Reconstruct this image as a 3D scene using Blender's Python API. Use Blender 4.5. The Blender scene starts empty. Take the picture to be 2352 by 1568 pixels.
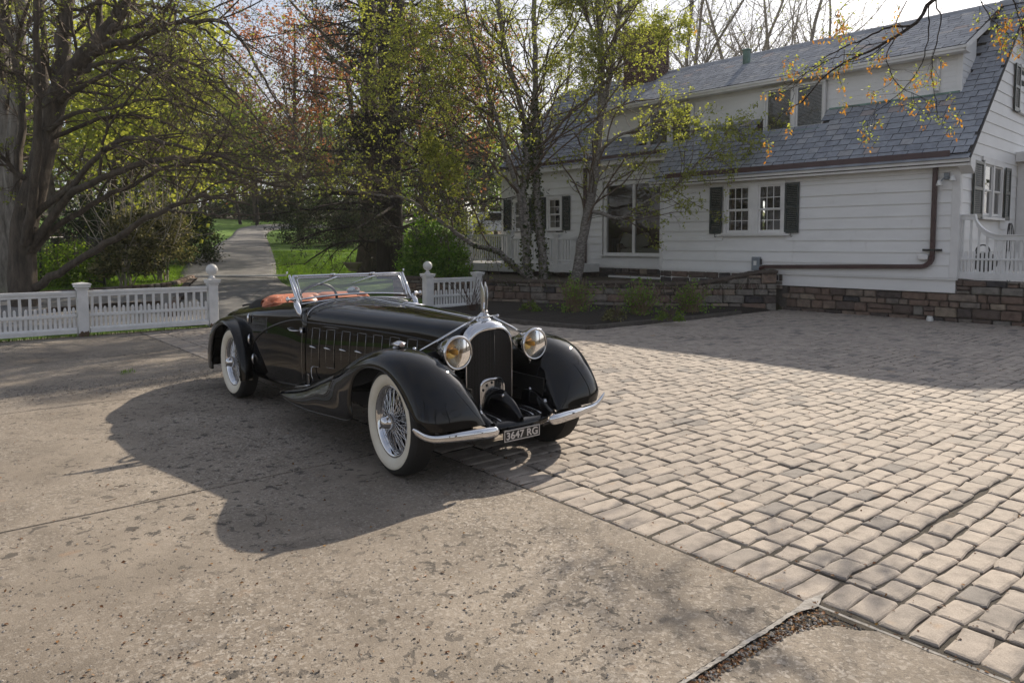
import bpy, math, random
import numpy as np
from math import sin, cos, pi, radians, atan, atan2, sqrt

# ------------------------------------------------------------------ camera, sky, sun, exposure
SC = bpy.context.scene
COL = SC.collection
CAM_H, FPX, PXC, PYC = 1.65, 1645.0, 1176.0, 665.0     # calibrated on a 2352 px wide picture
PITCH = atan(108 / FPX)
cam_data = bpy.data.cameras.new('camera')
cam_data.sensor_width = 36.0
cam_data.lens = FPX / 2352 * 36.0
cam_data.shift_y = -119 / 2352
cam_data.clip_end = 900
cam_data.dof.use_dof = True
cam_data.dof.focus_distance = 5.6
cam_data.dof.aperture_fstop = 5.6
cam = bpy.data.objects.new('camera', cam_data)
COL.objects.link(cam)
cam.location = (0, 0, CAM_H)
cam.rotation_euler = (pi / 2 - PITCH, 0, 0)
SC.camera = cam

SUN_EL, SUN_AZ = radians(32.8), radians(31.5)            # azimuth to the right of the view axis (+Y)
world = bpy.data.worlds.new('World')
SC.world = world
world.use_nodes = True
wn, wl = world.node_tree.nodes, world.node_tree.links
wn.clear()
w_out = wn.new('ShaderNodeOutputWorld')
w_bg = wn.new('ShaderNodeBackground')
w_sky = wn.new('ShaderNodeTexSky')
w_sky.sky_type = 'NISHITA'
w_sky.sun_disc = False
w_sky.sun_elevation = SUN_EL
w_sky.sun_rotation = SUN_AZ
w_sky.air_density = 1.0
w_sky.dust_density = 1.6
w_sky.altitude = 60
# broken bright cloud over the clear sky
w_tc = wn.new('ShaderNodeTexCoord')
w_map = wn.new('ShaderNodeMapping')
w_map.inputs['Scale'].default_value = (1.0, 1.0, 2.6)
w_no = wn.new('ShaderNodeTexNoise')
w_no.inputs['Scale'].default_value = 2.3
w_no.inputs['Detail'].default_value = 7
w_no.inputs['Roughness'].default_value = 0.58
w_ramp = wn.new('ShaderNodeValToRGB')
w_ramp.color_ramp.elements[0].position = 0.36
w_ramp.color_ramp.elements[1].position = 0.64
w_ramp.color_ramp.elements[0].color = (0.42, 0.42, 0.42, 1)
w_mix = wn.new('ShaderNodeMix')
w_mix.data_type = 'RGBA'
w_bw = wn.new('ShaderNodeRGBToBW')
w_cl = wn.new('ShaderNodeVectorMath'); w_cl.operation = 'MULTIPLY_ADD'
w_cl.inputs[1].default_value = (.62, .62, .64)
w_cl.inputs[2].default_value = (1.66, 1.74, 2.02)
wl.new(w_tc.outputs['Generated'], w_map.inputs['Vector'])
wl.new(w_map.outputs['Vector'], w_no.inputs['Vector'])
wl.new(w_no.outputs['Fac'], w_ramp.inputs['Fac'])
wl.new(w_ramp.outputs['Color'], w_mix.inputs['Factor'])
wl.new(w_sky.outputs['Color'], w_mix.inputs['A'])
wl.new(w_sky.outputs['Color'], w_bw.inputs['Color'])
wl.new(w_bw.outputs['Val'], w_cl.inputs[0])
wl.new(w_cl.outputs['Vector'], w_mix.inputs['B'])
wl.new(w_mix.outputs['Result'], w_bg.inputs['Color'])
w_bg.inputs['Strength'].default_value = 0.105
wl.new(w_bg.outputs['Background'], w_out.inputs['Surface'])

sun_data = bpy.data.lights.new('sun', 'SUN')
sun_data.energy = 4.2
sun_data.angle = radians(0.6)
sun_data.color = (1.0, 0.875, 0.71)
sun = bpy.data.objects.new('sun', sun_data)
COL.objects.link(sun)
sun.location = (20, 30, 25)
sun.rotation_euler = (pi / 2 - SUN_EL, 0, pi - SUN_AZ)

vs = SC.view_settings
vs.view_transform = 'Standard'
vs.look = 'None'
vs.exposure = 0.66
vs.gamma = 1.0
vs.use_curve_mapping = False
SC.cycles.max_bounces = 8
SC.cycles.transparent_max_bounces = 12
SC.cycles.caustics_reflective = False
SC.cycles.caustics_refractive = False
SC.cycles.use_denoising = True

random.seed(7)
RNG = np.random.default_rng(11)

# ------------------------------------------------------------------ geometry helpers
def ray(u, v):
    x, y = (u - PXC) / FPX, -(v - PYC) / FPX
    return np.array([x, cos(PITCH) + y * sin(PITCH), -sin(PITCH) + y * cos(PITCH)])

def at(u, v, Y):
    """point of the place at depth Y along the sight line (u, v)"""
    d = ray(u, v)
    return np.array([0, 0, CAM_H]) + d * (Y / d[1])

def gnd(u, v, z=0.0):
    d = ray(u, v)
    return np.array([0, 0, CAM_H]) + d * ((z - CAM_H) / d[2])

class Frame:
    """a local frame (x axis at angle a in plan) whose things get vertices in that frame"""
    def __init__(s, ox, oy, a):
        s.o, s.a = np.array([ox, oy, 0.0]), a
        s.x, s.y = np.array([cos(a), sin(a), 0]), np.array([-sin(a), cos(a), 0])
    def w(s, x, y, z=0.0):
        return s.o + x * s.x + y * s.y + np.array([0, 0, z])
    def l(s, p):
        d = np.asarray(p, float) - s.o
        return np.array([d @ s.x, d @ s.y, d[2]])

class MB:
    def __init__(s):
        s.v, s.f, s.t, s.m, s.n, s.b = [], [], [], [], 0, []
    def add(s, V, F, t=0.5, m=0):
        V = np.asarray(V, float).reshape(-1, 3)
        s.v.append(V)
        for f in F:
            s.f.append([i + s.n for i in f]); s.t.append(t); s.m.append(m)
        s.b.append((s.n, len(F))); s.n += len(V)
        return s
    def pieces(s):
        """one MB per added solid"""
        out, k = [], 0
        for (n0, nf), V in zip(s.b, s.v):
            p = MB(); p.add(V, [[i - n0 for i in f] for f in s.f[k:k + nf]], s.t[k]); k += nf; out.append(p)
        return out
    def box(s, x0, x1, y0, y1, z0, z1, t=0.5, m=0):
        return s.hexa([(x0, y0, z0), (x1, y0, z0), (x1, y1, z0), (x0, y1, z0), (x0, y0, z1), (x1, y0, z1), (x1, y1, z1), (x0, y1, z1)], t, m)
    def hexa(s, P, t=0.5, m=0):
        return s.add(P, [(3, 2, 1, 0), (4, 5, 6, 7), (0, 1, 5, 4), (1, 2, 6, 5), (2, 3, 7, 6), (3, 0, 4, 7)], t, m)
    def bbox(s, x0, x1, y0, y1, z0, z1, b=0.004, t=0.5, m=0):
        """box with chamfered edges"""
        x0, x1 = min(x0, x1), max(x0, x1); y0, y1 = min(y0, y1), max(y0, y1); z0, z1 = min(z0, z1), max(z0, z1)
        b = min(b, (x1 - x0) * .3, (y1 - y0) * .3, (z1 - z0) * .3)
        def ring(z, i):
            return [(x0 + i, y0 + b, z), (x0 + b, y0 + i, z), (x1 - b, y0 + i, z), (x1 - i, y0 + b, z), (x1 - i, y1 - b, z), (x1 - b, y1 - i, z), (x0 + b, y1 - i, z), (x0 + i, y1 - b, z)]
        rings = [ring(z0, b), ring(z0 + b, 0), ring(z1 - b, 0), ring(z1, b)]
        V = [p for r in rings for p in r]
        F = [tuple(range(7, -1, -1)), tuple(range(24, 32))]
        for k in range(3):
            for i in range(8):
                j = (i + 1) % 8
                F.append((k * 8 + i, k * 8 + j, k * 8 + 8 + j, k * 8 + 8 + i))
        return s.add(V, F, t, m)
    def prism(s, poly, ax, a0, a1, t=0.5, m=0):
        """polygon in the two other axes, extruded along ax (0,1,2) from a0 to a1"""
        n = len(poly)
        def P(p, a):
            q = list(p); q.insert(ax, a); return q
        V = [P(p, a0) for p in poly] + [P(p, a1) for p in poly]
        F = [tuple(range(n - 1, -1, -1)), tuple(range(n, 2 * n))] + [(i, (i + 1) % n, n + (i + 1) % n, n + i) for i in range(n)]
        return s.add(V, F, t, m)
    def grid(s, G, closed_u=False, closed_v=False, t=0.5, m=0):
        G = np.asarray(G, float); a, b = G.shape[:2]
        F = []
        for i in range(a if closed_u else a - 1):
            for j in range(b if closed_v else b - 1):
                i2, j2 = (i + 1) % a, (j + 1) % b
                F.append((i * b + j, i * b + j2, i2 * b + j2, i2 * b + j))
        return s.add(G.reshape(-1, 3), F, t, m)
    def tube(s, pts, r, n=8, cap=True, t=0.5, m=0, flat=None):
        P = np.asarray(pts, float); K = len(P)
        R = np.broadcast_to(np.asarray(r, float), (K,))
        T = np.gradient(P, axis=0); T /= np.linalg.norm(T, axis=1)[:, None] + 1e-12
        ref = np.array([0, 0, 1.0]) if abs(T[0][2]) < .9 else np.array([1.0, 0, 0])
        a = np.cross(T[0], ref); a /= np.linalg.norm(a)
        rings = []
        for i in range(K):
            a = a - T[i] * (a @ T[i]); a /= np.linalg.norm(a) + 1e-12
            b = np.cross(T[i], a)
            th = np.arange(n) * 2 * pi / n
            fy = 1.0 if flat is None else flat
            rings.append(P[i] + R[i] * (np.outer(np.cos(th), a) + fy * np.outer(np.sin(th), b)))
        s.grid(np.array(rings), closed_v=True, t=t, m=m)
        if cap:
            k = s.n
            s.f.append(list(range(k - n, k))); s.t.append(t); s.m.append(m)
            k0 = s.n - K * n
            s.f.append(list(range(k0 + n - 1, k0 - 1, -1))); s.t.append(t); s.m.append(m)
        return s
    def lathe(s, prof, o, axis='z', n=24, t=0.5, m=0, ang=2 * pi):
        """profile of (radius, height) turned about axis through o"""
        th = np.arange(n) * ang / n
        G = []
        for r, h in prof:
            c, d = r * np.cos(th), r * np.sin(th); e = np.full(n, h)
            G.append(np.stack({'z': (c, d, e), 'x': (e, c, d), 'y': (d, e, c)}[axis], 1) + np.asarray(o, float))
        return s.grid(np.array(G), closed_v=True, t=t, m=m)
    def arrays(s):
        return np.concatenate(s.v) if s.v else np.zeros((0, 3))

def mesh_from(name, V, F, tint=None, mats=None, smooth=False):
    """F: list of index tuples or list of (k, n) arrays"""
    me = bpy.data.meshes.new(name)
    V = np.asarray(V, np.float32)
    if len(F) and isinstance(F[0], np.ndarray):
        loops = np.concatenate([f.reshape(-1) for f in F]).astype(np.int32)
        tot = np.concatenate([np.full(len(f), f.shape[1], np.int32) for f in F])
    else:
        tot = np.array([len(f) for f in F], np.int32)
        loops = np.array([i for f in F for i in f], np.int32)
    start = np.concatenate([[0], np.cumsum(tot)[:-1]]).astype(np.int32)
    me.vertices.add(len(V)); me.vertices.foreach_set('co', V.reshape(-1))
    me.loops.add(len(loops)); me.loops.foreach_set('vertex_index', loops)
    me.polygons.add(len(tot)); me.polygons.foreach_set('loop_start', start)
    me.polygons.foreach_set('loop_total', tot)
    me.polygons.foreach_set('use_smooth', np.full(len(tot), bool(smooth)))
    if tint is not None:
        a = me.attributes.new('tint', 'FLOAT', 'FACE')
        a.data.foreach_set('value', np.asarray(tint, np.float32))
    me.update(calc_edges=True)
    me.validate()
    return me

def link(name, me, mat, parent=None, loc=None, rot=None, scale=None, **props):
    o = bpy.data.objects.new(name, me)
    COL.objects.link(o)
    if mat is not None and me is not None and len(me.materials) == 0:
        for x in (mat if isinstance(mat, (list, tuple)) else [mat]):
            me.materials.append(x)
    if parent is not None: o.parent = parent
    if loc is not None: o.location = loc
    if rot is not None: o.rotation_euler = rot
    if scale is not None: o.scale = scale
    for k, v in props.items():
        if v is not None: o[k] = v
    return o

def bld(mb, name, mat, parent=None, smooth=False, off=None, auto=None, **props):
    """one mesh object from an MB; off = the parent's base, taken off the vertices"""
    V = mb.arrays()
    if off is not None: V = V - np.asarray(off, float)
    me = mesh_from(name, V, mb.f, mb.t, None, smooth)
    if any(mb.m):
        me.polygons.foreach_set('material_index', np.array(mb.m, np.int32))
    if auto is not None:
        import bmesh
        bm = bmesh.new(); bm.from_mesh(me)
        bmesh.ops.recalc_face_normals(bm, faces=bm.faces)
        for e in bm.edges:
            if len(e.link_faces) == 2 and e.calc_face_angle(0) > radians(auto): e.smooth = False
        for f in bm.faces: f.smooth = True
        bm.to_mesh(me); bm.free()
    return link(name, me, mat, parent, **props)

def thing(name, label, cat, loc=(0, 0, 0), rz=0.0, group=None, kind=None):
    o = bpy.data.objects.new(name, None)
    COL.objects.link(o)
    o.empty_display_size = .2
    o.location = loc; o.rotation_euler = (0, 0, rz)
    o['label'] = label; o['category'] = cat
    if group: o['group'] = group
    if kind: o['kind'] = kind
    return o

def tag(o, label, cat, group=None):
    o['label'] = label; o['category'] = cat
    if group: o['group'] = group
    return o

def spline(P, n):
    """Catmull-Rom resampling of control points (any dimension)"""
    P = np.asarray(P, float)
    Q = np.vstack([2 * P[0] - P[1], P, 2 * P[-1] - P[-2]])
    K = len(P) - 1
    out = []
    for tt in np.linspace(0, K, n):
        i = min(int(tt), K - 1); u = tt - i
        a, b, c, d = Q[i], Q[i + 1], Q[i + 2], Q[i + 3]
        out.append(.5 * (2 * b + (c - a) * u + (2 * a - 5 * b + 4 * c - d) * u * u + (3 * b - a - 3 * c + d) * u ** 3))
    return np.array(out)

def smoothstep(x):
    x = np.clip(x, 0, 1); return x * x * (3 - 2 * x)

# ------------------------------------------------------------------ materials
def _n(nt, typ, **kw):
    n = nt.nodes.new('ShaderNode' + typ)
    for k, v in kw.items():
        if k in n.inputs: n.inputs[k].default_value = v
        else: setattr(n, k, v)
    return n

class Mat:
    """small wrapper for building node materials"""
    def __init__(s, name, col=(.5, .5, .5), rough=.6, metal=0.0, **kw):
        s.m = bpy.data.materials.new(name); s.m.use_nodes = True
        s.nt = s.m.node_tree
        s.b = s.nt.nodes['Principled BSDF']
        s.out = s.nt.nodes['Material Output']
        s.set('Base Color', (*col, 1)); s.set('Roughness', rough); s.set('Metallic', metal)
        for k, v in kw.items(): s.set(k.replace('_', ' '), v)
        s._tc = None
    def set(s, k, v):
        s.b.inputs[k].default_value = v
    def n(s, typ, **kw): return _n(s.nt, typ, **kw)
    def l(s, a, b): s.nt.links.new(a, b)
    def pos(s, kind='Position'):
        if kind == 'Position': return s.n('NewGeometry').outputs['Position']
        return s.n('TexCoord').outputs[kind]
    def noise(s, scale, detail=4, rough=.55, vec=None, stretch=None, dist=0.0):
        vec = vec or s.pos()
        if stretch is not None:
            mp = s.n('Mapping'); mp.inputs['Scale'].default_value = stretch
            s.l(vec, mp.inputs['Vector']); vec = mp.outputs['Vector']
        t = s.n('TexNoise', Scale=scale, Detail=detail, Roughness=rough, Distortion=dist)
        s.l(vec, t.inputs['Vector'])
        return t.outputs['Fac']
    def voro(s, scale, feature='F1', vec=None, out='Distance', rand=1.0):
        t = s.n('TexVoronoi', feature=feature, Scale=scale, Randomness=rand)
        s.l(vec or s.pos(), t.inputs['Vector'])
        return t.outputs[out]
    def ramp(s, fac, stops, interp='LINEAR'):
        r = s.n('ValToRGB'); cr = r.color_ramp; cr.interpolation = interp
        while len(cr.elements) < len(stops): cr.elements.new(.5)
        for e, (p, c) in zip(cr.elements, stops):
            e.position = p
            e.color = (c, c, c, 1) if isinstance(c, (int, float)) else (*c, 1)
        s.l(fac, r.inputs['Fac'])
        return r.outputs['Color']
    def mix(s, fac, a, b, mode='MIX'):
        m = s.n('Mix'); m.data_type = 'RGBA'; m.blend_type = mode
        for k, v in (('Factor', fac), ('A', a), ('B', b)):
            i = [q for q in m.inputs if q.name == k and q.enabled][0]
            if isinstance(v, (int, float)): i.default_value = v
            elif isinstance(v, tuple): i.default_value = (*v, 1)
            else: s.l(v, i)
        return m.outputs['Result'] if m.outputs['Result'].enabled else [o for o in m.outputs if o.enabled][0]
    def math(s, op, a, b=0.0):
        m = s.n('Math', operation=op)
        for i, v in enumerate((a, b)):
            if isinstance(v, (int, float)): m.inputs[i].default_value = v
            else: s.l(v, m.inputs[i])
        return m.outputs[0]
    def attr(s, name='tint'):
        return s.n('Attribute', attribute_name=name).outputs['Fac']
    def color(s, c): s.l(c, s.b.inputs['Base Color']); return s
    def rough(s, c): s.l(c, s.b.inputs['Roughness']); return s
    def bump(s, h, strength=.3, dist=.01):
        b = s.n('Bump', Strength=strength, Distance=dist)
        s.l(h, b.inputs['Height']); s.l(b.outputs['Normal'], s.b.inputs['Normal']); return s
    def leafy(s, trans=.5, tcol=None, col=None):
        """diffuse + translucent thin leaf"""
        d = s.n('BsdfDiffuse'); t = s.n('BsdfTranslucent'); g = s.n('BsdfGlossy', Roughness=.45)
        g.inputs['Color'].default_value = (.5, .5, .5, 1)
        if col is not None:
            s.l(col, d.inputs['Color'])
            s.l(tcol if tcol is not None else col, t.inputs['Color'])
        mx = s.n('MixShader'); mx.inputs[0].default_value = trans
        s.l(d.outputs[0], mx.inputs[1]); s.l(t.outputs[0], mx.inputs[2])
        m2 = s.n('MixShader'); m2.inputs[0].default_value = .05
        s.l(mx.outputs[0], m2.inputs[1]); s.l(g.outputs[0], m2.inputs[2])
        s.l(m2.outputs[0], s.out.inputs['Surface'])
        return s

def leaf_mat(name, c0, c1, c2, trans=.5, boost=1.5):
    m = Mat(name)
    c = m.ramp(m.attr(), [(0, c0), (.5, c1), (1, c2)])
    t = m.mix(1.0, c, (boost, boost * .98, boost * .72), 'MULTIPLY')
    return m.leafy(trans, t, c).m

def paint(name, col, rough=.45, var=.06, bump=.15):
    m = Mat(name, col, rough)
    f = m.noise(3.0, 5)
    hi = tuple(min(1, c * (1 + var)) for c in col); lo = tuple(c * (1 - var * 1.6) for c in col)
    m.color(m.ramp(f, [(.3, lo), (.7, hi)]))
    m.bump(m.noise(60, 3), bump, .002)
    return m.m

M = {}
# concrete slabs: warm grey, fine aggregate, dark spalls and pale patches
c = Mat('concrete', rough=.86)
base = c.ramp(c.noise(.55, 5, .6), [(.3, (.175, .148, .120)), (.52, (.242, .208, .171)), (.75, (.305, .266, .221))])
streak = c.ramp(c.noise(2.2, 6, .65, dist=.6), [(.35, (.80, .79, .77)), (.65, (1.06, 1.05, 1.03))])
base = c.mix(1.0, base, streak, 'MULTIPLY')
agg = c.ramp(c.noise(150, 2, .7), [(.38, .72), (.5, 1.0), (.66, 1.2)])
base = c.mix(.75, base, agg, 'MULTIPLY')
chip = c.ramp(c.voro(62, out='Distance'), [(.0, 1.0), (.085, 1.0), (.13, 0.0)])
patch = c.ramp(c.noise(.8, 3), [(.40, 0.0), (.56, 1.0)])
grit = c.ramp(c.noise(14, 4, .7), [(.52, 0.0), (.60, 1.0)])
chipf = c.mix(1.0, c.mix(1.0, chip, patch, 'MULTIPLY'), grit, 'MULTIPLY')
base = c.mix(c.math('MULTIPLY', chipf, .75), base, (.42, .40, .38))
fl1 = c.n('TexVoronoi', feature='F1', Scale=88.0); fl2 = c.n('TexVoronoi', feature='F1', Scale=44.0)
wob = c.n('Mix'); wob.data_type = 'VECTOR'; wob.inputs['Factor'].default_value = .035
c.l(c.pos(), wob.inputs[4]); wn3 = c.n('TexNoise', Scale=30.0, Detail=3.0); c.l(c.pos(), wn3.inputs['Vector']); c.l(wn3.outputs['Color'], wob.inputs[5])
for f_ in (fl1, fl2): c.l(wob.outputs[1], f_.inputs['Vector'])
zone_f = c.ramp(c.noise(.48, 4, .62, stretch=(1.1, .85, 1)), [(.38, .12), (.60, 1.0)])
def sepx(o):
    s_ = c.n('SeparateColor'); c.l(o, s_.inputs[0]); return s_.outputs[0]
lt = c.mix(1.0, c.ramp(sepx(fl1.outputs['Color']), [(.80, 0.0), (.86, 1.0)]), zone_f, 'MULTIPLY')
dk_ = c.mix(1.0, c.ramp(sepx(fl1.outputs['Color']), [(.10, 1.0), (.16, 0.0)]), zone_f, 'MULTIPLY')
lt2 = c.mix(1.0, c.ramp(sepx(fl2.outputs['Color']), [(.90, 0.0), (.93, 1.0)]), zone_f, 'MULTIPLY')
base = c.mix(c.math('MULTIPLY', lt, .55), base, (.48, .44, .39))
base = c.mix(c.math('MULTIPLY', dk_, .62), base, (.09, .078, .068))
base = c.mix(c.math('MULTIPLY', lt2, .35), base, (.40, .37, .335))
sp1 = c.ramp(c.noise(13, 6, .66, dist=.5, stretch=(1, 1.0, 1)), [(.58, 0.0), (.60, 1.0)])
sp_zone = c.ramp(c.noise(.55, 4, .6, stretch=(1.05, .9, 1)), [(.38, 0.0), (.52, 1.0)])
spall = c.mix(1.0, sp1, sp_zone, 'MULTIPLY')
base = c.mix(c.math('MULTIPLY', spall, .88), base, (.055, .048, .042))
stain = c.ramp(c.noise(.45, 3, .5), [(.60, 0.0), (.74, 1.0)])
base = c.mix(c.math('MULTIPLY', stain, .42), base, (.10, .088, .074))
rust = c.ramp(c.noise(5.3, 3, .5), [(.68, 0.0), (.75, 1.0)])
base = c.mix(c.math('MULTIPLY', rust, .30), base, (.30, .17, .085))
c.color(base)
hgt = c.mix(1.0, c.noise(120, 3, .7), c.math('MULTIPLY', spall, -1.2), 'ADD')
c.bump(hgt, .55, .006)
M['concrete'] = c.m

# tumbled pavers
c = Mat('paver_concrete', rough=.84)
base = c.ramp(c.attr(), [(0, (.165, .152, .144)), (.2, (.25, .222, .196)), (.6, (.318, .276, .238)), (1, (.365, .316, .270))])
base = c.mix(1.0, base, c.ramp(c.noise(9, 6, .65), [(.3, .66), (.5, 1.0), (.72, 1.18)]), 'MULTIPLY')
base = c.mix(.6, base, c.ramp(c.noise(170, 2, .7), [(.35, .72), (.65, 1.22)]), 'MULTIPLY')
rs = c.ramp(c.noise(4.2, 3, .5), [(.66, 0.0), (.76, 1.0)])
base = c.mix(c.math('MULTIPLY', rs, .45), base, (.40, .245, .12))
dk = c.ramp(c.noise(1.5, 4, .55), [(.58, 0.0), (.70, 1.0)])
base = c.mix(c.math('MULTIPLY', dk, .40), base, (.105, .10, .098))
c.color(base)
c.bump(c.mix(.5, c.noise(130, 4, .7), c.noise(22, 4, .6)), .6, .006)
M['paver'] = c.m

c = Mat('joint_sand', rough=.95)
c.color(c.ramp(c.noise(40, 5, .7), [(.3, (.022, .019, .015)), (.6, (.05, .042, .032)), (.8, (.11, .08, .05))]))
c.bump(c.noise(150, 3), .8, .006)
M['joint'] = c.m
c = Mat('white_mortar', rough=.9)
c.color(c.ramp(c.noise(14, 5, .6), [(.25, (.13, .12, .11)), (.5, (.30, .285, .265)), (.7, (.42, .40, .38))]))
c.bump(c.noise(90, 4), .6, .006)
M['mortar_white'] = c.m

c = Mat('asphalt', rough=.88)
base = c.ramp(c.noise(.5, 4, .6), [(.3, (.145, .143, .14)), (.7, (.21, .206, .20))])
base = c.mix(.8, base, c.ramp(c.noise(90, 2, .8), [(.35, .6), (.65, 1.45)]), 'MULTIPLY')
ck = c.ramp(c.voro(.55, 'DISTANCE_TO_EDGE'), [(.0, 1.0), (.012, 0.0)])
base = c.mix(c.math('MULTIPLY', ck, .6), base, (.03, .03, .03))
c.color(base); c.bump(c.noise(120, 3), .6, .008)
M['asphalt'] = c.m

c = Mat('lawn_soil', rough=.95)
base = c.ramp(c.noise(.35, 5, .6), [(.3, (.075, .15, .018)), (.55, (.13, .25, .03)), (.75, (.19, .28, .05))])
base = c.mix(.8, base, c.ramp(c.noise(30, 4, .8), [(.3, .45), (.7, 1.4)]), 'MULTIPLY')
c.color(base); c.bump(c.noise(60, 4, .8), 1.0, .05)
M['lawn'] = c.m
c = Mat('woodland_floor', rough=.95)
base = c.ramp(c.noise(.9, 5, .65), [(.32, (.045, .035, .022)), (.5, (.075, .058, .036)), (.72, (.05, .075, .02))])
base = c.mix(.8, base, c.ramp(c.noise(38, 4, .8), [(.3, .5), (.7, 1.4)]), 'MULTIPLY')
c.color(base); c.bump(c.noise(50, 4, .8), 1.0, .05)
M['soil'] = c.m
c = Mat('bark_mulch', rough=.95)
base = c.ramp(c.noise(48, 5, .75), [(.3, (.010, .008, .007)), (.55, (.030, .024, .020)), (.75, (.075, .058, .046))])
c.color(base); c.bump(c.noise(45, 5, .8), 1.0, .05)
M['mulch'] = c.m

c = Mat('white_clapboard_paint', rough=.5)
base = c.ramp(c.noise(1.2, 5, .6, stretch=(1, 1, 3)), [(.3, (.74, .735, .72)), (.7, (.82, .815, .805))])
gr = c.ramp(c.noise(4.5, 6, .7, stretch=(1, 1, .35)), [(.60, 0.0), (.80, 1.0)])
base = c.mix(c.math('MULTIPLY', gr, .34), base, (.40, .375, .335))
c.color(base); c.bump(c.noise(35, 4, .6, stretch=(1, 1, 5)), .25, .004)
M['clap'] = c.m
c = Mat('white_fence_paint', rough=.5)
base = c.ramp(c.noise(6, 5, .6), [(.3, (.62, .62, .61)), (.7, (.76, .755, .745))])
gr = c.ramp(c.noise(11, 6, .75), [(.64, 0.0), (.74, 1.0)])
base = c.mix(c.math('MULTIPLY', gr, .4), base, (.34, .32, .29))
c.color(base); c.bump(c.noise(70, 4), .25, .003)
M['fence'] = c.m
M['trim'] = paint('white_trim_paint', (.74, .73, .715), .45)
M['rotwood'] = paint('rotten_wood', (.12, .08, .05), .9, .3, .8)
M['shutter'] = paint('dark_green_paint', (.018, .030, .030), .38, .15)
M['brown'] = paint('brown_metal_paint', (.055, .022, .022), .38, .15)
M['lead'] = paint('lead_flashing', (.23, .25, .28), .42, .2)
M['underlay'] = paint('roof_underlay', (.035, .036, .04), .9)
M['patina'] = paint('copper_patina', (.16, .27, .23), .6, .3)
M['blackmetal'] = paint('black_iron', (.02, .02, .02), .5, .2)
M['greybox'] = paint('grey_painted_steel', (.20, .23, .26), .4, .1)
M['plastic_white'] = paint('white_plastic', (.72, .72, .70), .4, .05)
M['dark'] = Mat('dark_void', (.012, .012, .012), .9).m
M['terracotta'] = paint('weathered_clay', (.24, .20, .15), .85, .25, .5)

c = Mat('slate', rough=.6, Specular_IOR_Level=.0)
base = c.ramp(c.attr(), [(0, (.045, .048, .054)), (.02, (.05, .053, .06)), (.06, (.22, .238, .272)), (.35, (.265, .285, .322)), (.7, (.305, .326, .362)), (.9, (.345, .35, .366)), (1, (.345, .315, .315))])  # lowest stops: shade of the row gaps, painted on the slate edges
base = c.mix(.8, base, c.ramp(c.noise(7, 6, .7), [(.3, .72), (.7, 1.3)]), 'MULTIPLY')
c.color(base)
c.rough(c.ramp(c.noise(9, 4), [(.3, .52), (.7, .72)]))
c.bump(c.noise(26, 5, .6), .45, .006)
M['slate'] = c.m

c = Mat('wall_stone', rough=.88)
base = c.ramp(c.attr(), [(0, (.040, .040, .045)), (.2, (.11, .082, .070)), (.42, (.175, .118, .092)), (.62, (.22, .17, .135)), (.82, (.18, .17, .155)), (1, (.28, .22, .165))])
base = c.mix(.9, base, c.ramp(c.noise(7, 6, .7), [(.3, .5), (.5, 1.0), (.72, 1.45)]), 'MULTIPLY')
lich = c.ramp(c.noise(5, 5, .7), [(.62, 0.0), (.72, 1.0)])
base = c.mix(c.math('MULTIPLY', lich, .35), base, (.19, .19, .165))
c.color(base); c.bump(c.noise(22, 6, .7), .9, .02)
M['stone'] = c.m
c = Mat('lime_mortar', rough=.95)
c.color(c.ramp(c.noise(10, 5, .7), [(.3, (.05, .045, .04)), (.6, (.10, .09, .08)), (.8, (.16, .15, .135))]))
c.bump(c.noise(50, 4), .8, .01)
M['mortar'] = c.m
c = Mat('wall_cap', rough=.92)
c.color(c.ramp(c.noise(9, 5, .7), [(.3, (.045, .036, .03)), (.6, (.085, .065, .054)), (.8, (.11, .11, .06))]))
c.bump(c.noise(40, 4), .9, .015)
M['cap'] = c.m
c = Mat('red_brick', rough=.85)
base = c.ramp(c.attr(), [(0, (.065, .036, .028)), (.5, (.11, .055, .042)), (1, (.15, .082, .062))])
c.color(c.mix(.8, base, c.ramp(c.noise(16, 5), [(.3, .65), (.7, 1.3)]), 'MULTIPLY')); c.bump(c.noise(60, 4), .6, .005)
M['brick'] = c.m

def bark(name, stops, sc=6, st=(1, 1, .22), b=1.0):
    c = Mat(name, rough=.9)
    f = c.noise(sc, 6, .7, stretch=st)
    c.color(c.ramp(f, stops)); c.bump(c.noise(sc * 2.6, 5, .7, stretch=st), b, .04)
    return c.m
M['bark'] = bark('grey_brown_bark', [(.3, (.040, .032, .025)), (.55, (.105, .084, .064)), (.75, (.185, .152, .12))], 9)
M['bark_pale'] = bark('pale_furrowed_bark', [(.32, (.13, .115, .10)), (.55, (.30, .27, .235)), (.75, (.43, .39, .34))], 9)
M['bark_dark'] = bark('dark_conifer_bark', [(.3, (.014, .011, .010)), (.6, (.038, .029, .025)), (.8, (.06, .046, .04))], 8)
M['bark_birch'] = bark('birch_bark', [(.32, (.05, .043, .038)), (.46, (.16, .145, .13)), (.58, (.30, .28, .26)), (.72, (.48, .46, .43))], 14, (1, 1, 2.2), .7)
M['twig'] = Mat('brown_twigs', (.11, .08, .058), .85).m
M['twig_red'] = Mat('reddish_twigs', (.075, .040, .028), .85).m
M['twig_pale'] = Mat('pale_grey_twigs', (.33, .30, .25), .85).m

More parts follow.
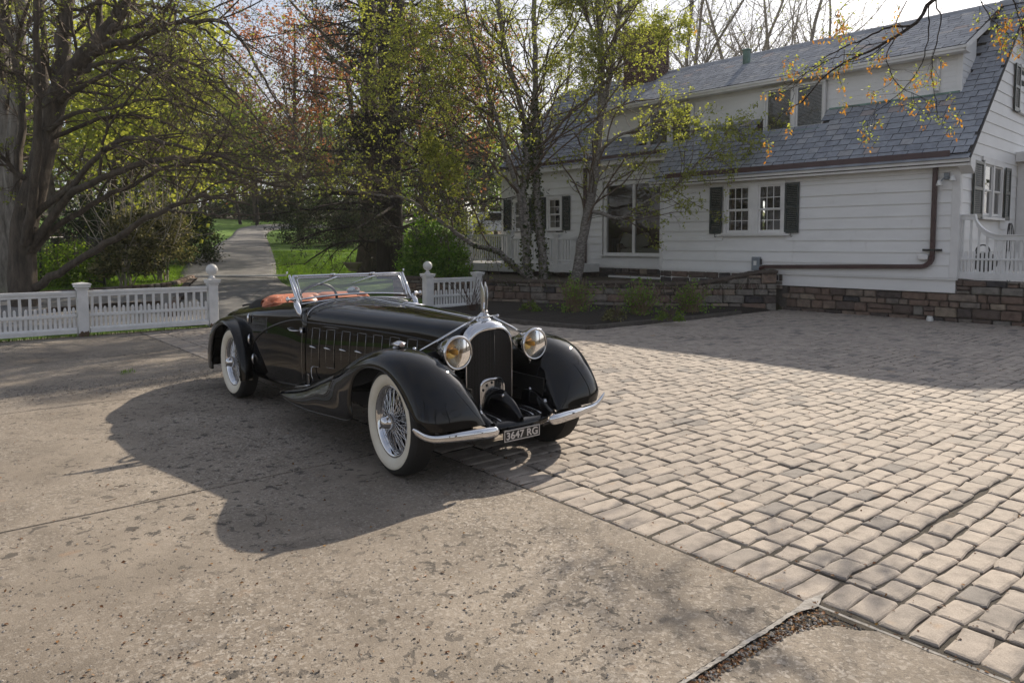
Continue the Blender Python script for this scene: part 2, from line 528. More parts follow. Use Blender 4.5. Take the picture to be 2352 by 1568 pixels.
M['leaf_spring'] = leaf_mat('spring_leaf', (.13, .16, .035), (.21, .245, .05), (.30, .32, .08), .6, 1.7)
M['leaf_yellow'] = leaf_mat('yellow_green_leaf', (.16, .19, .035), (.25, .285, .05), (.35, .37, .08), .6, 1.7)
M['leaf_green'] = leaf_mat('fresh_green_leaf', (.055, .11, .012), (.11, .19, .018), (.18, .26, .025), .55, 1.6)
M['leaf_bush'] = leaf_mat('glossy_bush_leaf', (.07, .17, .015), (.14, .28, .025), (.24, .38, .05), .5, 1.5)
M['leaf_dark'] = leaf_mat('dark_evergreen_leaf', (.018, .032, .016), (.038, .060, .024), (.075, .10, .036), .3, 1.3)
M['leaf_varieg'] = leaf_mat('variegated_leaf', (.045, .055, .02), (.11, .115, .045), (.30, .27, .13), .4, 1.3)
M['needle'] = leaf_mat('hemlock_needles', (.022, .030, .020), (.05, .062, .038), (.10, .105, .06), .35, 1.3)
M['leaf_red'] = leaf_mat('orange_red_leaf', (.20, .07, .035), (.32, .115, .055), (.37, .17, .08), .55, 1.5)
M['leaf_orange'] = leaf_mat('orange_maple_key', (.30, .12, .02), (.42, .19, .025), (.46, .26, .04), .5, 1.5)
M['catkin'] = leaf_mat('birch_catkin', (.20, .15, .03), (.28, .22, .04), (.34, .27, .06), .4, 1.4)
M['leaf_pale'] = leaf_mat('pale_blossom_leaf', (.16, .20, .12), (.26, .29, .20), (.36, .38, .30), .45, 1.2)
M['ivy'] = leaf_mat('ivy_leaf', (.018, .035, .010), (.04, .065, .014), (.10, .12, .02), .3, 1.3)
M['grass'] = leaf_mat('grass_blade', (.08, .16, .016), (.13, .24, .022), (.20, .30, .045), .55, 1.5)
M['litter'] = leaf_mat('leaf_litter', (.09, .045, .02), (.20, .085, .035), (.32, .20, .08), .2, 1.0)
M['pebble'] = None
c = Mat('pebble', rough=.85)
c.color(c.ramp(c.attr(), [(0, (.06, .055, .05)), (.5, (.17, .155, .14)), (1, (.34, .32, .30))])); M['pebble'] = c.m

# car
c = Mat('black_lacquer', (.0030, .0030, .0034), .3, **{'Coat_Weight': 1.0, 'Coat_Roughness': .02, 'Coat_IOR': 1.48, 'Specular_IOR_Level': 0.0})
M['lacquer'] = c.m
c = Mat('chrome', (.66, .665, .685), .045, 1.0); M['chrome'] = c.m
c = Mat('painted_bulb_reflection', (.85, .56, .20), .12, 1.0); M['bulbreflection'] = c.m  # the bulb's amber reflection, painted into the colour of the inner reflector
c = Mat('brushed_chrome', (.55, .55, .56), .22, 1.0); M['chrome2'] = c.m
c = Mat('tyre_rubber', (.018, .017, .016), .72); c.bump(c.noise(90, 3), .2, .002); M['rubber'] = c.m
c = Mat('whitewall', (.62, .57, .46), .55)
c.color(c.ramp(c.noise(7, 4), [(.3, (.68, .63, .52)), (.7, (.76, .72, .62))])); M['whitewall'] = c.m
c = Mat('orange_ostrich_leather', (.55, .19, .10), .42)
vv = c.voro(34, out='Distance'); 
c.color(c.mix(c.ramp(vv, [(.0, 1.0), (.14, 1.0), (.22, 0.0)]), (.58, .20, .105), (.30, .085, .045)))
c.bump(c.ramp(vv, [(.0, 1.0), (.2, .0)]), .5, .006); M['leather'] = c.m
c = Mat('black_canvas', (.010, .010, .011), .85); c.bump(c.noise(260, 2), .4, .002); M['canvas'] = c.m
c = Mat('black_trim', (.010, .010, .010), .45); M['blacktrim'] = c.m
c = Mat('grille_mesh', (.006, .006, .0065), .4, .4)
vv = c.voro(150, 'DISTANCE_TO_EDGE', vec=c.pos('Object'), rand=.12)
c.color(c.ramp(vv, [(.0, (.06, .06, .062)), (.13, (.035, .035, .037)), (.2, (.0025, .0025, .0028))])); M['grille'] = c.m
c = Mat('grille_wire', (.10, .10, .105), .3, 1.0); M['grillewire'] = c.m
c = Mat('plate_black', (.012, .012, .013), .35); M['plate'] = c.m
c = Mat('plate_silver', (.62, .58, .54), .45); M['platewhite'] = c.m
c = Mat('amber_bulb', (.95, .46, .03), .15, **{'Transmission_Weight': .2}); M['amber'] = c.m
c = Mat('clear_lens', (.98, .97, .93), .03, **{'Transmission_Weight': 1.0, 'IOR': 1.3}); M['lens'] = c.m
c = Mat('lamp_lens_small', (.75, .55, .45), .12, **{'Transmission_Weight': .3}); M['lens_small'] = c.m

def thin_glass(name, tint=(.93, .95, .94), refl=1.0, rough=0.0, ior=1.5):
    c = Mat(name)
    f = c.n('Fresnel', IOR=ior)
    t = c.n('BsdfTransparent'); t.inputs['Color'].default_value = (*tint, 1)
    g = c.n('BsdfGlossy', Roughness=rough); g.inputs['Color'].default_value = (1, 1, 1, 1)
    mx = c.n('MixShader')
    c.l(c.math('MULTIPLY', f.outputs[0], refl), mx.inputs[0])
    c.l(t.outputs[0], mx.inputs[1]); c.l(g.outputs[0], mx.inputs[2])
    c.l(mx.outputs[0], c.out.inputs['Surface'])
    return c.m
M['glass'] = thin_glass('windscreen_glass', (.84, .88, .86), 2.2, ior=1.75)
M['lampglass'] = thin_glass('headlamp_glass', (.98, .93, .80), .9)
M['pane'] = thin_glass('window_glass', (.62, .66, .66), 1.25)
import time as _t; _T0 = globals().get('_T0', _t.time()); print('TIMER 10', round(_t.time() - _T0, 1))
# ------------------------------------------------------------------ frames of the place
YARD = Frame(0, 0, atan2(.638, .770))        # x = q along the paver rows, y = -b towards the drive
HOUSE = Frame(0, 0, atan2(-.7337, .6794))    # x = along the front, y = into the house
QE = 3.10                                    # edge between concrete and pavers
FENCE_Y = 14.55                              # fence line in the yard frame
DRV_Z = ([-1, 0, .3, 7.5, 11, 16, 26.5, 32.6, 45, 70, 120, 260, 700], [-.08, -.06, 0, .30, .45, .86, 1.58, 2.0, 3.2, 4.6, 6.5, 9, 11])

def wall_y(x):
    return np.interp(x, [-3.2, -.42, 1.5, 3.46, 6.55, 30], [20.3, 18.95, 18.1, 17.5, 17.48, 17.0])

def terrain(x, y):
    x, y = np.asarray(x, float), np.asarray(y, float)
    d = -.638 * x + .770 * y - FENCE_Y
    z = np.interp(d, *DRV_Z)
    bank = .60 * smoothstep((y - wall_y(x) - .12) / .5) * smoothstep((x + 4.6) / 1.6)
    return np.maximum(z, bank - .04)

# ------------------------------------------------------------------ ground sheet out to the horizon
def axis(*segs):
    out = []
    for a, b, st in segs: out += list(np.arange(a, b, st))
    return np.array(out + [segs[-1][1]])
gx = axis((-420, -90, 30), (-90, -24, 3), (-24, 18, .5), (18, 90, 4), (90, 420, 30))
gy = axis((-200, -40, 20), (-40, 0, 4), (0, 34, .4), (34, 110, 2.5), (110, 600, 35))
X, Y = np.meshgrid(gx, gy, indexing='ij')
Z = terrain(X, Y)
G = np.stack([X, Y, Z], 2)
mb = MB().grid(G)
o = bld(mb, 'ground', [M['lawn'], M['soil']], smooth=True, kind='structure')
# woodland floor under the trees on the left and at the far end, lawn elsewhere
me = o.data
cen = np.zeros(len(me.polygons) * 3); me.polygons.foreach_get('center', cen); cen = cen.reshape(-1, 3)
dd = -.638 * cen[:, 0] + .770 * cen[:, 1] - FENCE_Y
qq = .770 * cen[:, 0] + .638 * cen[:, 1]
woods = (dd > 58) | ((qq < 1.2) & (dd > 5.2)) | ((cen[:, 0] > -2.6) & (cen[:, 1] > wall_y(cen[:, 0]) - .3)) | (dd < -8)
me.polygons.foreach_set('material_index', woods.astype(np.int32)); me.update()

# ------------------------------------------------------------------ concrete apron: slabs with open joints
apron = thing('concrete_apron', 'weathered concrete apron of big slabs in front of the pavers', 'pavement')
del apron['category']; apron['kind'] = 'structure'
def yard_poly(pts): return [YARD.w(q, -b) for q, b in pts]
bed = MB().add([tuple(YARD.w(q, y, -.012)) for q, y in ((-14, -9), (26, -9), (26, 14.75), (-14, 14.75))], [(0, 1, 2, 3)])
bld(bed, 'joint_bed', M['joint'], kind='structure')
bj = [5.1, 1.75, -1.585, -4.93, -8.39, -11.72, -14.72]
bs = sorted(bj)
for i in range(len(bs) - 1):
    b0, b1 = bs[i] + .010, bs[i + 1] - .010
    for q0, q1 in ((-12, -5.6), (-5.58, QE - .012)):
        pts = [(q0, b0), (q1, b0), (q1, b1), (q0, b1)]
        if abs(b0 + 1.575) < .02 and q1 > 0:       # broken corner beside the mortar joint
            pts = [(q0, b0)] + [(2.05, b0 + .005), (2.22, b0 + .04), (2.4, b0 + .035), (2.55, b0 + .055), (2.78, b0 + .06), (2.93, b0 + .10), (3.0, b0 + .17), (3.045, b0 + .25), (q1, b0 + .30)] + [(q1, b1), (q0, b1)]
        dz = random.uniform(-.004, .004)
        P = yard_poly(pts); n = len(P)
        cx_, cy_ = np.mean([p[0] for p in P]), np.mean([p[1] for p in P])
        V = [(p[0], p[1], -.10) for p in P] + [(p[0], p[1], dz - .008) for p in P] + [(p[0] + (cx_ - p[0]) * .003, p[1] + (cy_ - p[1]) * .003, dz) for p in P]
        ordr = tuple(range(2 * n, 3 * n))
        F = [(i_, (i_ + 1) % n, n + (i_ + 1) % n, n + i_) for i_ in range(n)] + [(n + i_, n + (i_ + 1) % n, 2 * n + (i_ + 1) % n, 2 * n + i_) for i_ in range(n)] + [ordr]
        area = sum(P[k][0] * P[(k + 1) % n][1] - P[(k + 1) % n][0] * P[k][1] for k in range(n))
        if area < 0: F = [f[::-1] for f in F]
        bld(MB().add(V, F), 'slab', M['concrete'], apron)
# white mortar in the long joint
rng = np.random.default_rng(5)
NQ = 260
qs = np.linspace(-1.0, 3.27, NQ)
jag = lambda a: a * (.45 + .6 * np.interp(qs, np.linspace(-1, 3.3, 44), rng.random(44)) + .5 * rng.random(NQ))
w0, w1 = jag(.011), jag(.010)
w0 += .010 * np.exp(-((qs - 3.08) / .06) ** 2); w1 += .030 * np.exp(-((qs - 3.08) / .07) ** 2)
w0 *= np.clip((3.27 - qs) / .12, 0, 1); w1 *= np.clip((3.27 - qs) / .12, 0, 1)
top = [(q, -1.585 - a) for q, a in zip(qs, w0)] ; bot = [(q, -1.585 + a) for q, a in zip(qs, w1)]
Gm = np.array([[(*YARD.w(*(t[0], -t[1]))[:2], .001 + .0015 * rng.random()) for t in top], [(*YARD.w(t[0][0], -(t[0][1] + t[1][1]) / 2)[:2], .002 + .003 * rng.random()) for t in zip(top, bot)], [(*YARD.w(*(t[0], -t[1]))[:2], .001 + .0015 * rng.random()) for t in bot]])
bld(MB().grid(Gm), 'mortar_joint', M['mortar_white'], apron, smooth=False)
for b0, b1 in ((-1.55, -.2), (-3.6, -1.62)):
    bb = np.linspace(b0, b1, 40); 
    Gm = np.array([[(*YARD.w(QE - .014 - .004 * rng.random(), -b)[:2], .0015) for b in bb], [(*YARD.w(QE - .004 + .006 * rng.random() * abs(sin(b * 9)), -b)[:2], .003) for b in bb]])
    if b0 > -1.6: bld(MB().grid(Gm), 'mortar_joint', M['mortar_white'], apron, smooth=True)

# ------------------------------------------------------------------ paved courtyard
court = thing('paved_courtyard', 'courtyard of tumbled grey pavers in wavy rows', 'pavement')
del court['category']; court['kind'] = 'structure'

def paver_geo(L, Wd, rng, tint):
    """pillow topped stone with worn, wavy edges, centred, top at z = 0"""
    hx, hy = L / 2, Wd / 2; c = min(L, Wd) * (.07 + .05 * rng.random())
    w1, w2 = rng.normal(0, .006, 2)
    base = [(-hx, -hy + c), (-hx + c, -hy), (0, -hy + w1), (hx - c, -hy), (hx, -hy + c), (hx, hy - c), (hx - c, hy), (0, hy + w2), (-hx + c, hy), (-hx, hy - c)]
    base = np.array(base) + rng.normal(0, .0050, (10, 2))
    tl = rng.normal(0, .012, 2)
    V = []
    for sc, z in ((0, -.045), (0, -.009), (.006, -.0038), (.018, 0.0)):
        for p in base:
            q = p - np.array([np.sign(p[0]) * sc if abs(p[0]) > .001 else 0, np.sign(p[1]) * sc])
            V.append((q[0], q[1], z + (q[0] * tl[0] + q[1] * tl[1] if z > -.04 else 0) + (rng.normal(0, .0007) if z > -.005 else 0)))
    F = [tuple(range(30, 40))]
    for k in range(3):
        for i in range(10):
            j = (i + 1) % 10
            F.append((k * 10 + i, k * 10 + j, k * 10 + 10 + j, k * 10 + 10 + i))
    return np.array(V), F, tint

def in_view(p, mu=90, mv=60):
    dx, dy, dz = p[0], p[1], p[2] - CAM_H
    zf = dy * cos(PITCH) - dz * sin(PITCH)
    if zf < .5: return False
    u = PXC + FPX * dx / zf; v = PYC - FPX * (dy * sin(PITCH) + dz * cos(PITCH)) / zf
    return -mu < u < 2352 + mu and -mu < v < 1568 + mv

BEDP = [(-1.9, 16.2), (-.42, 14.95), (1.44, 13.52), (3.98, 15.38), (5.28, 16.51), (6.3, 17.35), (6.5, 17.6), (3.4, 17.7), (-.4, 19.1), (-2.6, 20)]
def inside(p, poly):
    r = False; n = len(poly)
    for i in range(n):
        (x0, y0), (x1, y1) = poly[i], poly[(i + 1) % n]
        if (y0 > p[1]) != (y1 > p[1]) and p[0] < (x1 - x0) * (p[1] - y0) / (y1 - y0) + x0: r = not r
    return r

rng = np.random.default_rng(3)
pav = []
def lay(q, b, L, Wd, along):
    p = YARD.w(q, -b)
    if not in_view(p, 420 if p[1] < 9 else 200) or inside(p, BEDP): return
    if HOUSE.l(p)[1] > 16.98 or p[1] > wall_y(p[0]) + .15: return
    # soft large scale undulation of the surface
    z = .006 * sin(1.3 * p[0] + .7) * sin(1.1 * p[1])
    pav.append((p, L - .005, Wd - .005, along + rng.normal(0, .018), z + rng.normal(0, .0022)))
def sweep(b0, sg, lim, wfun):
    b = b0
    while (b - lim) * sg < 0:
        w = wfun(); yield b + sg * w / 2, w; b += sg * w
for bc, w_ in sweep(-1.596, -1, -14.4, lambda: rng.uniform(.128, .146)): lay(QE + .165, bc, .325, w_, 0)      # header course
for bc, w_ in sweep(-1.577, 1, 2.6, lambda: rng.uniform(.120, .136)): lay(QE + .188, bc, .27, w_, 0)
row = 0
for b0, sg, lim, qs0 in ((-1.595, -1, -14.45, QE + .331), (-1.578, 1, 2.6, QE + .327)):
    for bc, w_ in sweep(b0, sg, lim, lambda: .134 * rng.uniform(.96, 1.04)):
        q = qs0 + rng.uniform(0, .006); first = True; row += 1
        while q < 21:
            L = rng.choice([.20, .225, .25, .275]) * rng.uniform(.96, 1.04)
            if first: L *= (.55, 1, .3, .8)[row % 4]; first = False
            lay(q + L / 2, bc + .008 * sin(q * 2.1 + row * .3), L, w_, 0)
            q += L
pav.sort(key=lambda a: a[0][0] ** 2 + a[0][1] ** 2)
rotz = YARD.a
VAR = [paver_geo(.245, .13, rng, t) for t in (.05, .25, .42, .5, .58, .62, .68, .74, .8, .86, .92, 1.0)]
VME = [mesh_from('paver', g[0], g[1], [g[2]] * len(g[1])) for g in VAR]
SMW = np.array([.5, .8, 1.2, 1.4, 1.5, 1.5, 1.5, 1.4, 1.2, 1.1, .9, .8]); SMW /= SMW.sum()
NP1 = 300
for p, L, Wd, a, z in pav[:NP1]:
    k = rng.choice(12, p=SMW)
    link('paver', VME[k], M['paver'], court, loc=(p[0], p[1], z), rot=(0, 0, rotz + a + (pi if rng.random() < .5 else 0)), scale=(L / .245, Wd / .13, 1))
vs_, fs_, ts_, nn_ = [], [], [], 0
for p, L, Wd, a, z in pav[NP1:]:
    far = p[1] > 11
    g = paver_geo(L, Wd, rng, rng.choice([.05, .25, .42, .5, .58, .62, .68, .74, .8, .86, .92, 1.0], p=SMW))
    Vv = g[0]
    ca, sa = cos(rotz + a), sin(rotz + a)
    Vw = np.stack([p[0] + Vv[:, 0] * ca - Vv[:, 1] * sa, p[1] + Vv[:, 0] * sa + Vv[:, 1] * ca, z + Vv[:, 2]], 1)
    vs_.append(Vw); fs_ += [[i + nn_ for i in f] for f in g[1]]; ts_ += [g[2]] * len(g[1]); nn_ += len(Vv)
me = mesh_from('pavers', np.concatenate(vs_), fs_, ts_)
link('paver_field', me, M['paver'], court, kind='stuff')
print('pavers', len(pav))

# ------------------------------------------------------------------ asphalt drive climbing to the lawn
DL = [(-5.74, 13.99), (-5.95, 14.25), (-6.9, 16.2), (-9.9, 21.5), (-11.6, 25), (-13.3, 30), (-16.3, 40), (-18.0, 46), (-19.9, 52), (-20.5, 56), (-20.0, 60), (-17.5, 64)]
DR = [(-1.72, 17.17), (-1.95, 17.45), (-3.9, 19.0), (-6.6, 21.6), (-8.2, 25), (-9.9, 30), (-13.5, 40), (-15.7, 46), (-17.2, 50.5), (-17.9, 54), (-17.4, 57), (-15.0, 60)]
L_, R_ = spline(DL, 60), spline(DR, 60)
rows = []
for t in np.linspace(0, 1, 9):
    P = L_ * (1 - t) + R_ * t
    rows.append(np.stack([P[:, 0], P[:, 1], terrain(P[:, 0], P[:, 1]) + .045 + .03 * (1 - (2 * t - 1) ** 2)], 1))
edge0 = rows[0].copy(); edge0[:, 2] -= .08
edge1 = rows[-1].copy(); edge1[:, 2] -= .08
bld(MB().grid(np.array([edge0] + rows + [edge1])), 'driveway', M['asphalt'], smooth=True, kind='structure')
# second strip of asphalt to the left behind the fence
S1 = [(-6.0, 14.3), (-7.6, 13.2), (-9.6, 11.6), (-12, 9.7)]
S2 = [(-9.6, 21.3), (-10.6, 19.4), (-12.2, 17.2), (-15, 14.6)]
ST1, ST2 = spline(S1, 20), spline(S2, 20)
rows = []
for t in np.linspace(0, 1, 7):
    P = ST1 * (1 - t) + ST2 * t
    rows.append(np.stack([P[:, 0], P[:, 1], terrain(P[:, 0], P[:, 1]) + .035], 1))
bld(MB().grid(np.array(rows)), 'parking_strip', M['asphalt'], smooth=True, kind='structure')

# drain grate across the drive
dp0, dp1 = np.array([-10.9, 23.9]), np.array([-7.75, 24.6])
gr = thing('drain_grate', 'pale slotted drain grate laid across the asphalt drive', 'drain', (*dp0, float(terrain(*dp0)) + .06), atan2(*(dp1 - dp0)[::-1]))
Ld = np.linalg.norm(dp1 - dp0)
bld(MB().bbox(0, Ld, -.15, -.10, 0, .05).bbox(0, Ld, .10, .15, 0, .05), 'frame', M['trim'], gr)
mb = MB()
for i in range(int(Ld / .09)): mb.box(i * .09, i * .09 + .05, -.10, .10, .01, .045)
bld(mb, 'bar', M['trim'], gr, kind='stuff')

# ------------------------------------------------------------------ planting bed with kerb
bx = np.array(BEDP)
V = [(*p, .02) for p in BEDP]
cxb, cyb = bx.mean(0)
rings = []
for s_, z in ((1.0, .0), (.96, .05), (.8, .09), (.5, .12), (.15, .13)):
    P = spline(np.vstack([bx, bx[:1]]), 80)[:-1]
    P = np.stack([cxb + (np.interp(np.linspace(0, len(BEDP), 81)[:-1], range(len(BEDP) + 1), np.append(bx[:, 0], bx[0, 0])) - cxb) * s_, cyb + (np.interp(np.linspace(0, len(BEDP), 81)[:-1], range(len(BEDP) + 1), np.append(bx[:, 1], bx[0, 1])) - cyb) * s_, np.full(80, z)], 1)
    P[:, 2] += rng.normal(0, .012, 80) * (s_ < 1)
    rings.append(P)
bld(MB().grid(np.array(rings), closed_v=True).add(rings[-1], [tuple(range(80))]), 'mulch_bed', M['mulch'], smooth=True, kind='structure')
kerb = thing('bed_edging', 'low grey edging boards round the dark mulch bed', 'edging', (1.44, 13.52, 0))
for (a, b2) in zip(BEDP[:4], BEDP[1:5]):
    a, b2 = np.array(a), np.array(b2); d = b2 - a; L = np.linalg.norm(d); nseg = max(1, int(L / 1.6))
    for k in range(nseg):
        p = a + d * (k / nseg); q = a + d * ((k + 1) / nseg) - d / L * .01
        nrm = np.array([-d[1], d[0]]) / L * .045
        z0, z1 = .0, .075 + .01 * rng.random()
        P = [(*(p - nrm), z0), (*(q - nrm), z0), (*(q + nrm), z0), (*(p + nrm), z0), (*(p - nrm), z1), (*(q - nrm), z1 - .006), (*(q + nrm), z1 - .006), (*(p + nrm), z1)]
        bld(MB().hexa([tuple(np.array(w) - (1.44, 13.52, 0)) for w in P]), 'board', M['mortar'], kerb)

# ------------------------------------------------------------------ stones for the walls
def stone_geo(rng):
    """irregular block, unit box -.5..+.5, front face towards -y"""
    c = .10
    def ring(y, ins, jit):
        b = [(-.5 + ins, -.5 + ins + c), (-.5 + ins + c * .7, -.5 + ins), (.5 - ins - c * .7, -.5 + ins), (.5 - ins, -.5 + ins + c), (.5 - ins, .5 - ins - c), (.5 - ins - c * .7, .5 - ins), (-.5 + ins + c * .7, .5 - ins), (-.5 + ins, .5 - ins - c)]
        return [(x + rng.normal(0, jit), y + rng.normal(0, jit * 1.2), z + rng.normal(0, jit)) for x, z in b]
    R = ring(.5, 0, 0) + ring(-.22, 0, .018) + ring(-.42, .03, .02) + ring(-.5, .13, .025)
    F = [tuple(range(24, 32))]
    for k in range(3):
        for i in range(8):
            j = (i + 1) % 8
            F.append((k * 8 + i, k * 8 + j, k * 8 + 8 + j, k * 8 + 8 + i))
    return np.array(R), F
STN = []
for k, t in enumerate((.02, .12, .2, .3, .38, .45, .52, .6, .66, .74, .84, .97)):
    V, F = stone_geo(rng); STN.append(mesh_from('stone', V, F, [t] * len(F)))

def stone_wall(parent, path, hfun, rng, tones, cw=(.20, .52), ch=(.10, .22), depth=.16, z0=-.02, limit=300, cnt=[0], base=(0, 0, 0)):
    """random coursed stones along a plan path [(x, y)...] (front on the right hand side of travel = outward)"""
    path = np.asarray(path, float)
    seg = np.linalg.norm(np.diff(path, axis=0), axis=1); S = np.concatenate([[0], np.cumsum(seg)]); L = S[-1]
    P = lambda s: np.array([np.interp(s, S, path[:, 0]), np.interp(s, S, path[:, 1])])
    z = z0; hmax = max(hfun(s) for s in np.linspace(0, L, 50))
    while z < hmax - .03:
        h = rng.uniform(*ch)
        if z + h > hmax - .07: h = hmax - z
        s = -rng.uniform(0, .2)
        while s < L:
            w = rng.uniform(*cw) * (1.25 if h > .15 else 1)
            s1 = min(s + w, L); s0 = max(s, 0)
            if s1 - s0 > .06:
                sm = (s0 + s1) / 2; ht = min(z + h, hfun(sm))
                if ht - z > .035:
                    parts = [(z, ht)]
                    if h > .14 and rng.random() < .18: zz = z + h * rng.uniform(.4, .6); parts = [(z, min(zz, ht)), (min(zz, ht), ht)]
                    for za, zb in parts:
                        if zb - za < .03: continue
                        d = P(s1) - P(s0); ang = atan2(d[1], d[0]); nrm = np.array([d[1], -d[0]]) / (np.linalg.norm(d) + 1e-9)
                        out = rng.uniform(-.006, .03)
                        c_ = P(sm) + nrm * (out - depth / 2 + .02)
                        link('stone', STN[rng.choice(12, p=tones)], M['stone'], parent, loc=(c_[0] - base[0], c_[1] - base[1], (za + zb) / 2 - base[2]), rot=(rng.normal(0, .02), rng.normal(0, .02), ang), scale=(s1 - s0 - .016, depth, zb - za - .014))
                        cnt[0] += 1
            s = s1 if s1 > s else s + w
        z += h
def wall_core(parent, path, hfun, base, back=.40, name='mortar_core', mat=None, inset=.045):
    path = np.asarray(path, float)
    pp = spline(path, max(30, len(path) * 8)) if len(path) > 2 else np.linspace(path[0], path[1], 30)
    T = np.gradient(pp, axis=0); T /= np.linalg.norm(T, axis=1)[:, None]
    N = np.stack([T[:, 1], -T[:, 0]], 1)
    S = np.concatenate([[0], np.cumsum(np.linalg.norm(np.diff(pp, axis=0), axis=1))])
    H = np.array([hfun(s) for s in S])
    f, bk = pp - N * inset, pp - N * back
    z = np.full(len(pp), -.05)
    Gd = np.array([np.column_stack([f, z]), np.column_stack([f, H - .01]), np.column_stack([bk, H - .01]), np.column_stack([bk, z])]) - np.array(base)
    m = MB().grid(Gd[::-1]); 
    n = len(pp)
    bld(m, name, mat or M['mortar'], parent)
    return pp, N, H, S

TONE_GREY = np.array([1.5, 1.5, 1.2, .7, .7, .8, 1, 1.4, 1.6, 1.8, 2.2, 1.0]); TONE_GREY /= TONE_GREY.sum()
TONE_RED = np.array([.8, 1, 1.2, 1.5, 1.8, 1.8, 1.5, 1.4, 1.2, 1, .8, 1.0]); TONE_RED /= TONE_RED.sum()
TONE_DARK = np.array([3, 3, 1.5, .6, .3, .3, .4, .4, .4, .5, 1, .3]); TONE_DARK /= TONE_DARK.sum()

# curved bed wall with a rough cap that sweeps up at the house corner
BW = spline([(-3.4, 20.45), (-2.0, 19.7), (-.42, 18.95), (1.5, 18.12), (3.46, 17.56), (5.2, 17.46), (6.45, 17.42)], 40)
BL = np.concatenate([[0], np.cumsum(np.linalg.norm(np.diff(BW, axis=0), axis=1))])[-1]
bw_h = lambda s: .60 + .30 * float(smoothstep((s - (BL - 2.0)) / 1.8)) + .012 * sin(3 * s)
wbed = thing('stone_bed_wall', 'low curved stone wall behind the mulch bed, top sweeping up at the house', 'wall', (1.5, 18.1, 0))
bs_ = (1.5, 18.1, 0)
stone_wall(wbed, BW, bw_h, rng, TONE_GREY, (.18, .46), (.09, .20), base=bs_)
pp, N, H, S = wall_core(wbed, BW, bw_h, bs_)
capg = []
for dx, dz in ((.03, -.01), (.055, .03), (.03, .07), (-.1, .085), (-.3, .08), (-.40, .05), (-.42, -.02)):
    capg.append(np.column_stack([pp + N * dx, H + dz]) + rng.normal(0, .010, (len(pp), 3)) - np.array(bs_))
bld(MB().grid(np.array(capg)[::-1]), 'cap', M['cap'], wbed, smooth=True)

# wall under the right part of the house
hw0, hw1 = HOUSE.w(-8.44, 16.93), HOUSE.w(1.2, 16.93)
wr = thing('stone_house_wall', 'red and grey stone retaining wall under the white house end', 'wall', (hw0[0], hw0[1], 0))
rw_h = lambda s: .905 if s < 3.9 else .87
stone_wall(wr, [hw0[:2], hw1[:2]], rw_h, rng, TONE_RED, (.14, .44), (.08, .21), base=(hw0[0], hw0[1], 0))
wall_core(wr, [hw0[:2], hw1[:2]], rw_h, (hw0[0], hw0[1], 0), back=.5)
import time as _t; _T0 = globals().get('_T0', _t.time()); print('TIMER 20', round(_t.time() - _T0, 1))
# ------------------------------------------------------------------ the white house (frame: x along front, y inward)
HB = (-9.0, 18.0, .5)
M['blinddark'] = paint('dark_blind', (.022, .026, .024), .6)
hp = HOUSE.w(*HB)
house = thing('house', 'long white clapboard house with slate roof, shed dormer and dark green shutters', 'house', hp, HOUSE.a)
def hb(mb, name, mat, parent=None, **k):
    return bld(mb, name, mat, parent or house, off=HB, **k)
def hbs(mb, name, mat, parent=None, **k):
    for q in mb.pieces(): hb(q, name, mat, parent, **k)
RS = .95                                           # roof slope
def roof_z(y): return 3.41 + RS * (y - 16.59)
AX0, AX1, AY, AZ0, AZ1 = -12.03, -4.64, 16.85, .91, 3.26
BX0, BX1, BY, BZ1 = -19.62, -12.03, 17.70, 4.13
hr = np.random.default_rng(21)

def boards(x0, x1, z0, z1, y, exp, holes=(), long=4.2, name='clapboard', maxfun=None):
    z = z0
    while z < z1 - .02:
        zt = min(z + exp, z1)
        cuts = [(x0, x1)]
        for (a, b, c, d) in holes:
            if zt > c + .02 and z < d - .02:
                new = []
                for (p, q) in cuts:
                    if b <= p or a >= q: new.append((p, q)); continue
                    if a > p + .01: new.append((p, a))
                    if b < q - .01: new.append((b, q))
                cuts = new
        for (p, q) in cuts:
            xs = [p]
            while q - xs[-1] > long * 1.2: xs.append(xs[-1] + long * hr.uniform(.6, 1.1))
            xs.append(q)
            for a, b in zip(xs[:-1], xs[1:]):
                o = hr.normal(0, .0012)
                hb(MB().prism([(y - .033 + o, z), (y - .006 + o, zt + .012), (y + .02, zt + .012), (y + .02, z)], 0, a + .0015, b - .0015), name, M['clap'])
        z = zt

# window and door openings
A_WIN = [(-10.07, -8.33, 1.82, 3.19)]
boards(AX0 + .10, AX1 - .12, AZ0, AZ1 - .16, AY, .262, A_WIN)
PW = (-14.86, -12.20, 1.20, 3.62)
B_WIN = [PW, (-19.15, -18.15, 2.0, 3.2), (-17.35, -16.55, 2.0, 3.2)]
boards(BX0 + .12, BX1, .90, BZ1 - .12, BY, .235, B_WIN)
# gable boards with the rake cutting their ends
z = AZ0
while z < 7.2:
    zt = min(z + .262, 7.3)
    y0 = lambda zz: max(16.86, 16.80 + (zz - 3.30) / RS + .12)
    y1 = 24.7
    segs = [(None, y1)]
    for a, b, c, d in ((18.30, 20.00, 2.10, 3.50), (21.3, 22.6, .9, 3.3)):
        if zt > c and z < d:
            s0 = segs.pop(); segs += [(s0[0], a), (b, s0[1])]
    for a, b in segs:
        a0, a1 = (y0(z), y0(zt)) if a is None else (a, a)
        if b - max(a0, a1) < .02: continue
        X0, X1 = AX1 + .024, AX1 + .008
        hb(MB().hexa([(AX1 - .02, a0, z), (AX1 - .02, b, z), (X0, b, z), (X0, a0, z), (AX1 - .02, a1, zt + .01), (AX1 - .02, b, zt + .01), (X1, b, zt + .01), (X1, a1, zt + .01)][::1]), 'clapboard', M['clap'])
    z = zt
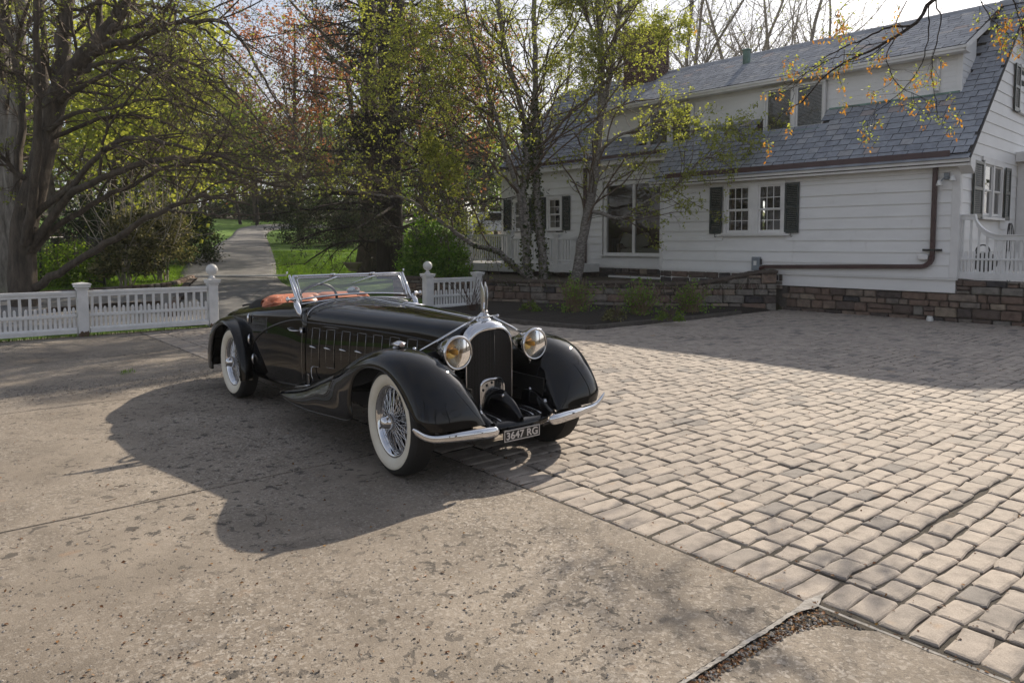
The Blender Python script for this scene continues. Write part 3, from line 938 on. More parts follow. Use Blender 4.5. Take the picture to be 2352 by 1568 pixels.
# backing walls so nothing shows through
core = MB()
for a, b, c, d in ((AX0, -9.95, .6, AZ1), (-8.42, AX1 - .01, .6, AZ1), (-9.95, -8.42, .6, 1.88), (-9.95, -8.42, 3.09, AZ1), (-9.30, -9.06, 1.88, 3.09)): core.box(a, b, AY + .021, AY + .2, c, d)
core.box(BX0, BX1, BY + .021, BY + .05, .3, BZ1) if False else None
for a, b, c, d in ((BX0, -19.15, .3, BZ1), (-19.15, PW[0], .3, 2.0), (-19.15, PW[0], 3.2, BZ1), (-18.15, -17.35, 2.0, 3.2), (-16.55, PW[0], 2.0, 3.2), (PW[0], PW[1], .3, 1.2), (PW[0], PW[1], 3.62, BZ1), (PW[1], BX1, .3, BZ1)):
    core.box(a, b, BY + .021, BY + .12, c, d)
core.prism([(16.88, .6), (24.7, .6), (24.7, 3.3), (20.8, 7.1), (16.88, 3.3)], 0, AX1 - .15, AX1 - .021)
core.prism([(17.72, .3), (24.7, .3), (24.7, 3.3), (20.8, 7.1), (17.72, 4.1)], 0, BX0 - .02, BX0 + .10)
core.box(AX0, AX0 + .08, AY + .2, BY + .02, .6, AZ1)
hb(core, 'wall', M['clap'])
# trims: corner boards, frieze, water table
tr = MB()
tr.bbox(AX1 - .12, AX1 + .028, AY - .034, AY + .0, AZ0, AZ1 - .02)
tr.bbox(AX1 + .0, AX1 + .034, AY - .0, AY + .13, AZ0, AZ1)
tr.bbox(AX0 - .01, AX0 + .10, AY - .034, AY + .02, AZ0, AZ1 - .02)
tr.bbox(AX0 - .034, AX0, AY, BY, AZ0, AZ1)
tr.bbox(BX0 - .03, BX0 + .12, BY - .034, BY + .02, .90, BZ1 - .02)
tr.bbox(-15.75, -15.63, BY - .034, BY + .01, .90, BZ1 - .02)
hbs(tr, 'corner_board', M['trim'])
fz = MB()
fz.bbox(AX0 + .10, AX1 - .12, AY - .03, AY + .02, AZ1 - .16, AZ1)
fz.bbox(AX0 - .2, AX1 + .20, 16.62, AY + .02, 3.24, 3.29)                       # soffit
fz.bbox(AX0 - .2, AX1 + .22, 16.58, 16.64, 3.20, 3.345)                          # fascia
fz.bbox(AX0 - .2, AX1 + .24, 16.545, 16.58, 3.27, 3.35)
fz.bbox(BX0 - .15, BX1 + .0, 17.46, 17.70, 4.075, 4.12)
fz.bbox(BX0 - .15, BX1 + .0, 17.42, 17.47, 4.03, 4.18)
fz.bbox(BX0 + .12, BX1, BY - .03, BY + .01, BZ1 - .16, BZ1 - .06)
fz.prism([(16.60, 3.20), (16.85, 3.05), (16.90, 3.2), (16.90, 3.34), (16.60, 3.34)], 0, AX1 + .03, AX1 + .26)   # cornice return
hbs(fz, 'cornice', M['trim'])
rk = MB()
for sgn in (1,):
    rk.prism([(16.62, roof_z(16.62) - .26), (20.8, roof_z(20.8) - .26), (20.8, roof_z(20.8) - .04), (16.62, roof_z(16.62) - .04)], 0, AX1 + .02, AX1 + .055)
    rk.prism([(16.55, roof_z(16.55) - .10), (20.8, roof_z(20.8) - .10), (20.8, roof_z(20.8) - .03), (16.55, roof_z(16.55) - .03)], 0, AX1 + .055, AX1 + .20)
hbs(rk, 'rake_board', M['trim'])
hbs(MB().bbox(AX0, AX1 + .03, AY - .03, AY + .1, .865, .905).bbox(BX0, BX1, BY - .03, BY + .1, .855, .895), 'sill_board', M['trim'])

# roof deck under the slates (front slope, dormer roof, rear slope)
RX0, RX1 = -19.75, -4.40
D0, D1, DY, DZ0, DZ1 = -15.4, -5.06, 18.25, 4.97, 5.86
NOT = ((-9.76, -7.96), (-13.55, -11.86))
deck = MB()
def slope_slab(x0, x1, y0, y1, zf, th=.10, m=None):
    (m or deck).prism([(y0, zf(y0) - th), (y1, zf(y1) - th), (y1, zf(y1)), (y0, zf(y0))], 0, x0, x1)
rz0 = lambda y: roof_z(y) - .03
slope_slab(AX0 - .15, RX1, 16.56, 17.70, rz0)
slope_slab(RX0, AX0 - .152, 17.45, 17.70, rz0)
xs = [RX0] + [v for ab in sorted(NOT) for v in ab] + [RX1]
for i in range(0, len(xs), 2): slope_slab(xs[i], xs[i + 1], 17.702, DY, rz0)
slope_slab(RX0, D0, DY + .002, 20.8, rz0)
slope_slab(D1, RX1, DY + .002, 20.8, rz0)
DRZ = lambda y: 5.93 + (7.41 - 5.93) / (20.8 - 17.93) * (y - 17.93)
drz0 = lambda y: DRZ(y) - .03
slope_slab(D0 - .1, D1 + .12, 17.93, 20.8, drz0, .08)
deck.prism([(20.802, 7.28), (25.0, 3.3), (25.0, 3.2), (20.802, 7.18)], 0, RX0, RX1)
hb(deck, 'roof', M['underlay'])

# slates
SV = []
def slate_geo(rng):
    j = rng.normal(0, .012, 4)
    b = [(-.5 + abs(j[0]), 0 + j[1] * .3), (.5 - abs(j[2]), 0 + j[3] * .3), (.5, 1.0), (-.5, 1.0)]
    if rng.random() < .3: b = [b[0], (.5 - .10, b[1][1]), (.5, .05), b[2], b[3]]
    n = len(b)
    V = [(x, y, 0.0) for x, y in b] + [(x, y, 1.0) for x, y in b]
    F = [tuple(range(n, 2 * n))] + [(i, (i + 1) % n, n + (i + 1) % n, n + i) for i in range(n)] + [tuple(range(n - 1, -1, -1))]
    return np.array(V), F
SMESH = []
STINT = [.10, .2, .3, .38, .45, .5, .55, .62, .7, .8, .9, 1.0]
SGEO = []
for t in STINT:
    V, F = slate_geo(hr); tt_ = [t] + [0.0] * (len(F) - 1); SGEO.append((V, F, tt_)); SMESH.append(mesh_from('slate', V, F, tt_))  # near-black edge faces paint in the shade lines between slates
SW = np.array([.8, 1.4, 1.8, 2, 2, 2, 2, 1.6, 1.4, .9, .5, .35]); SW /= SW.sum()
slates = []
def slate_rows(y0, zf, ok, expo=.215, x0=RX0, x1=RX1, ang=None, y_end=20.78):
    a = ang; ca, sa = cos(a), sin(a)
    k = 0; y = y0
    while y < y_end:
        x = x0 + (k % 2) * .15 + hr.uniform(0, .05)
        while x < x1:
            w = hr.uniform(.25, .33)
            xa, xb = x, min(x + w, x1)
            if xb - xa > .06 and ok((xa + xb) / 2, y + .06):
                slates.append(((xa + xb) / 2, y, zf(y), xb - xa - .010, ca, sa, a, .055 if a > .6 else .014))
            x += w
        y += expo * ca; k += 1
def ok_main(x, y):
    if x < AX0 - .15 and y < 17.44: return False
    if y > DY and D0 < x < D1: return False
    if y > 17.69:
        for a, b in NOT:
            if a - .03 < x < b + .03: return False
    return True
slate_rows(16.64, roof_z, ok_main, ang=atan(RS))
slate_rows(17.90, DRZ, lambda x, y: D0 - .1 < x < D1 + .13, ang=atan(.515), x0=D0 - .1, x1=D1 + .13)
def seen(s):
    p = HOUSE.w(s[0], s[1], s[2]); return (0 if in_view(p, 20, 20) else 1, p[0] ** 2 + p[1] ** 2)
slates.sort(key=seen)
print('slates', len(slates))
sv, sf, st, sn = [], [], [], 0
for i, (x, y, z, w, ca, sa, a, tl) in enumerate(slates):
    k = hr.choice(12, p=SW)
    tilt = a - tl + hr.normal(0, .006)
    if i < 300:
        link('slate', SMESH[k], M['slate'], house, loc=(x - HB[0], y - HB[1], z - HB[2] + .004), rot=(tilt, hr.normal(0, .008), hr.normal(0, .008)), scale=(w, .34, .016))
    else:
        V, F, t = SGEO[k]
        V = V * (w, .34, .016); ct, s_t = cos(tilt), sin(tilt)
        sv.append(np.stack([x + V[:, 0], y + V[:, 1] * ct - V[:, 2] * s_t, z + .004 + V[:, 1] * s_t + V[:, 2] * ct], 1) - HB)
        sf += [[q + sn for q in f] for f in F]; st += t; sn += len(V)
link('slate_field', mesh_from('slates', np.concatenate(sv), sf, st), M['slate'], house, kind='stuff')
# ridge flashing
hb(MB().prism([(20.66, 7.325), (20.8, 7.46), (20.94, 7.325), (20.8, 7.43)], 0, RX0, RX1), 'ridge_cap', M['lead'])

# dormer walls, eave, windows
dm = MB()
dz = DZ0
while dz < DZ1 - .02:
    zt = min(dz + .125, DZ1)
    for a, b in ((D0, -13.5), (-11.9, -9.7), (-8.04, D1 - .10)):
        hb(MB().prism([(DY - .012, dz), (DY - .004, zt), (DY + .02, zt), (DY + .02, dz)], 0, a, b), 'clapboard', M['clap'])
    dz = zt
dm.box(D0, D1, DY + .021, DY + .1, 4.3, DZ1)
dm.bbox(D1 - .10, D1 + .012, DY - .02, DY + .02, DZ0 - .02, DZ1)
dm.prism([(DY, 4.95), (19.22, 5.90), (19.22, 6.5), (DY, 5.95)], 0, D1 - .06, D1)       # right cheek
dm.prism([(DY, 4.95), (19.22, 5.90), (19.22, 6.5), (DY, 5.95)], 0, D0, D0 + .06)
hb(dm, 'dormer_wall', M['clap'])
for k in range(6):
    z0 = 5.02 + k * .145
    ye = min(19.25, (z0 - 4.97) / RS + DY + .12)
    hb(MB().hexa([(D1 + .001, DY + .02, z0), (D1 + .001, min(19.2, DY + .05 + (z0 - 4.97) / RS), z0), (D1 + .014, min(19.2, DY + .05 + (z0 - 4.97) / RS), z0), (D1 + .014, DY + .02, z0), (D1 + .001, DY + .02, z0 + .14), (D1 + .001, min(19.2, DY + .05 + (z0 + .14 - 4.97) / RS), z0 + .14), (D1 + .005, min(19.2, DY + .05 + (z0 + .14 - 4.97) / RS), z0 + .14), (D1 + .005, DY + .02, z0 + .14)]), 'clapboard', M['clap'])
de = MB()
de.bbox(D0 - .1, D1 + .14, 17.93, DY + .05, 5.80, 5.835)
de.bbox(D0 - .1, D1 + .16, 17.895, 17.93, 5.79, 5.905)
de.bbox(D0 - .1, D1 + .18, 17.87, 17.895, 5.85, 5.91)
de.prism([(17.895, 5.80), (19.6, 6.62), (19.6, 6.76), (17.895, 5.905)], 0, D1 + .12, D1 + .155)
de.bbox(D0, D1 - .1, DY - .025, DY - .013, 5.70, 5.80)
hbs(de, 'dormer_eave', M['trim'])
hbs(MB().box(-7.96, D1 - .02, DY - .05, DY + .0, 4.965, 5.005).prism([(17.68, 4.455), (18.2, 4.47), (18.2, 4.50), (17.68, 4.475)], 0, NOT[0][0], NOT[0][1]).prism([(17.68, 4.455), (18.2, 4.47), (18.2, 4.50), (17.68, 4.475)], 0, NOT[1][0], NOT[1][1]), 'copper_flashing', M['patina'])
ck = MB()
for a, b in NOT:
    ck.prism([(17.71, 4.46), (DY, 4.46), (DY, 4.97)], 0, a - .02, a + .004)
    ck.prism([(17.71, 4.46), (DY, 4.46), (DY, 4.97)], 0, b - .004, b + .02)
hbs(ck, 'notch_cheek', M['brown'])
hb(MB().tube([(-5.53, DY - .06, 5.78), (-5.53, DY - .06, 5.12), (-5.53, DY - .10, 5.04)], .045, 8), 'dormer_downpipe', M['trim'])
hb(MB().bbox(-11.32, -11.14, 19.88, 20.02, 6.5, 7.36).bbox(-11.35, -11.11, 19.85, 20.05, 7.36, 7.40), 'vent_pipe', M['patina'])

def window(x0, x1, z0, z1, y, cols, rows, casing=.09, sill=True, two=True, blinds=False, parent=None, fr=.05, axis='x', deep=.35):
    """double hung sash window: casing, sashes with muntins, one pane mesh per light"""
    m = MB()
    def B(a, b, ya, yb, c, d):
        if axis == 'x': m.bbox(a, b, ya, yb, c, d, .003)
        else: m.bbox(-yb, -ya, a, b, c, d, .003)        # gable: plane x = -y
    B(x0 - casing, x0, y - .045, y + .05, z0 - .02, z1 + casing); B(x1, x1 + casing, y - .045, y + .05, z0 - .02, z1 + casing)
    B(x0 - casing, x1 + casing, y - .05, y + .05, z1, z1 + casing)
    if sill: B(x0 - casing - .04, x1 + casing + .04, y - .085, y + .04, z0 - .055, z0)
    zm = (z0 + z1) / 2 if two else None
    sashes = [(z0, zm, y + .005), (zm - .02, z1, y - .018)] if two else [(z0, z1, y)]
    panes = []
    for k, (za, zb, yy) in enumerate(sashes):
        B(x0, x0 + fr, yy, yy + .03, za, zb); B(x1 - fr, x1, yy, yy + .03, za, zb)
        B(x0 + fr, x1 - fr, yy, yy + .03, za, za + fr * (1.3 if k == 0 else .8)); B(x0 + fr, x1 - fr, yy, yy + .03, zb - fr * .8, zb)
        xa, xb, zc, zd = x0 + fr, x1 - fr, za + fr * (1.3 if k == 0 else .8), zb - fr * .8
        mw = .018
        for i in range(1, cols): 
            xx = xa + (xb - xa) * i / cols; B(xx - mw / 2, xx + mw / 2, yy + .004, yy + .026, zc, zd)
        for j in range(1, rows):
            zz = zc + (zd - zc) * j / rows; B(xa, xb, yy + .006, yy + .024, zz - mw / 2, zz + mw / 2)
        for i in range(cols):
            for j in range(rows):
                panes.append((xa + (xb - xa) * i / cols, xa + (xb - xa) * (i + 1) / cols, zc + (zd - zc) * j / rows, zc + (zd - zc) * (j + 1) / rows, yy + .014))
    w = hb(m, 'window', M['trim'], parent)
    for a, b, c, d, yy in panes:
        tl = hr.normal(0, .0016, 2)
        P = [(a, yy + tl[0], c), (b, yy - tl[0], c), (b, yy - tl[0] + tl[1], d), (a, yy + tl[0] + tl[1], d)]
        if axis != 'x': P = [(-q[1], q[0], q[2]) for q in P]
        hb(MB().add(P, [(0, 1, 2, 3)]), 'pane', M['pane'], w)
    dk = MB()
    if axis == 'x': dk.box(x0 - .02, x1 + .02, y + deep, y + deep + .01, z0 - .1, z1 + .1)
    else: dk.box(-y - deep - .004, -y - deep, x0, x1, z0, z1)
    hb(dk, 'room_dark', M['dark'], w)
    if blinds:
        sl = MB()
        for i in range(int((z1 - z0) / .035)):
            sl.box(x0 + .03, x1 - .03, y + .09, y + .105, z0 + i * .035, z0 + i * .035 + .017)
        hb(sl, 'blind', M['blinddark'], w, kind='stuff')
    return w
def shutter(x0, x1, z0, z1, y, scroll=True, axis='x', yaw=0):
    m = MB()
    def B(a, b, ya, yb, c, d, bv=.004):
        if axis == 'x': m.bbox(a, b, ya, yb, c, d, bv)
        else: m.bbox(-yb, -ya, a, b, c, d, bv)
    f = .055
    B(x0, x0 + f, y, y + .035, z0, z1); B(x1 - f, x1, y, y + .035, z0, z1)
    zm = z0 + (z1 - z0) * .52
    for a, b in ((z0, z0 + .10), (zm - .035, zm + .035), (z1 - .07, z1)): B(x0 + f, x1 - f, y + .002, y + .033, a, b)
    s = hb(m, 'shutter', M['shutter'])
    l = MB()
    for za, zb in ((z0 + .10, zm - .035), (zm + .035, z1 - .07)):
        n = int((zb - za) / .042)
        for i in range(n):
            zz = za + (zb - za) * i / n
            P = [(x0 + f, y + .008, zz), (x1 - f, y + .008, zz), (x1 - f, y + .030, zz + .030), (x0 + f, y + .030, zz + .030), (x0 + f, y + .008, zz + .008), (x1 - f, y + .008, zz + .008), (x1 - f, y + .030, zz + .038), (x0 + f, y + .030, zz + .038)]
            if axis != 'x': P = [(-q[1], q[0], q[2]) for q in P]
            l.hexa(P)
    hb(l, 'louvre', M['shutter'], s, kind='stuff')
    if scroll and axis == 'x':
        c = (x0 + x1) / 2; t = np.linspace(0, 5.2, 16)
        hb(MB().tube([(c - .01, y, z0 + .02), (c, y - .01, z0 - .03)] + [(c + .022 - .035 * sin(a) * (1 - a / 9), y - .012, z0 - .065 + .035 * cos(a) * (1 - a / 9)) for a in t], .007, 6), 'shutter_hook', M['blackmetal'], s)
for sx0, sx1 in ((-10.43, -10.07), (-8.36, -8.00)): shutter(sx0, sx1, 1.88, 3.09, AY - .075)
window(-9.93, -9.30, 1.90, 3.07, AY - .02, 3, 2)
window(-9.06, -8.44, 1.90, 3.07, AY - .02, 3, 2)
hbs(MB().bbox(-9.21, -9.15, AY - .06, AY, 1.86, 3.12).bbox(-10.18, -8.22, AY - .10, AY - .01, 1.815, 1.86), 'window_sill', M['trim'])
for x0, x1, zb in ((-9.62, -8.90, 4.55), (-8.80, -8.08, 4.58)): window(x0, x1, zb, 5.66, DY - .10, 1, 1, .05, False, False, True)
for x0, x1, zb in ((-13.44, -12.73, 4.55), (-12.63, -11.93, 4.58)): window(x0, x1, zb, 5.62, DY - .10, 1, 1, .05, False, False, True)
for a, b in ((-18.95, -18.33), (-17.22, -16.68)): window(a, b, 2.10, 3.12, BY - .02, 2, 2)
for a, b in ((-19.50, -19.12), (-18.16, -17.80), (-17.66, -17.35), (-16.56, -16.22)): shutter(a, b, 2.06, 3.20, BY - .075)
window(18.45, 19.10, 2.25, 3.38, -AX1 - .012, 1, 1, .07, False, True, False, None, .045, 'y', .028)
window(19.22, 19.87, 2.25, 3.38, -AX1 - .012, 1, 1, .07, False, True, False, None, .045, 'y', .028)
hbs(MB().bbox(AX1, AX1 + .10, 18.25, 20.06, 2.16, 2.22).bbox(AX1, AX1 + .05, 18.30, 20.0, 3.45, 3.54), 'window_sill', M['trim'])
shutter(17.62, 18.28, 2.17, 3.40, -AX1 - .075, axis='y'); shutter(20.02, 20.45, 2.17, 3.40, -AX1 - .10, axis='y')
shutter(20.60, 21.05, 4.80, 5.92, -AX1 - .075, axis='y')
window(21.15, 21.85, 4.85, 5.90, -AX1 - .012, 1, 1, .07, True, True, False, None, .045, 'y', .028)

# picture window
pwm = MB()
y = BY
for a, b in ((-14.78, -14.66), (-12.36, -12.24)): pwm.bbox(a, b, y - .05, y + .06, 1.26, 3.52)
pwm.bbox(-13.66, -13.56, y - .035, y + .05, 1.33, 3.45)
pwm.bbox(-14.66, -12.36, y - .05, y + .06, 3.42, 3.54); pwm.bbox(-14.66, -12.36, y - .05, y + .06, 1.26, 1.335)
pwm.bbox(-14.92, -12.2, y - .11, y, 1.22, 1.26); pwm.bbox(-14.82, -12.2, y - .08, y, 3.56, 3.61)
pw = hb(pwm, 'picture_window', M['trim'])
for a, b in ((-14.66, -13.66), (-13.56, -12.36)): hb(MB().add([(a, y + .01, 1.335), (b, y + .012, 1.335), (b, y + .012, 3.42), (a, y + .01, 3.42)], [(0, 1, 2, 3)]), 'pane', M['pane'], pw)
rm = MB()
rm.box(-15.5, -11.9, y + 3.2, y + 3.3, .9, 3.9); rm.box(-15.5, -15.4, y + .13, y + 3.2, .9, 3.9); rm.box(-12.0, -11.9, y + .13, y + 3.2, .9, 3.9)
rm.box(-15.5, -11.9, y + .13, y + 3.3, .95, 1.0); rm.box(-15.5, -11.9, y + .13, y + 3.3, 3.85, 3.9)
hb(rm, 'living_room', paint('room_plaster', (.16, .11, .075), .8), kind='structure')
# things inside the room
sofa = thing('sofa', 'cream sofa seen through the tall picture window of the house', 'sofa', HOUSE.w(-13.4, y + .9, 1.0), HOUSE.a)
cr = paint('cream_upholstery', (.55, .50, .42), .85)
def inroom(mb, name, mat, parent): return bld(mb, name, mat, parent, off=(-13.4, y + .9, 1.0))
inroom(MB().bbox(-14.4, -12.6, y + .55, y + 1.25, 1.12, 1.48, .05), 'seat', cr, sofa)
inroom(MB().bbox(-14.4, -12.6, y + .30, y + .54, 1.0, 1.46, .05), 'backrest', cr, sofa)
for a in (-14.62, -12.58): inroom(MB().bbox(a, a + .2, y + .35, y + 1.25, 1.0, 1.62, .05), 'armrest', paint('wicker', (.14, .08, .04), .9), sofa)
for k, (a, lab) in enumerate(((-14.35, 'cream cushion leaning at the sofa end nearest the tree'), (-13.75, 'cream cushion in the middle of the sofa behind the mullion'))):
    o = bld(MB().bbox(-.24, .24, -.06, .06, -.2, .24, .05), 'cushion', cr, loc=HOUSE.w(a, y + .62, 1.70), rot=(-.3, .2 * (1 - 2 * k), HOUSE.a)); tag(o, lab, 'cushion', 'cushions on the sofa')
pf = thing('framed_picture', 'framed picture hanging on the room wall behind the picture window', 'picture', HOUSE.w(-12.9, y + 3.18, 2.6), HOUSE.a)
bld(MB().bbox(-.36, .36, -.03, 0, -.55, .55), 'frame', paint('picture_frame', (.10, .075, .05), .5), pf)
bld(MB().box(-.2, .2, -.036, -.0305, -.36, .36), 'print', paint('picture_print', (.05, .09, .03), .5, .5), pf)

# gutters, downspouts, small fittings that belong to the house
g = MB()
def snow(x0, x1, y0, m): m.prism([(y0, roof_z(y0) + .005), (y0 + .03, roof_z(y0) + .115), (y0 + .05, roof_z(y0) + .115), (y0 + .03, roof_z(y0) + .02)], 0, x0, x1)
hb(MB().prism([(16.585, 3.40), (16.60, 3.53), (16.625, 3.53), (16.64, 3.42)], 0, AX0 + .3, AX1 - .13), 'gutter', M['brown'])
hb(MB().prism([(17.43, 4.22), (17.445, 4.33), (17.47, 4.33), (17.48, 4.25)], 0, BX0, BX1 - .3), 'gutter', M['brown'])
hb(MB().prism([(16.50, 3.345), (16.66, 3.45), (16.66, 3.42), (16.51, 3.335)], 0, AX0 - .2, AX1 + .23), 'eave_flashing', M['lead'])
hb(MB().prism([(17.38, 4.185), (17.52, 4.29), (17.52, 4.26), (17.39, 4.175)], 0, BX0 - .15, BX1), 'eave_flashing', M['lead'])
ds = MB()
pth = [(-5.07, AY - .085, 3.24), (-5.07, AY - .085, 1.36)]
ds.bbox(-5.115, -5.025, AY - .125, AY - .045, 1.36, 3.24, .012)
el = [(-5.07 - .22 * (1 - cos(a)), AY - .085, 1.36 - .22 * sin(a)) for a in np.linspace(0, 1.50, 9)]
G8 = lambda p, tx, tz: [(p[0] + tz * .046 * s1, p[1] + .042 * s2, p[2] - tx * .046 * s1) for s1, s2 in ((-1, -1), (1, -1), (1, 1), (-1, 1))]
rings = []
for i, a in enumerate(np.linspace(0, 1.50, 9)): rings.append(G8(el[i], -sin(a), -cos(a)))
end = (-8.82, AY - .085, 1.05); sx, sz = end[0] - el[-1][0], end[2] - el[-1][2]
nn_ = sqrt(sx * sx + sz * sz)
for t in np.linspace(.02, 1, 8): rings.append(G8((el[-1][0] + sx * t, AY - .085, el[-1][2] + sz * t), sx / nn_, sz / nn_))
ds.grid(np.array(rings), closed_v=True)
ds.tube([end, (-8.95, AY - .09, 1.01), (-9.05, AY - .09, .93)], .05, 8)
dso = hb(ds, 'downspout', M['brown'])
hb(MB().bbox(-5.25, -4.90, AY - .135, AY - .03, 1.47, 1.515), 'strap', M['blackmetal'], dso)
hb(MB().bbox(-15.60, -15.49, BY - .12, BY - .03, .6, 4.05, .012), 'downspout', M['brown'])
hb(MB().bbox(-5.35, -5.14, AY - .14, AY - .03, 1.28, 1.40, .02), 'dryer_vent', M['trim'])
bx_ = hb(MB().bbox(-9.16, -8.95, AY - .14, AY - .028, .95, 1.29, .01), 'meter_box', M['greybox'])
hb(MB().box(-9.10, -9.02, AY - .144, AY - .141, 1.08, 1.19), 'label_plate', M['plastic_white'], bx_)
hb(MB().bbox(-8.94, -8.915, AY - .10, AY - .06, 1.10, 1.24), 'lever', M['blackmetal'], bx_)
def flood(x, y, z):
    m = MB().bbox(x - .05, x + .05, y - .06, y, z - .05, z + .09, .01).tube([(x - .03, y - .06, z), (x - .08, y - .12, z - .08)], .015, 6).tube([(x + .03, y - .06, z), (x + .10, y - .12, z - .02)], .015, 6)
    o = hb(m, 'flood_light', M['greybox'])
    for dx, dzz in ((-.10, -.13), (.14, -.05)):
        hb(MB().lathe([(.001, .07), (.03, .07), (.045, .02), (.06, -.03), (.058, -.045), (.001, -.05)], (x + dx, y - .15, z + dzz), 'z', 14), 'lamp', M['plastic_white'], o, smooth=True)
flood(-4.86, AY - .03, 3.0); flood(-15.9, BY - .03, 3.55)
# porch entry at the right edge
pe = MB().bbox(AX1 + .02, AX1 + .5, 21.35, 21.50, .95, 3.62).bbox(AX1 + .02, AX1 + .75, 21.1, 23.2, 3.62, 3.86)
hbs(pe, 'porch', M['trim'])
dr_ = hb(MB().box(AX1 + .005, AX1 + .03, 21.55, 22.5, 1.0, 3.3), 'porch_door', M['shutter'])
# chimney
ch = MB(); ch.box(-15.93, -14.67, 20.02, 20.88, 5.9, 8.78)
cho = hb(ch, 'chimney', M['mortar'])
bk_v, bk_f, bk_t = [], [], []
rowk = 0; zz = 6.0; cb = MB(); nb = 0
BRK = [mesh_from('brick', *(lambda m: (m.arrays(), m.f, m.t))(MB().bbox(-.105, .105, -.02, .02, -.031, .031, .004, t))) for t in (.05, .3, .5, .7, .95)]
while zz < 8.70:
    for face in (0, 1):
        a0, a1 = (-15.93, -14.67) if face == 0 else (20.02, 20.88)
        x = a0 + (-.105 if rowk % 2 else 0)
        while x < a1 - .04:
            xa, xb = max(x, a0) + .004, min(x + .21, a1) - .004
            if xb - xa > .03:
                c_ = (xa + xb) / 2
                p = (c_ - HB[0], 20.02 - .004 - HB[1], zz + .035 - HB[2]) if face == 0 else (-14.67 + .004 - HB[0], c_ - HB[1], zz + .035 - HB[2])
                if nb < 300 and zz > 6.9:
                    link('brick', BRK[hr.integers(0, 5)], M['brick'], cho, loc=p, rot=(0, 0, 0 if face == 0 else pi / 2), scale=((xb - xa) / .21, 1, 1)); nb += 1
                else:
                    hx = (xb - xa) / 2
                    q = np.array(p) + HB
                    if face == 0: cb.box(q[0] - hx, q[0] + hx, q[1] - .02, q[1] + .02, q[2] - .031, q[2] + .031, hr.random())
                    else: cb.box(q[0] - .02, q[0] + .02, q[1] - hx, q[1] + hx, q[2] - .031, q[2] + .031, hr.random())
            x += .21
    zz += .073; rowk += 1
hb(cb, 'brick_field', M['brick'], cho, kind='stuff')
hb(MB().bbox(-16.0, -14.6, 19.96, 20.94, 8.72, 8.86).bbox(-15.96, -14.64, 19.99, 20.91, 8.60, 8.72), 'chimney_cap', M['brick'], cho)
hb(MB().prism([(19.9, 6.45), (20.02, 6.45), (20.02, 6.9), (19.9, 6.62)], 0, -16.0, -14.6), 'chimney_flashing', M['patina'], cho)
# rubble foundation
fd = thing('stone_foundation', 'rubble stone foundation under the picture window with pale mortar smears', 'foundation', HOUSE.w(-16, 17.7, .3), 0)
fb = HOUSE.w(-16, 17.7, .3)
stone_wall(fd, [HOUSE.w(-19.6, 17.69)[:2], HOUSE.w(-12.03, 17.69)[:2]], lambda s: .86, hr, TONE_DARK, (.2, .5), (.14, .26), z0=.38, base=fb)
stone_wall(fd, [HOUSE.w(-12.03, 16.87)[:2], HOUSE.w(-8.4, 16.87)[:2]], lambda s: .87, hr, TONE_DARK, (.2, .5), (.12, .2), z0=.5, base=fb)
wall_core(fd, [HOUSE.w(-19.6, 17.69)[:2], HOUSE.w(-12.0, 17.69)[:2]], lambda s: .86, fb, .3, mat=M['mortar'], inset=.03)
wall_core(fd, [HOUSE.w(-12.05, 16.87)[:2], HOUSE.w(-8.3, 16.87)[:2]], lambda s: .87, fb, .3, mat=M['mortar'], inset=.03)
bw_ = HOUSE.l((0, 0, 0))
cw = thing('cellar_window', 'low white cellar window frame in the stone foundation', 'window', HOUSE.w(-13.4, 17.68, .38), HOUSE.a)
bld(MB().bbox(-1.15, 1.15, -.06, .05, .16, .24).bbox(-1.15, -1.05, -.06, .05, -.12, .16).bbox(1.05, 1.15, -.06, .05, -.12, .16).bbox(-.05, .05, -.06, .05, -.12, .16), 'frame', M['trim'], cw)
for a in (-1.05, .05): bld(MB().box(a, a + 1.0, 0, .02, -.12, .16), 'pane', M['pane'], cw)

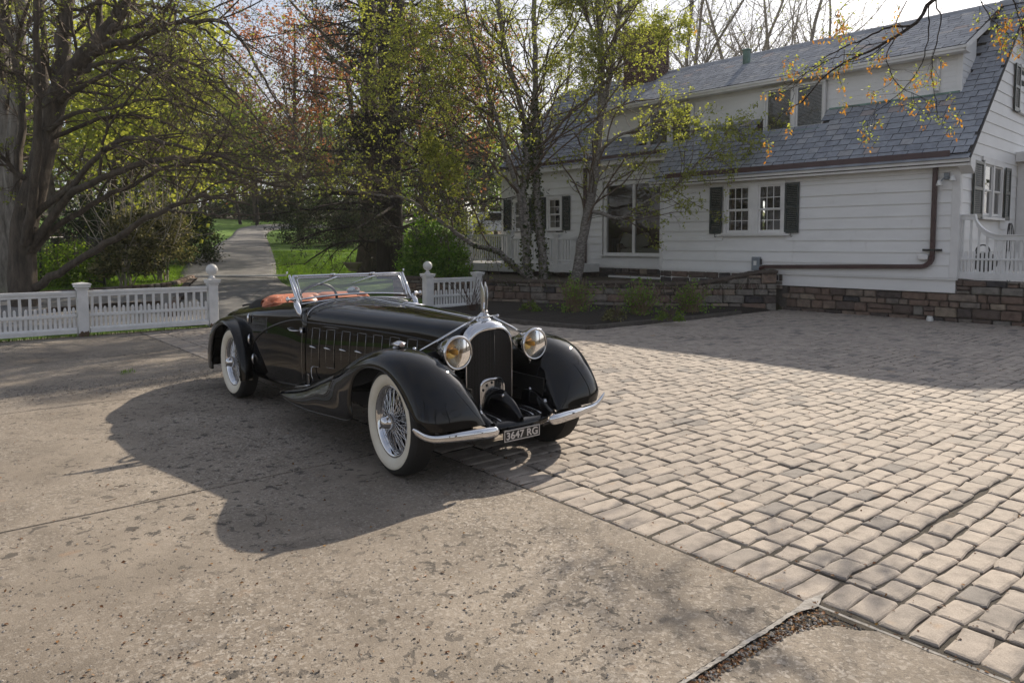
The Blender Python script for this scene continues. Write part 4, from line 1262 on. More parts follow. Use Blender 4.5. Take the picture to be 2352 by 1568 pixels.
# ------------------------------------------------------------------ fences
def ball_post(par, x, y, z0, h, w=.17, ball=False, foot=True, rot_=False, off=(0, 0, 0)):
    m = MB()
    m.bbox(x - w / 2, x + w / 2, y - w / 2, y + w / 2, z0, z0 + h - .09, .006)
    m.bbox(x - w / 2 - .012, x + w / 2 + .012, y - w / 2 - .012, y + w / 2 + .012, z0 + h - .13, z0 + h - .10, .004)
    m.bbox(x - w / 2 - .035, x + w / 2 + .035, y - w / 2 - .035, y + w / 2 + .035, z0 + h - .09, z0 + h - .045, .006)
    wq = w / 2 + .045
    V = [(x - wq, y - wq, z0 + h - .045), (x + wq, y - wq, z0 + h - .045), (x + wq, y + wq, z0 + h - .045), (x - wq, y + wq, z0 + h - .045)]
    V += [(x - wq, y - wq, z0 + h - .02), (x + wq, y - wq, z0 + h - .02), (x + wq, y + wq, z0 + h - .02), (x - wq, y + wq, z0 + h - .02), (x, y, z0 + h + .005)]
    m.add(V, [(3, 2, 1, 0), (0, 1, 5, 4), (1, 2, 6, 5), (2, 3, 7, 6), (3, 0, 4, 7), (4, 5, 8), (5, 6, 8), (6, 7, 8), (7, 4, 8)])
    p = bld(m, 'post', M['fence'], par, off=off)
    if ball:
        prof = [(.001, 0), (.065, 0), (.065, .015), (.05, .03), (.036, .045), (.034, .06), (.05, .075)]
        r = .112
        for a in np.linspace(-1.05, pi / 2, 14): prof.append((max(.001, r * cos(a)), .075 + r * .87 + r * sin(a)))
        bld(MB().lathe(prof, (x, y, z0 + h - .002), 'z', 28), 'ball_finial', M['fence'], p, smooth=True, off=off)
    if rot_:
        q = MB(); rr = np.random.default_rng(int(abs(x) * 100)); n = 9
        prof = [(-w / 2 + i * w / (n - 1), z0 + .03 + (.02 + .05 * rr.random()) * (1 if 0 < i < n - 1 else .4)) for i in range(n)]
        q.prism([(a, b) for a, b in prof] + [(w / 2, z0 - .0), (-w / 2, z0 - .0)], 1, y - w / 2 - .004, y - w / 2 + .01) if False else q.prism([(x + a, b) for a, b in prof] + [(x + w / 2, z0), (x - w / 2, z0)], 1, y - w / 2 - .005, y - w / 2 + .01)
        bld(q, 'rotten_patch', M['rotwood'], p, off=off)
    return p
def fence_panel(par, x0, x1, y, z0, top=.80, off=(0, 0, 0), mid=.375, short=.52, pitch=.146, wdt=.042, board=(.06, .16)):
    """boarded base, tall balusters between short pointed pickets, moulded top rail"""
    bld(MB().bbox(x0, x1, y - .035, y + .035, z0 + top - .055, z0 + top + .005, .008).bbox(x0, x1, y - .022, y + .022, z0 + top - .105, z0 + top - .055, .004), 'top_rail', M['fence'], par, off=off)
    bld(MB().bbox(x0, x1, y - .032, y + .032, z0 + mid - .032, z0 + mid + .022, .006), 'middle_rail', M['fence'], par, off=off)
    bld(MB().prism([(y - .075, z0 + board[0]), (y - .075, z0 + board[1] - .03), (y - .02, z0 + board[1]), (y + .02, z0 + board[1]), (y + .06, z0 + board[1] - .03), (y + .06, z0 + board[0])], 0, x0, x1), 'bottom_board', M['fence'], par, off=off)
    n = max(2, int(round((x1 - x0) / pitch)))
    p = (x1 - x0) / n
    tall = mesh_from('baluster', *(lambda m: (m.arrays(), m.f, m.t))(MB().bbox(-wdt / 2, wdt / 2, -.018, .018, 0, top - .10 - board[1], .003)))
    sh = short - board[1]
    pk = MB().bbox(-wdt / 2, wdt / 2, -.018, .018, 0, sh - .03, .003).add([(-wdt / 2, -.018, sh - .03), (wdt / 2, -.018, sh - .03), (wdt / 2, .018, sh - .03), (-wdt / 2, .018, sh - .03), (-.008, -.008, sh), (.008, -.008, sh), (.008, .008, sh), (-.008, .008, sh)], [(0, 1, 5, 4), (1, 2, 6, 5), (2, 3, 7, 6), (3, 0, 4, 7), (4, 5, 6, 7)])
    pick = mesh_from('picket', pk.arrays(), pk.f, pk.t)
    zz = z0 + board[1] - .005
    for i in range(n):
        a = x0 + (i + .28) * p; b = x0 + (i + .78) * p
        link('baluster', tall, M['fence'], par, loc=(a - off[0], y - off[1], zz - off[2]), rot=(hr.normal(0, .010), hr.normal(0, .010), 0))
        link('picket', pick, M['fence'], par, loc=(b - off[0], y - off[1], zz - off[2]), rot=(hr.normal(0, .014), hr.normal(0, .014), 0))
fo = (2.2, FENCE_Y, 0)
fl = thing('picket_fence', 'long white picket fence with a ball topped end post left of the drive', 'fence', YARD.w(*fo), YARD.a)
for x, ball, rt in ((-2.2, False, False), (0.0, False, False), (2.2, False, True), (4.42, True, True)):
    ball_post(fl, x, FENCE_Y, 0, .95, ball=ball, off=fo, rot_=rt)
for a, b in ((-2.1, -.1), (.1, 2.1), (2.3, 4.32)): fence_panel(fl, a, b, FENCE_Y, 0, off=fo)
fo = (9.42, FENCE_Y, 0)
fr_ = thing('picket_fence', 'short white picket fence stub with ball topped post beside the mulch bed', 'fence', YARD.w(*fo), YARD.a)
ball_post(fr_, 9.42, FENCE_Y, -.05, .97, ball=True, off=fo, w=.19); ball_post(fr_, 10.92, FENCE_Y, -.05, .97, off=fo, w=.18)
fence_panel(fr_, 9.52, 10.82, FENCE_Y, -.02, off=fo, pitch=.16)

# scroll topped fence on the right wall
fo = (-4.6, 17.0, .9)
fs = thing('porch_fence', 'white fence with a swept scroll top rail on the stone wall by the porch', 'fence', HOUSE.w(*fo), HOUSE.a)
prof = [(-4.66, 2.20), (-4.36, 2.20), (-4.34, 2.10), (-4.30, 2.02), (-4.22, 1.92), (-4.12, 1.845), (-4.02, 1.80), (-3.9, 1.78), (-3.4, 1.78), (-1.6, 1.78)]
sp = np.vstack([spline(prof[:2], 6), spline(prof[1:8], 30)[1:], spline(prof[7:], 8)[1:]])
r1 = MB()
G = []
for x, zq in sp: G.append([(x, 16.95, zq - .09), (x, 16.95, zq), (x, 16.93, zq + .005), (x, 16.93, zq + .03), (x, 17.07, zq + .03), (x, 17.07, zq + .005), (x, 17.05, zq), (x, 17.05, zq - .09)])
r1.grid(np.array(G), closed_v=True)
bld(r1, 'top_rail', M['fence'], fs, off=fo)
bld(MB().bbox(-4.66, -1.6, 16.96, 17.04, 1.285, 1.33), 'middle_rail', M['fence'], fs, off=fo)
bld(MB().bbox(-4.70, -1.6, 16.93, 17.06, .90, 1.04), 'bottom_board', M['fence'], fs, off=fo)
bld(MB().bbox(-4.71, -4.63, 16.94, 17.06, 1.04, 2.2), 'post', M['fence'], fs, off=fo)
x = -4.58; k = 0
while x < -1.65:
    tz = np.interp(x, sp[:, 0], sp[:, 1]) - .08
    if k % 2: tz = 1.47
    bld(MB().bbox(x - .021, x + .021, 16.98, 17.02, 1.035, tz), 'picket' if k % 2 else 'baluster', M['fence'], fs, off=fo)
    x += .073; k += 1
# deck railing at the far end of the house
fo = (-19, 16.5, .9)
dk_ = thing('deck', 'white railed timber deck at the far end of the house behind the birches', 'deck', HOUSE.w(*fo), HOUSE.a)
bld(MB().bbox(-22.5, -17.6, 16.4, 19.5, .66, .93).bbox(-17.6, -14.9, 16.4, 17.6, .72, .98), 'floor', M['fence'], dk_, off=fo)
for x, h in ((-22.3, 2.0), (-20.04, 2.06), (-17.88, 2.06), (-15.71, 1.92), (-14.95, 1.8)):
    bld(MB().bbox(x - .08, x + .08, 16.42, 16.58, .7, h - .06).bbox(x - .11, x + .11, 16.39, 16.61, h - .06, h), 'post', M['fence'], dk_, off=fo)
for a, b, zt, zb in ((-22.2, -20.12, 1.93, 1.02), (-19.96, -17.96, 1.93, 1.02), (-17.8, -15.79, 1.79, 1.05), (-15.63, -15.03, 1.79, 1.05)):
    for q_ in MB().bbox(a, b, 16.46, 16.54, zt - .06, zt).bbox(a, b, 16.47, 16.53, zb, zb + .06).pieces(): bld(q_, 'rail', M['fence'], dk_, off=fo)
    n = int((b - a) / .115)
    for i in range(n): 
        x = a + (i + .5) * (b - a) / n
        bld(MB().bbox(x - .022, x + .022, 16.48, 16.52, zb + .05, zt - .05), 'baluster', M['fence'], dk_, off=fo)
# garden hose hanging on the gable and small pieces
hz = thing('garden_hose', 'dark garden hose hanging in loops under the gable window shutter', 'hose', HOUSE.w(AX1 + .12, 20.1, 2.1), HOUSE.a)
for k in range(3):
    t = np.linspace(0, 2 * pi, 24); w_ = .12 + .10 * k
    bld(MB().tube([(.05 + .02 * k, w_ * sin(a), -.42 - .14 * k + (.42 + .14 * k) * cos(a)) for a in t], .010, 6), 'loop', M['blackmetal'], hz)
hr_ = thing('hose_reel', 'black hose reel with a crank wheel behind the porch fence', 'hose reel', HOUSE.w(-4.25, 17.35, 1.12), HOUSE.a)
bld(MB().lathe([(.001, -.12), (.2, -.12), (.2, -.09), (.10, -.08), (.10, .08), (.2, .09), (.2, .12), (.001, .12)], (0, 0, .12), 'y', 20), 'drum', M['blackmetal'], hr_, smooth=True)
bld(MB().tube([(.12 * cos(a), -.2, .36 + .12 * sin(a)) for a in np.linspace(0, 2 * pi, 20)], .015, 6), 'crank_wheel', M['blackmetal'], hr_)
cp = tag(bld(MB().lathe([(.001, .10), (.05, .10), (.055, .085), (.055, .06), (.068, .058), (.068, .0), (.001, 0)], (0, 0, 0), 'z', 20), 'drain_fitting', M['plastic_white'], loc=HOUSE.w(-5.05, 16.7, 0), auto=40), 'white plastic drain cap on the pavers at the wall foot', 'cap')
import time as _t; _T0 = globals().get('_T0', _t.time()); print('TIMER 30', round(_t.time() - _T0, 1))
# ------------------------------------------------------------------ the car (frame: x forward, y to its left, z up)
CA = radians(39.3)
CAR = Frame(-.21, 5.42, atan2(-cos(CA), sin(CA)))
car = thing('vintage_roadster', 'black 1930s open roadster with whitewall wire wheels and orange leather seats', 'car', CAR.w(0, 0), CAR.a)
def cb(mb, name, mat, parent=None, smooth=True, **k):
    return bld(mb, name, mat, parent or car, smooth=smooth, **k)

# ---- body sections: x, half width at belt, top z, belt z, half width at bottom, bottom z
BS = np.array([
    (.02, .245, 1.055, .885, .240, .40), (-.25, .285, 1.068, .92, .285, .40), (-.7, .357, 1.085, .945, .36, .39), (-1.3, .455, 1.100, .955, .47, .34),
    (-1.95, .575, 1.115, .960, .60, .27), (-2.2, .625, 1.108, .955, .63, .26), (-2.6, .69, 1.085, .925, .675, .255), (-3.0, .72, 1.055, .895, .70, .255),
    (-3.35, .72, 1.005, .86, .69, .26), (-3.7, .69, .975, .83, .65, .28), (-4.1, .63, .925, .77, .60, .32), (-4.45, .54, .86, .69, .50, .36), (-4.7, .42, .775, .60, .38, .40), (-4.88, .26, .66, .54, .22, .43), (-4.97, .06, .56, .52, .05, .47)])
_o = np.argsort(BS[:, 0]); _X = BS[_o, 0]; _B = spline(BS[_o, 1:], 241)
def sec(x):
    X, B = _X, _B
    i = np.interp(x, X, np.arange(len(X)))
    k = i / (len(X) - 1) * 240
    a = int(min(k, 239)); f = k - a
    return B[a] * (1 - f) + B[a + 1] * f
def prof(x, s, off=0.0):
    """half section: s 0 = top centre, .5 = belt, 1 = sill; off pushes outward"""
    w, zt, zb, wb, zl = sec(x)
    e = 2 / 2.35
    if s <= .5:
        ph = s / .5 * pi / 2
        return (w + off) * sin(ph) ** e, zb + (zt - zb + off) * max(0, cos(ph)) ** e
    t = (s - .5) / .5
    y = w + (wb - w) * t + .018 * sin(pi * min(1, t * 1.15)) - .07 * max(0, (t - .86) / .14) ** 2
    return y + off, zb + (zl - zb) * t
def body_strip(x0, x1, s0, s1, nx=24, ns=24, off=0.0, sides=(1, -1), mb=None, cosine=False):
    mb = mb or MB()
    for sg in sides:
        G = []
        for x in np.linspace(x0, x1, nx):
            G.append([(x, sg * prof(x, s, off)[0], prof(x, s, off)[1]) for s in np.linspace(s0, s1, ns)])
        G = np.array(G)
        mb.grid(G if sg < 0 else G[:, ::-1])
    return mb
def side_y(x, z):
    w, zt, zb, wb, zl = sec(x)
    t = np.clip((zb - z) / (zb - zl), 0, 1)
    return prof(x, .5 + t * .5)[0]

def body_full(x0, x1, s1, nx, ns=34, off=0.0, mb=None):
    """both halves of the section in one skin"""
    mb = mb or MB(); G = []
    ss = np.concatenate([-np.linspace(s1, 0, ns), np.linspace(0, s1, ns)[1:]])
    for x in np.linspace(x0, x1, nx):
        G.append([(x, np.sign(s) * prof(x, abs(s), off)[0], prof(x, abs(s), off)[1]) for s in ss])
    return mb.grid(np.array(G))
cb(body_full(.015, -1.925, 1.0, 40), 'bonnet', M['lacquer'])
cowl = body_full(-1.935, -2.19, .97, 8, off=.004)
cb(cowl, 'cowl', M['lacquer'])
S_R = .255                                          # the cockpit rail on the section
tub = body_strip(-2.19, -3.36, S_R, 1.0, 22, 24)
for sg in (1, -1):                                  # rolled top edge and inner skin
    G = []
    for x in np.linspace(-2.19, -3.36, 22):
        y, z = prof(x, S_R)
        G.append([(x, sg * y, z), (x, sg * (y - .02), z + .012), (x, sg * (y - .045), z + .004), (x, sg * (y - .06), z - .03), (x, sg * (y - .05), z - .35), (x, sg * (y - .05), .34)])
    G = np.array(G); tub.grid(G if sg > 0 else G[:, ::-1])
cb(tub, 'body', M['lacquer'])
cb(body_full(-3.36, -4.968, 1.0, 34), 'tail', M['lacquer'])
cb(MB().box(-4.6, .05, -.44, .44, .27, .40), 'chassis', M['blacktrim'], smooth=False)
cb(MB().box(-3.3, -2.0, -.56, .56, .41, .42), 'cockpit_floor', M['blacktrim'], smooth=False)
for q_ in MB().box(-3.37, -3.34, -.6, .6, .43, .90).box(-2.22, -2.20, -.55, .55, .43, 1.02).pieces(): cb(q_, 'bulkhead', M['blacktrim'], smooth=False)
# bright centre hinge and belt mouldings
cb(MB().tube([(x, 0, prof(x, 0)[1] + .004) for x in np.linspace(-.0, -2.06, 30)], .0065, 8), 'bonnet_hinge', M['chrome'])
for sg in (1, -1):
    pts = [(x, sg * (prof(x, .53)[0] + .002), prof(x, .53)[1]) for x in np.linspace(.0, -1.95, 30)]
    up = [(x, sg * (side_y(x, z) + .004), z) for x, z in spline([(-1.95, .945), (-2.2, .915), (-2.45, .855), (-2.68, .775), (-2.84, .69), (-2.93, .62), (-2.97, .55)], 20)]
    cb(MB().tube(pts + up[1:], .009, 8), 'belt_moulding', M['lacquer'])
    cb(MB().tube([(x, sg * (prof(x, .575)[0] + .001), prof(x, .575)[1]) for x in np.linspace(-.1, -1.92, 30)], .0035, 6), 'belt_moulding', M['lacquer'])
    # louvre doors on the bonnet side
    for i in range(7):
        xa = -1.83 + .213 * i; xb = xa + .112
        zt = .878 + .002 * i; zl = .53 + .012 * i
        m = MB(); G = []
        for x in np.linspace(xa, xb, 4): G.append([(x, sg * (side_y(x, z) + .0045), z) for z in np.linspace(zl, zt, 8)])
        G = np.array(G); m.grid(G if sg > 0 else G[:, ::-1])
        p = cb(m, 'louvre_panel', M['lacquer'])
        ring = [(xa, zl), (xa, zt), (xb, zt), (xb, zl), (xa, zl)]
        tm = MB()
        for (x0, z0), (x1, z1) in zip(ring[:-1], ring[1:]):
            tm.tube([(x, sg * (side_y(x, z) + .0045), z) for x, z in zip(np.linspace(x0, x1, 5), np.linspace(z0, z1, 5))], .0014, 5)
        cb(tm, 'louvre_trim', M['chrome2'], p)
        zc = .708 + .006 * i; xc = xa + .005
        cb(MB().tube([(xc - .035, sg * (side_y(xc, zc) + .008), zc), (xc - .015, sg * (side_y(xc, zc) + .013), zc), (xc + .02, sg * (side_y(xc, zc) + .011), zc), (xc + .085, sg * (side_y(xc, zc) + .006), zc - .004)], [.004, .0095, .008, .0015], 8), 'louvre_dart', M['chrome'], p)
    # door skin with handle and hinges
    dm = MB(); G = []
    for x in np.linspace(-1.99, -2.93, 22):
        sb = .955 - .10 * max(0, (-2.62 - x) / .31) ** 2
        G.append([(x, sg * prof(x, s, .0035)[0], prof(x, s, .0035)[1]) for s in np.linspace(S_R + .004, sb, 22)])
    G = np.array(G); dm.grid(G if sg < 0 else G[:, ::-1])
    dr = cb(dm, 'door', M['lacquer'])
    seam = [(-1.985, z) for z in np.linspace(.99, .33, 10)] + [(-2.2, .305), (-2.5, .29), (-2.72, .29)]
    cb(MB().tube([(x, sg * (side_y(x, z) + .004), z) for x, z in seam], .0012, 5), 'door_seam', M['chrome2'], dr)
    hx, hz = -2.05, .835
    y = side_y(hx, hz)
    cb(MB().tube([(hx + .035, sg * y, hz + .004), (hx + .035, sg * (y + .035), hz + .004), (hx - .02, sg * (y + .046), hz), (hx - .085, sg * (y + .042), hz - .002), (hx - .13, sg * (y + .034), hz + .012)], [.012, .012, .012, .014, .020], 8, flat=.45).lathe([(.001, .012), (.02, .008), (.028, 0), (.028, -.006)], (hx + .07, sg * (y + .002), hz + .01), 'y', 12), 'door_handle', M['chrome'], dr)
    for hx, hz in ((-3.02, .875), (-2.99, .665), (-2.93, .47)):
        y = side_y(hx, hz)
        cb(MB().tube([(hx, sg * (y + .012), hz - .055), (hx, sg * (y + .018), hz - .03), (hx, sg * (y + .02), hz), (hx, sg * (y + .018), hz + .03), (hx, sg * (y + .012), hz + .055)], [.003, .011, .014, .011, .003], 8), 'hinge', M['chrome'], dr)
    # sill latch, plaque, bonnet handle
    y = side_y(-1.79, .45)
    cb(MB().tube([(-1.79, sg * y, .535), (-1.80, sg * (y + .03), .52), (-1.795, sg * (y + .032), .45), (-1.76, sg * (y + .028), .405)], [.006, .006, .005, .012], 8, flat=.4), 'bonnet_latch', M['chrome'])
    cb(MB().tube([(-1.42, sg * side_y(-1.42, .5), .50), (-1.44, sg * (side_y(-1.42, .5) + .03), .505), (-1.34, sg * (side_y(-1.36, .5) + .035), .495)], [.006, .007, .012], 8), 'bonnet_latch', M['chrome'])
    y = side_y(-1.90, .40)
    if sg < 0:
        pl = cb(MB().bbox(-1.925, -1.875, sg * y - .006, sg * y + .0, .355, .445, .003), 'coachbuilder_plaque', M['chrome2'], smooth=False)
        cb(MB().box(-1.919, -1.881, sg * y - .0072, sg * y - .0062, .362, .438), 'plaque_field', M['blacktrim'], pl, smooth=False)

# ---- wings
def wing(C, I, L, n, sg, name, ns=16, lip=.035, curl=None):
    C, I, L = spline(C, n), spline(I, n), spline(L, n)
    th = np.linspace(0, pi / 2, ns)
    e = 2 / 2.25
    G = []
    for c, i, l in zip(C, I, L):
        row = []
        for a in th:                                # inner edge up to the crest
            row.append([i[0] + (c[0] - i[0]) * sin(a) ** e, c[1] + (i[1] - c[1]) * max(0, cos(a)) ** e, i[2] + (c[2] - i[2]) * sin(a) ** e])
        for a in th[1:]:                            # crest down to the outer lip
            row.append([l[0] + (c[0] - l[0]) * max(0, cos(a)) ** e, c[1] + (l[1] - c[1]) * sin(a) ** e, l[2] + (c[2] - l[2]) * max(0, cos(a)) ** e])
        row.append([l[0], l[1] - .012, l[2]]); row.append([l[0] + (c[0] - l[0]) * .12, l[1] - lip, l[2] + (c[2] - l[2]) * .12])
        row.append([l[0] + (c[0] - l[0]) * .55, c[1] + .06, l[2] + (c[2] - l[2]) * .70])
        G.append(row)
    G = np.array(G); G[:, :, 1] *= sg
    m = MB().grid(G if sg < 0 else G[:, ::-1])
    # beaded edge
    bead = [(l[0], sg * (l[1] - .004), l[2]) for l in L]
    o = cb(m, name, M['lacquer'])
    cb(MB().tube(bead, .0065, 6), 'beaded_edge', M['lacquer'], o)
    return o
FC = [(.475, .60, .41), (.462, .61, .50), (.415, .62, .62), (.32, .63, .74), (.19, .64, .835), (.03, .65, .885), (-.15, .655, .897), (-.33, .66, .868), (-.52, .67, .812), (-.72, .68, .735), (-.92, .685, .652), (-1.12, .69, .573), (-1.32, .69, .498), (-1.52, .69, .428), (-1.72, .69, .372), (-1.92, .69, .33), (-2.10, .69, .295), (-2.22, .69, .258), (-2.29, .69, .205)]
FI = [(.46, .34, .40), (.44, .335, .40), (.38, .33, .42), (.28, .33, .46), (.15, .34, .50), (.0, .36, .52), (-.17, .38, .53), (-.35, .40, .52), (-.52, .42, .50), (-.72, .45, .48), (-.92, .48, .45), (-1.12, .50, .42), (-1.32, .52, .39), (-1.52, .54, .36), (-1.72, .56, .335), (-1.92, .575, .31), (-2.10, .59, .28), (-2.22, .61, .245), (-2.28, .66, .20)]
FL_ = [(.41, .79, .425), (.372, .84, .475), (.305, .85, .54), (.23, .855, .625), (.144, .86, .70), (.01, .86, .757), (-.166, .86, .77), (-.312, .86, .745), (-.42, .86, .69), (-.495, .86, .60), (-.528, .86, .46), (-.535, .86, .325), (-.92, .86, .285), (-1.2, .855, .262), (-1.45, .85, .25), (-1.70, .84, .248), (-1.93, .815, .252), (-2.14, .765, .235), (-2.26, .72, .20)]
RC = [(-4.26, .74, .235), (-4.285, .745, .37), (-4.20, .74, .56), (-4.01, .73, .73), (-3.75, .72, .83), (-3.53, .72, .845), (-3.33, .735, .80), (-3.17, .755, .715), (-3.04, .775, .575), (-2.965, .79, .42), (-2.945, .795, .25)]
RI = [(-4.24, .50, .235), (-4.26, .50, .37), (-4.17, .50, .55), (-3.99, .51, .71), (-3.74, .52, .80), (-3.53, .53, .815), (-3.35, .60, .775), (-3.21, .66, .70), (-3.09, .70, .56), (-3.02, .715, .41), (-3.0, .72, .25)]
RL_ = [(-3.975, .83, .235), (-3.99, .83, .366), (-3.91, .84, .53), (-3.77, .85, .69), (-3.56, .85, .775), (-3.40, .85, .785), (-3.24, .85, .735), (-3.10, .85, .60), (-3.02, .85, .46), (-3.0, .85, .36), (-2.995, .845, .25)]
for sg in (-1, 1):
    f = wing(FC, FI, FL_, 72, sg, 'front_wing')
    wing(RC, RI, RL_, 48, sg, 'rear_wing')
    # inner wheel arch apron between wing and bonnet
    G = []
    for x, y, z in spline(FI, 30):
        if x > .10 or x < -2.15: continue
        yb = side_y(min(x, 0), max(z - .06, .42)) - .01
        G.append([(x, sg * y, z + .01), (x, sg * (y * .6 + yb * .4), z - .03), (x, sg * yb, z - .02)])
    G = np.array(G)
    cb(MB().grid(G if sg < 0 else G[:, ::-1]), 'splash_apron', M['lacquer'])
    # dark liner behind each wheel opening
    for q_ in MB().box(-.62, .30, sg * .33, sg * .345, .25, .62).box(-4.15, -2.95, sg * .45, sg * .47, .25, .78).pieces(): cb(q_, 'wheel_arch_liner', M['blacktrim'], smooth=False)
    # step treads on the tail of the wing
    for k in range(4):
        x0 = -2.20 + .06 * k
        pts = [(x, sg * (.575 + .032 * k + .02 * sin((x + 2.2) * 4)), np.interp(x, [-2.25, -2.1, -1.9, -1.7, -1.55], [.262, .305, .343, .385, .42]) - .012 * abs(k - 2.5) + .004) for x in np.linspace(x0, x0 + .42 - .03 * k, 8)]
        cb(MB().tube(pts, .006, 6), 'step_tread', M['chrome'])
    # side lamp on the wing crest
    lx, ly, lz = -.165, sg * .655, .905
    m = MB(); 
    for k, (dy, r) in enumerate(((0, .024), (-.02, .017), (.02, .017))):
        m.tube([(lx - .10, ly + dy * .3, lz - .004), (lx - .06, ly + dy * .8, lz + .008), (lx + .0, ly + dy, lz + .016), (lx + .052, ly + dy, lz + .014)], [.003, r * .7, r, r], 10)
    m.lathe([(.001, .008), (.034, .006), (.045, -.012)], (lx - .01, ly, lz - .01), 'z', 16)
    s_ = cb(m, 'side_lamp', M['chrome'])
    cb(MB().lathe([(.001, .075), (.012, .07), (.018, .058), (.020, .05)], (lx, ly, lz + .014), 'x', 12), 'lamp_lens', M['lens_small'], s_)

# ---- radiator: vee grille, chrome shell, cap, mascot
def arch(w, zt, zb, n=15, e=2.0, zk=.80):
    """outline from the left foot over the top to the right foot"""
    pts = [(-w, z) for z in np.linspace(zb, zk, 8)]
    for a in np.linspace(0, pi, 2 * n + 1)[1:-1]:
        c, s = cos(a), sin(a)
        pts.append((-w * np.sign(c) * abs(c) ** (2 / e), zk + (zt - zk) * abs(s) ** (2 / e)))
    return pts + [(w, z) for z in np.linspace(zk, zb, 8)]
GX = lambda y: .118 - .30 * abs(y)
inner = arch(.212, .995, .40, e=2.3); outer = arch(.262, 1.066, .40, e=2.25)
gm = MB()
for sg in (-1, 1):
    cols = []
    for y in np.linspace(0, .214, 12):
        top = max([z for (yy, z) in inner if abs(abs(yy) - min(y, .2119)) < .02] or [.8])
        zt = .80 + (.995 - .80) * max(0, 1 - (y / .212) ** 2.3) ** (1 / 2.3) if y < .212 else .80
        cols.append([(GX(y), sg * y, z) for z in np.linspace(.39, zt, 12)])
    G = np.array(cols); gm.grid(G if sg > 0 else G[:, ::-1])
gro = cb(gm, 'grille', M['grille'], smooth=False)
cb(MB().tube([(.121, 0, .39), (.121, 0, .99)], .0035, 6), 'centre_bar', M['blacktrim'], gro)
wires = MB()
for sg in (-1, 1):
    for k in range(1, 34):
        y = k * .0063
        zt = .80 + (.995 - .80) * max(0, 1 - (y / .212) ** 2.3) ** (1 / 2.3)
        wires.tube([(GX(y) + .003, sg * y, .39), (GX(y) + .003, sg * y, zt)], .0012, 3, cap=False)
cb(wires, 'grille_wire', M['grillewire'], gro, kind='stuff')
G = []
for (yi, zi), (yo, zo) in zip(inner, outer):
    top = smoothstep((zi - .82) / .12)
    y1 = yi + (yo - yi) * (.30 + .70 * top); z1 = zi + (zo - zi) * (.30 + .70 * top)
    xi = GX(yi) + .002
    row = [(xi - .004, yi, zi), (xi + .012, yi + (y1 - yi) * .10, zi + (z1 - zi) * .10), (xi + .014, yi + (y1 - yi) * .35, zi + (z1 - zi) * .35), (xi - .008, yi + (y1 - yi) * .75, zi + (z1 - zi) * .78), (xi - .05, y1, z1), (-.012, yo * (1 - .004), zo + .002), (-.02, yo * .985, zo - .006)]
    G.append(row)
shell = cb(MB().grid(np.array(G)[:, ::-1]), 'radiator_shell', M['chrome'])
bg = MB(); bp = [(.045 + .028 * cos(a), .046 * sin(a)) for a in np.linspace(0, 2 * pi, 24, endpoint=False)]
# small winged badge on the top of the shell
cen = np.array((.090, -.032, 1.030)); nb_ = np.array((.80, -.12, .58)); nb_ /= np.linalg.norm(nb_); ub = np.cross((0, 1, 0), nb_); ub = -ub / np.linalg.norm(ub); rb = np.cross(ub, nb_)
V = [tuple(cen + nb_ * .006 + .042 * cos(a) * rb + .016 * sin(a) * ub) for a in np.linspace(0, 2 * pi, 24, endpoint=False)]
b_ = cb(MB().add(V, [tuple(range(24))]), 'badge', paint('badge_blue', (.02, .03, .06), .3), shell, smooth=False)
tk = MB()
for a in np.linspace(0, 2 * pi, 22, endpoint=False):
    p = cen + nb_ * .0075 + .036 * cos(a) * rb + .0125 * sin(a) * ub
    tk.tube([tuple(p), tuple(p + .004 * cos(a) * rb + .003 * sin(a) * ub)], .0012, 4)
for s_ in (-1, 1):
    for k in range(4): tk.tube([tuple(cen + nb_ * .0075 + s_ * .006 * rb + (.004 - .003 * k) * ub), tuple(cen + nb_ * .0075 + s_ * (.028 - .004 * k) * rb + (.006 - .0035 * k) * ub)], .0011, 4)
cb(tk, 'badge_mark', M['chrome'], b_)
cap = MB().lathe([(.062, 0), (.062, .008), (.052, .012), (.046, .020), (.05, .026), (.05, .036), (.040, .042), (.030, .05), (.024, .058), (.001, .060)], (-.01, 0, 1.062), 'z', 24)
cap.tube([(-.01, -.135, 1.086), (-.01, .135, 1.086)], .0075, 8)
for y in (-.135, .135): cap.lathe([(.001, .012), (.010, .008), (.013, 0), (.010, -.008), (.001, -.012)], (-.01, y, 1.086), 'y', 10)
rc_ = cb(cap, 'radiator_cap', M['chrome'])
mw = MB()
for sg in (-1, 1):
    # a pair of upright wings with feather grooves
    Vf = spline([(.016, 1.12), (.020, 1.17), (.026, 1.23), (.016, 1.30), (-.012, 1.352)], 16)
    Vb = spline([(-.016, 1.12), (-.026, 1.165), (-.036, 1.23), (-.030, 1.30), (-.014, 1.354)], 16)
    rows = []
    for (xf, zf), (xb, zb_) in zip(Vf, Vb):
        r = []
        for t in np.linspace(0, 1, 9):
            x = xf + (xb - xf) * t; z = zf + (zb_ - zf) * t
            thk = .0045 * (1 - (2 * t - 1) ** 4) + .0016 * cos(t * 22)
            yc = sg * (.011 + .008 * (z - 1.12) / .23)
            r.append((x, yc + thk, z))
        for t in np.linspace(1, 0, 9):
            x = xf + (xb - xf) * t; z = zf + (zb_ - zf) * t
            thk = .0045 * (1 - (2 * t - 1) ** 4) + .0016 * cos(t * 22)
            yc = sg * (.011 + .008 * (z - 1.12) / .23)
            r.append((x, yc - thk, z))
        rows.append(r)
    mw.grid(np.array(rows), closed_v=True)
mw.tube([(-.03, 0, 1.115), (.03, 0, 1.125)], .016, 8)
mw.lathe([(.001, .012), (.013, 0), (.001, -.012)], (-.036, .028, 1.165), 'y', 8)
cb(mw, 'wings_mascot', M['chrome2'], rc_)
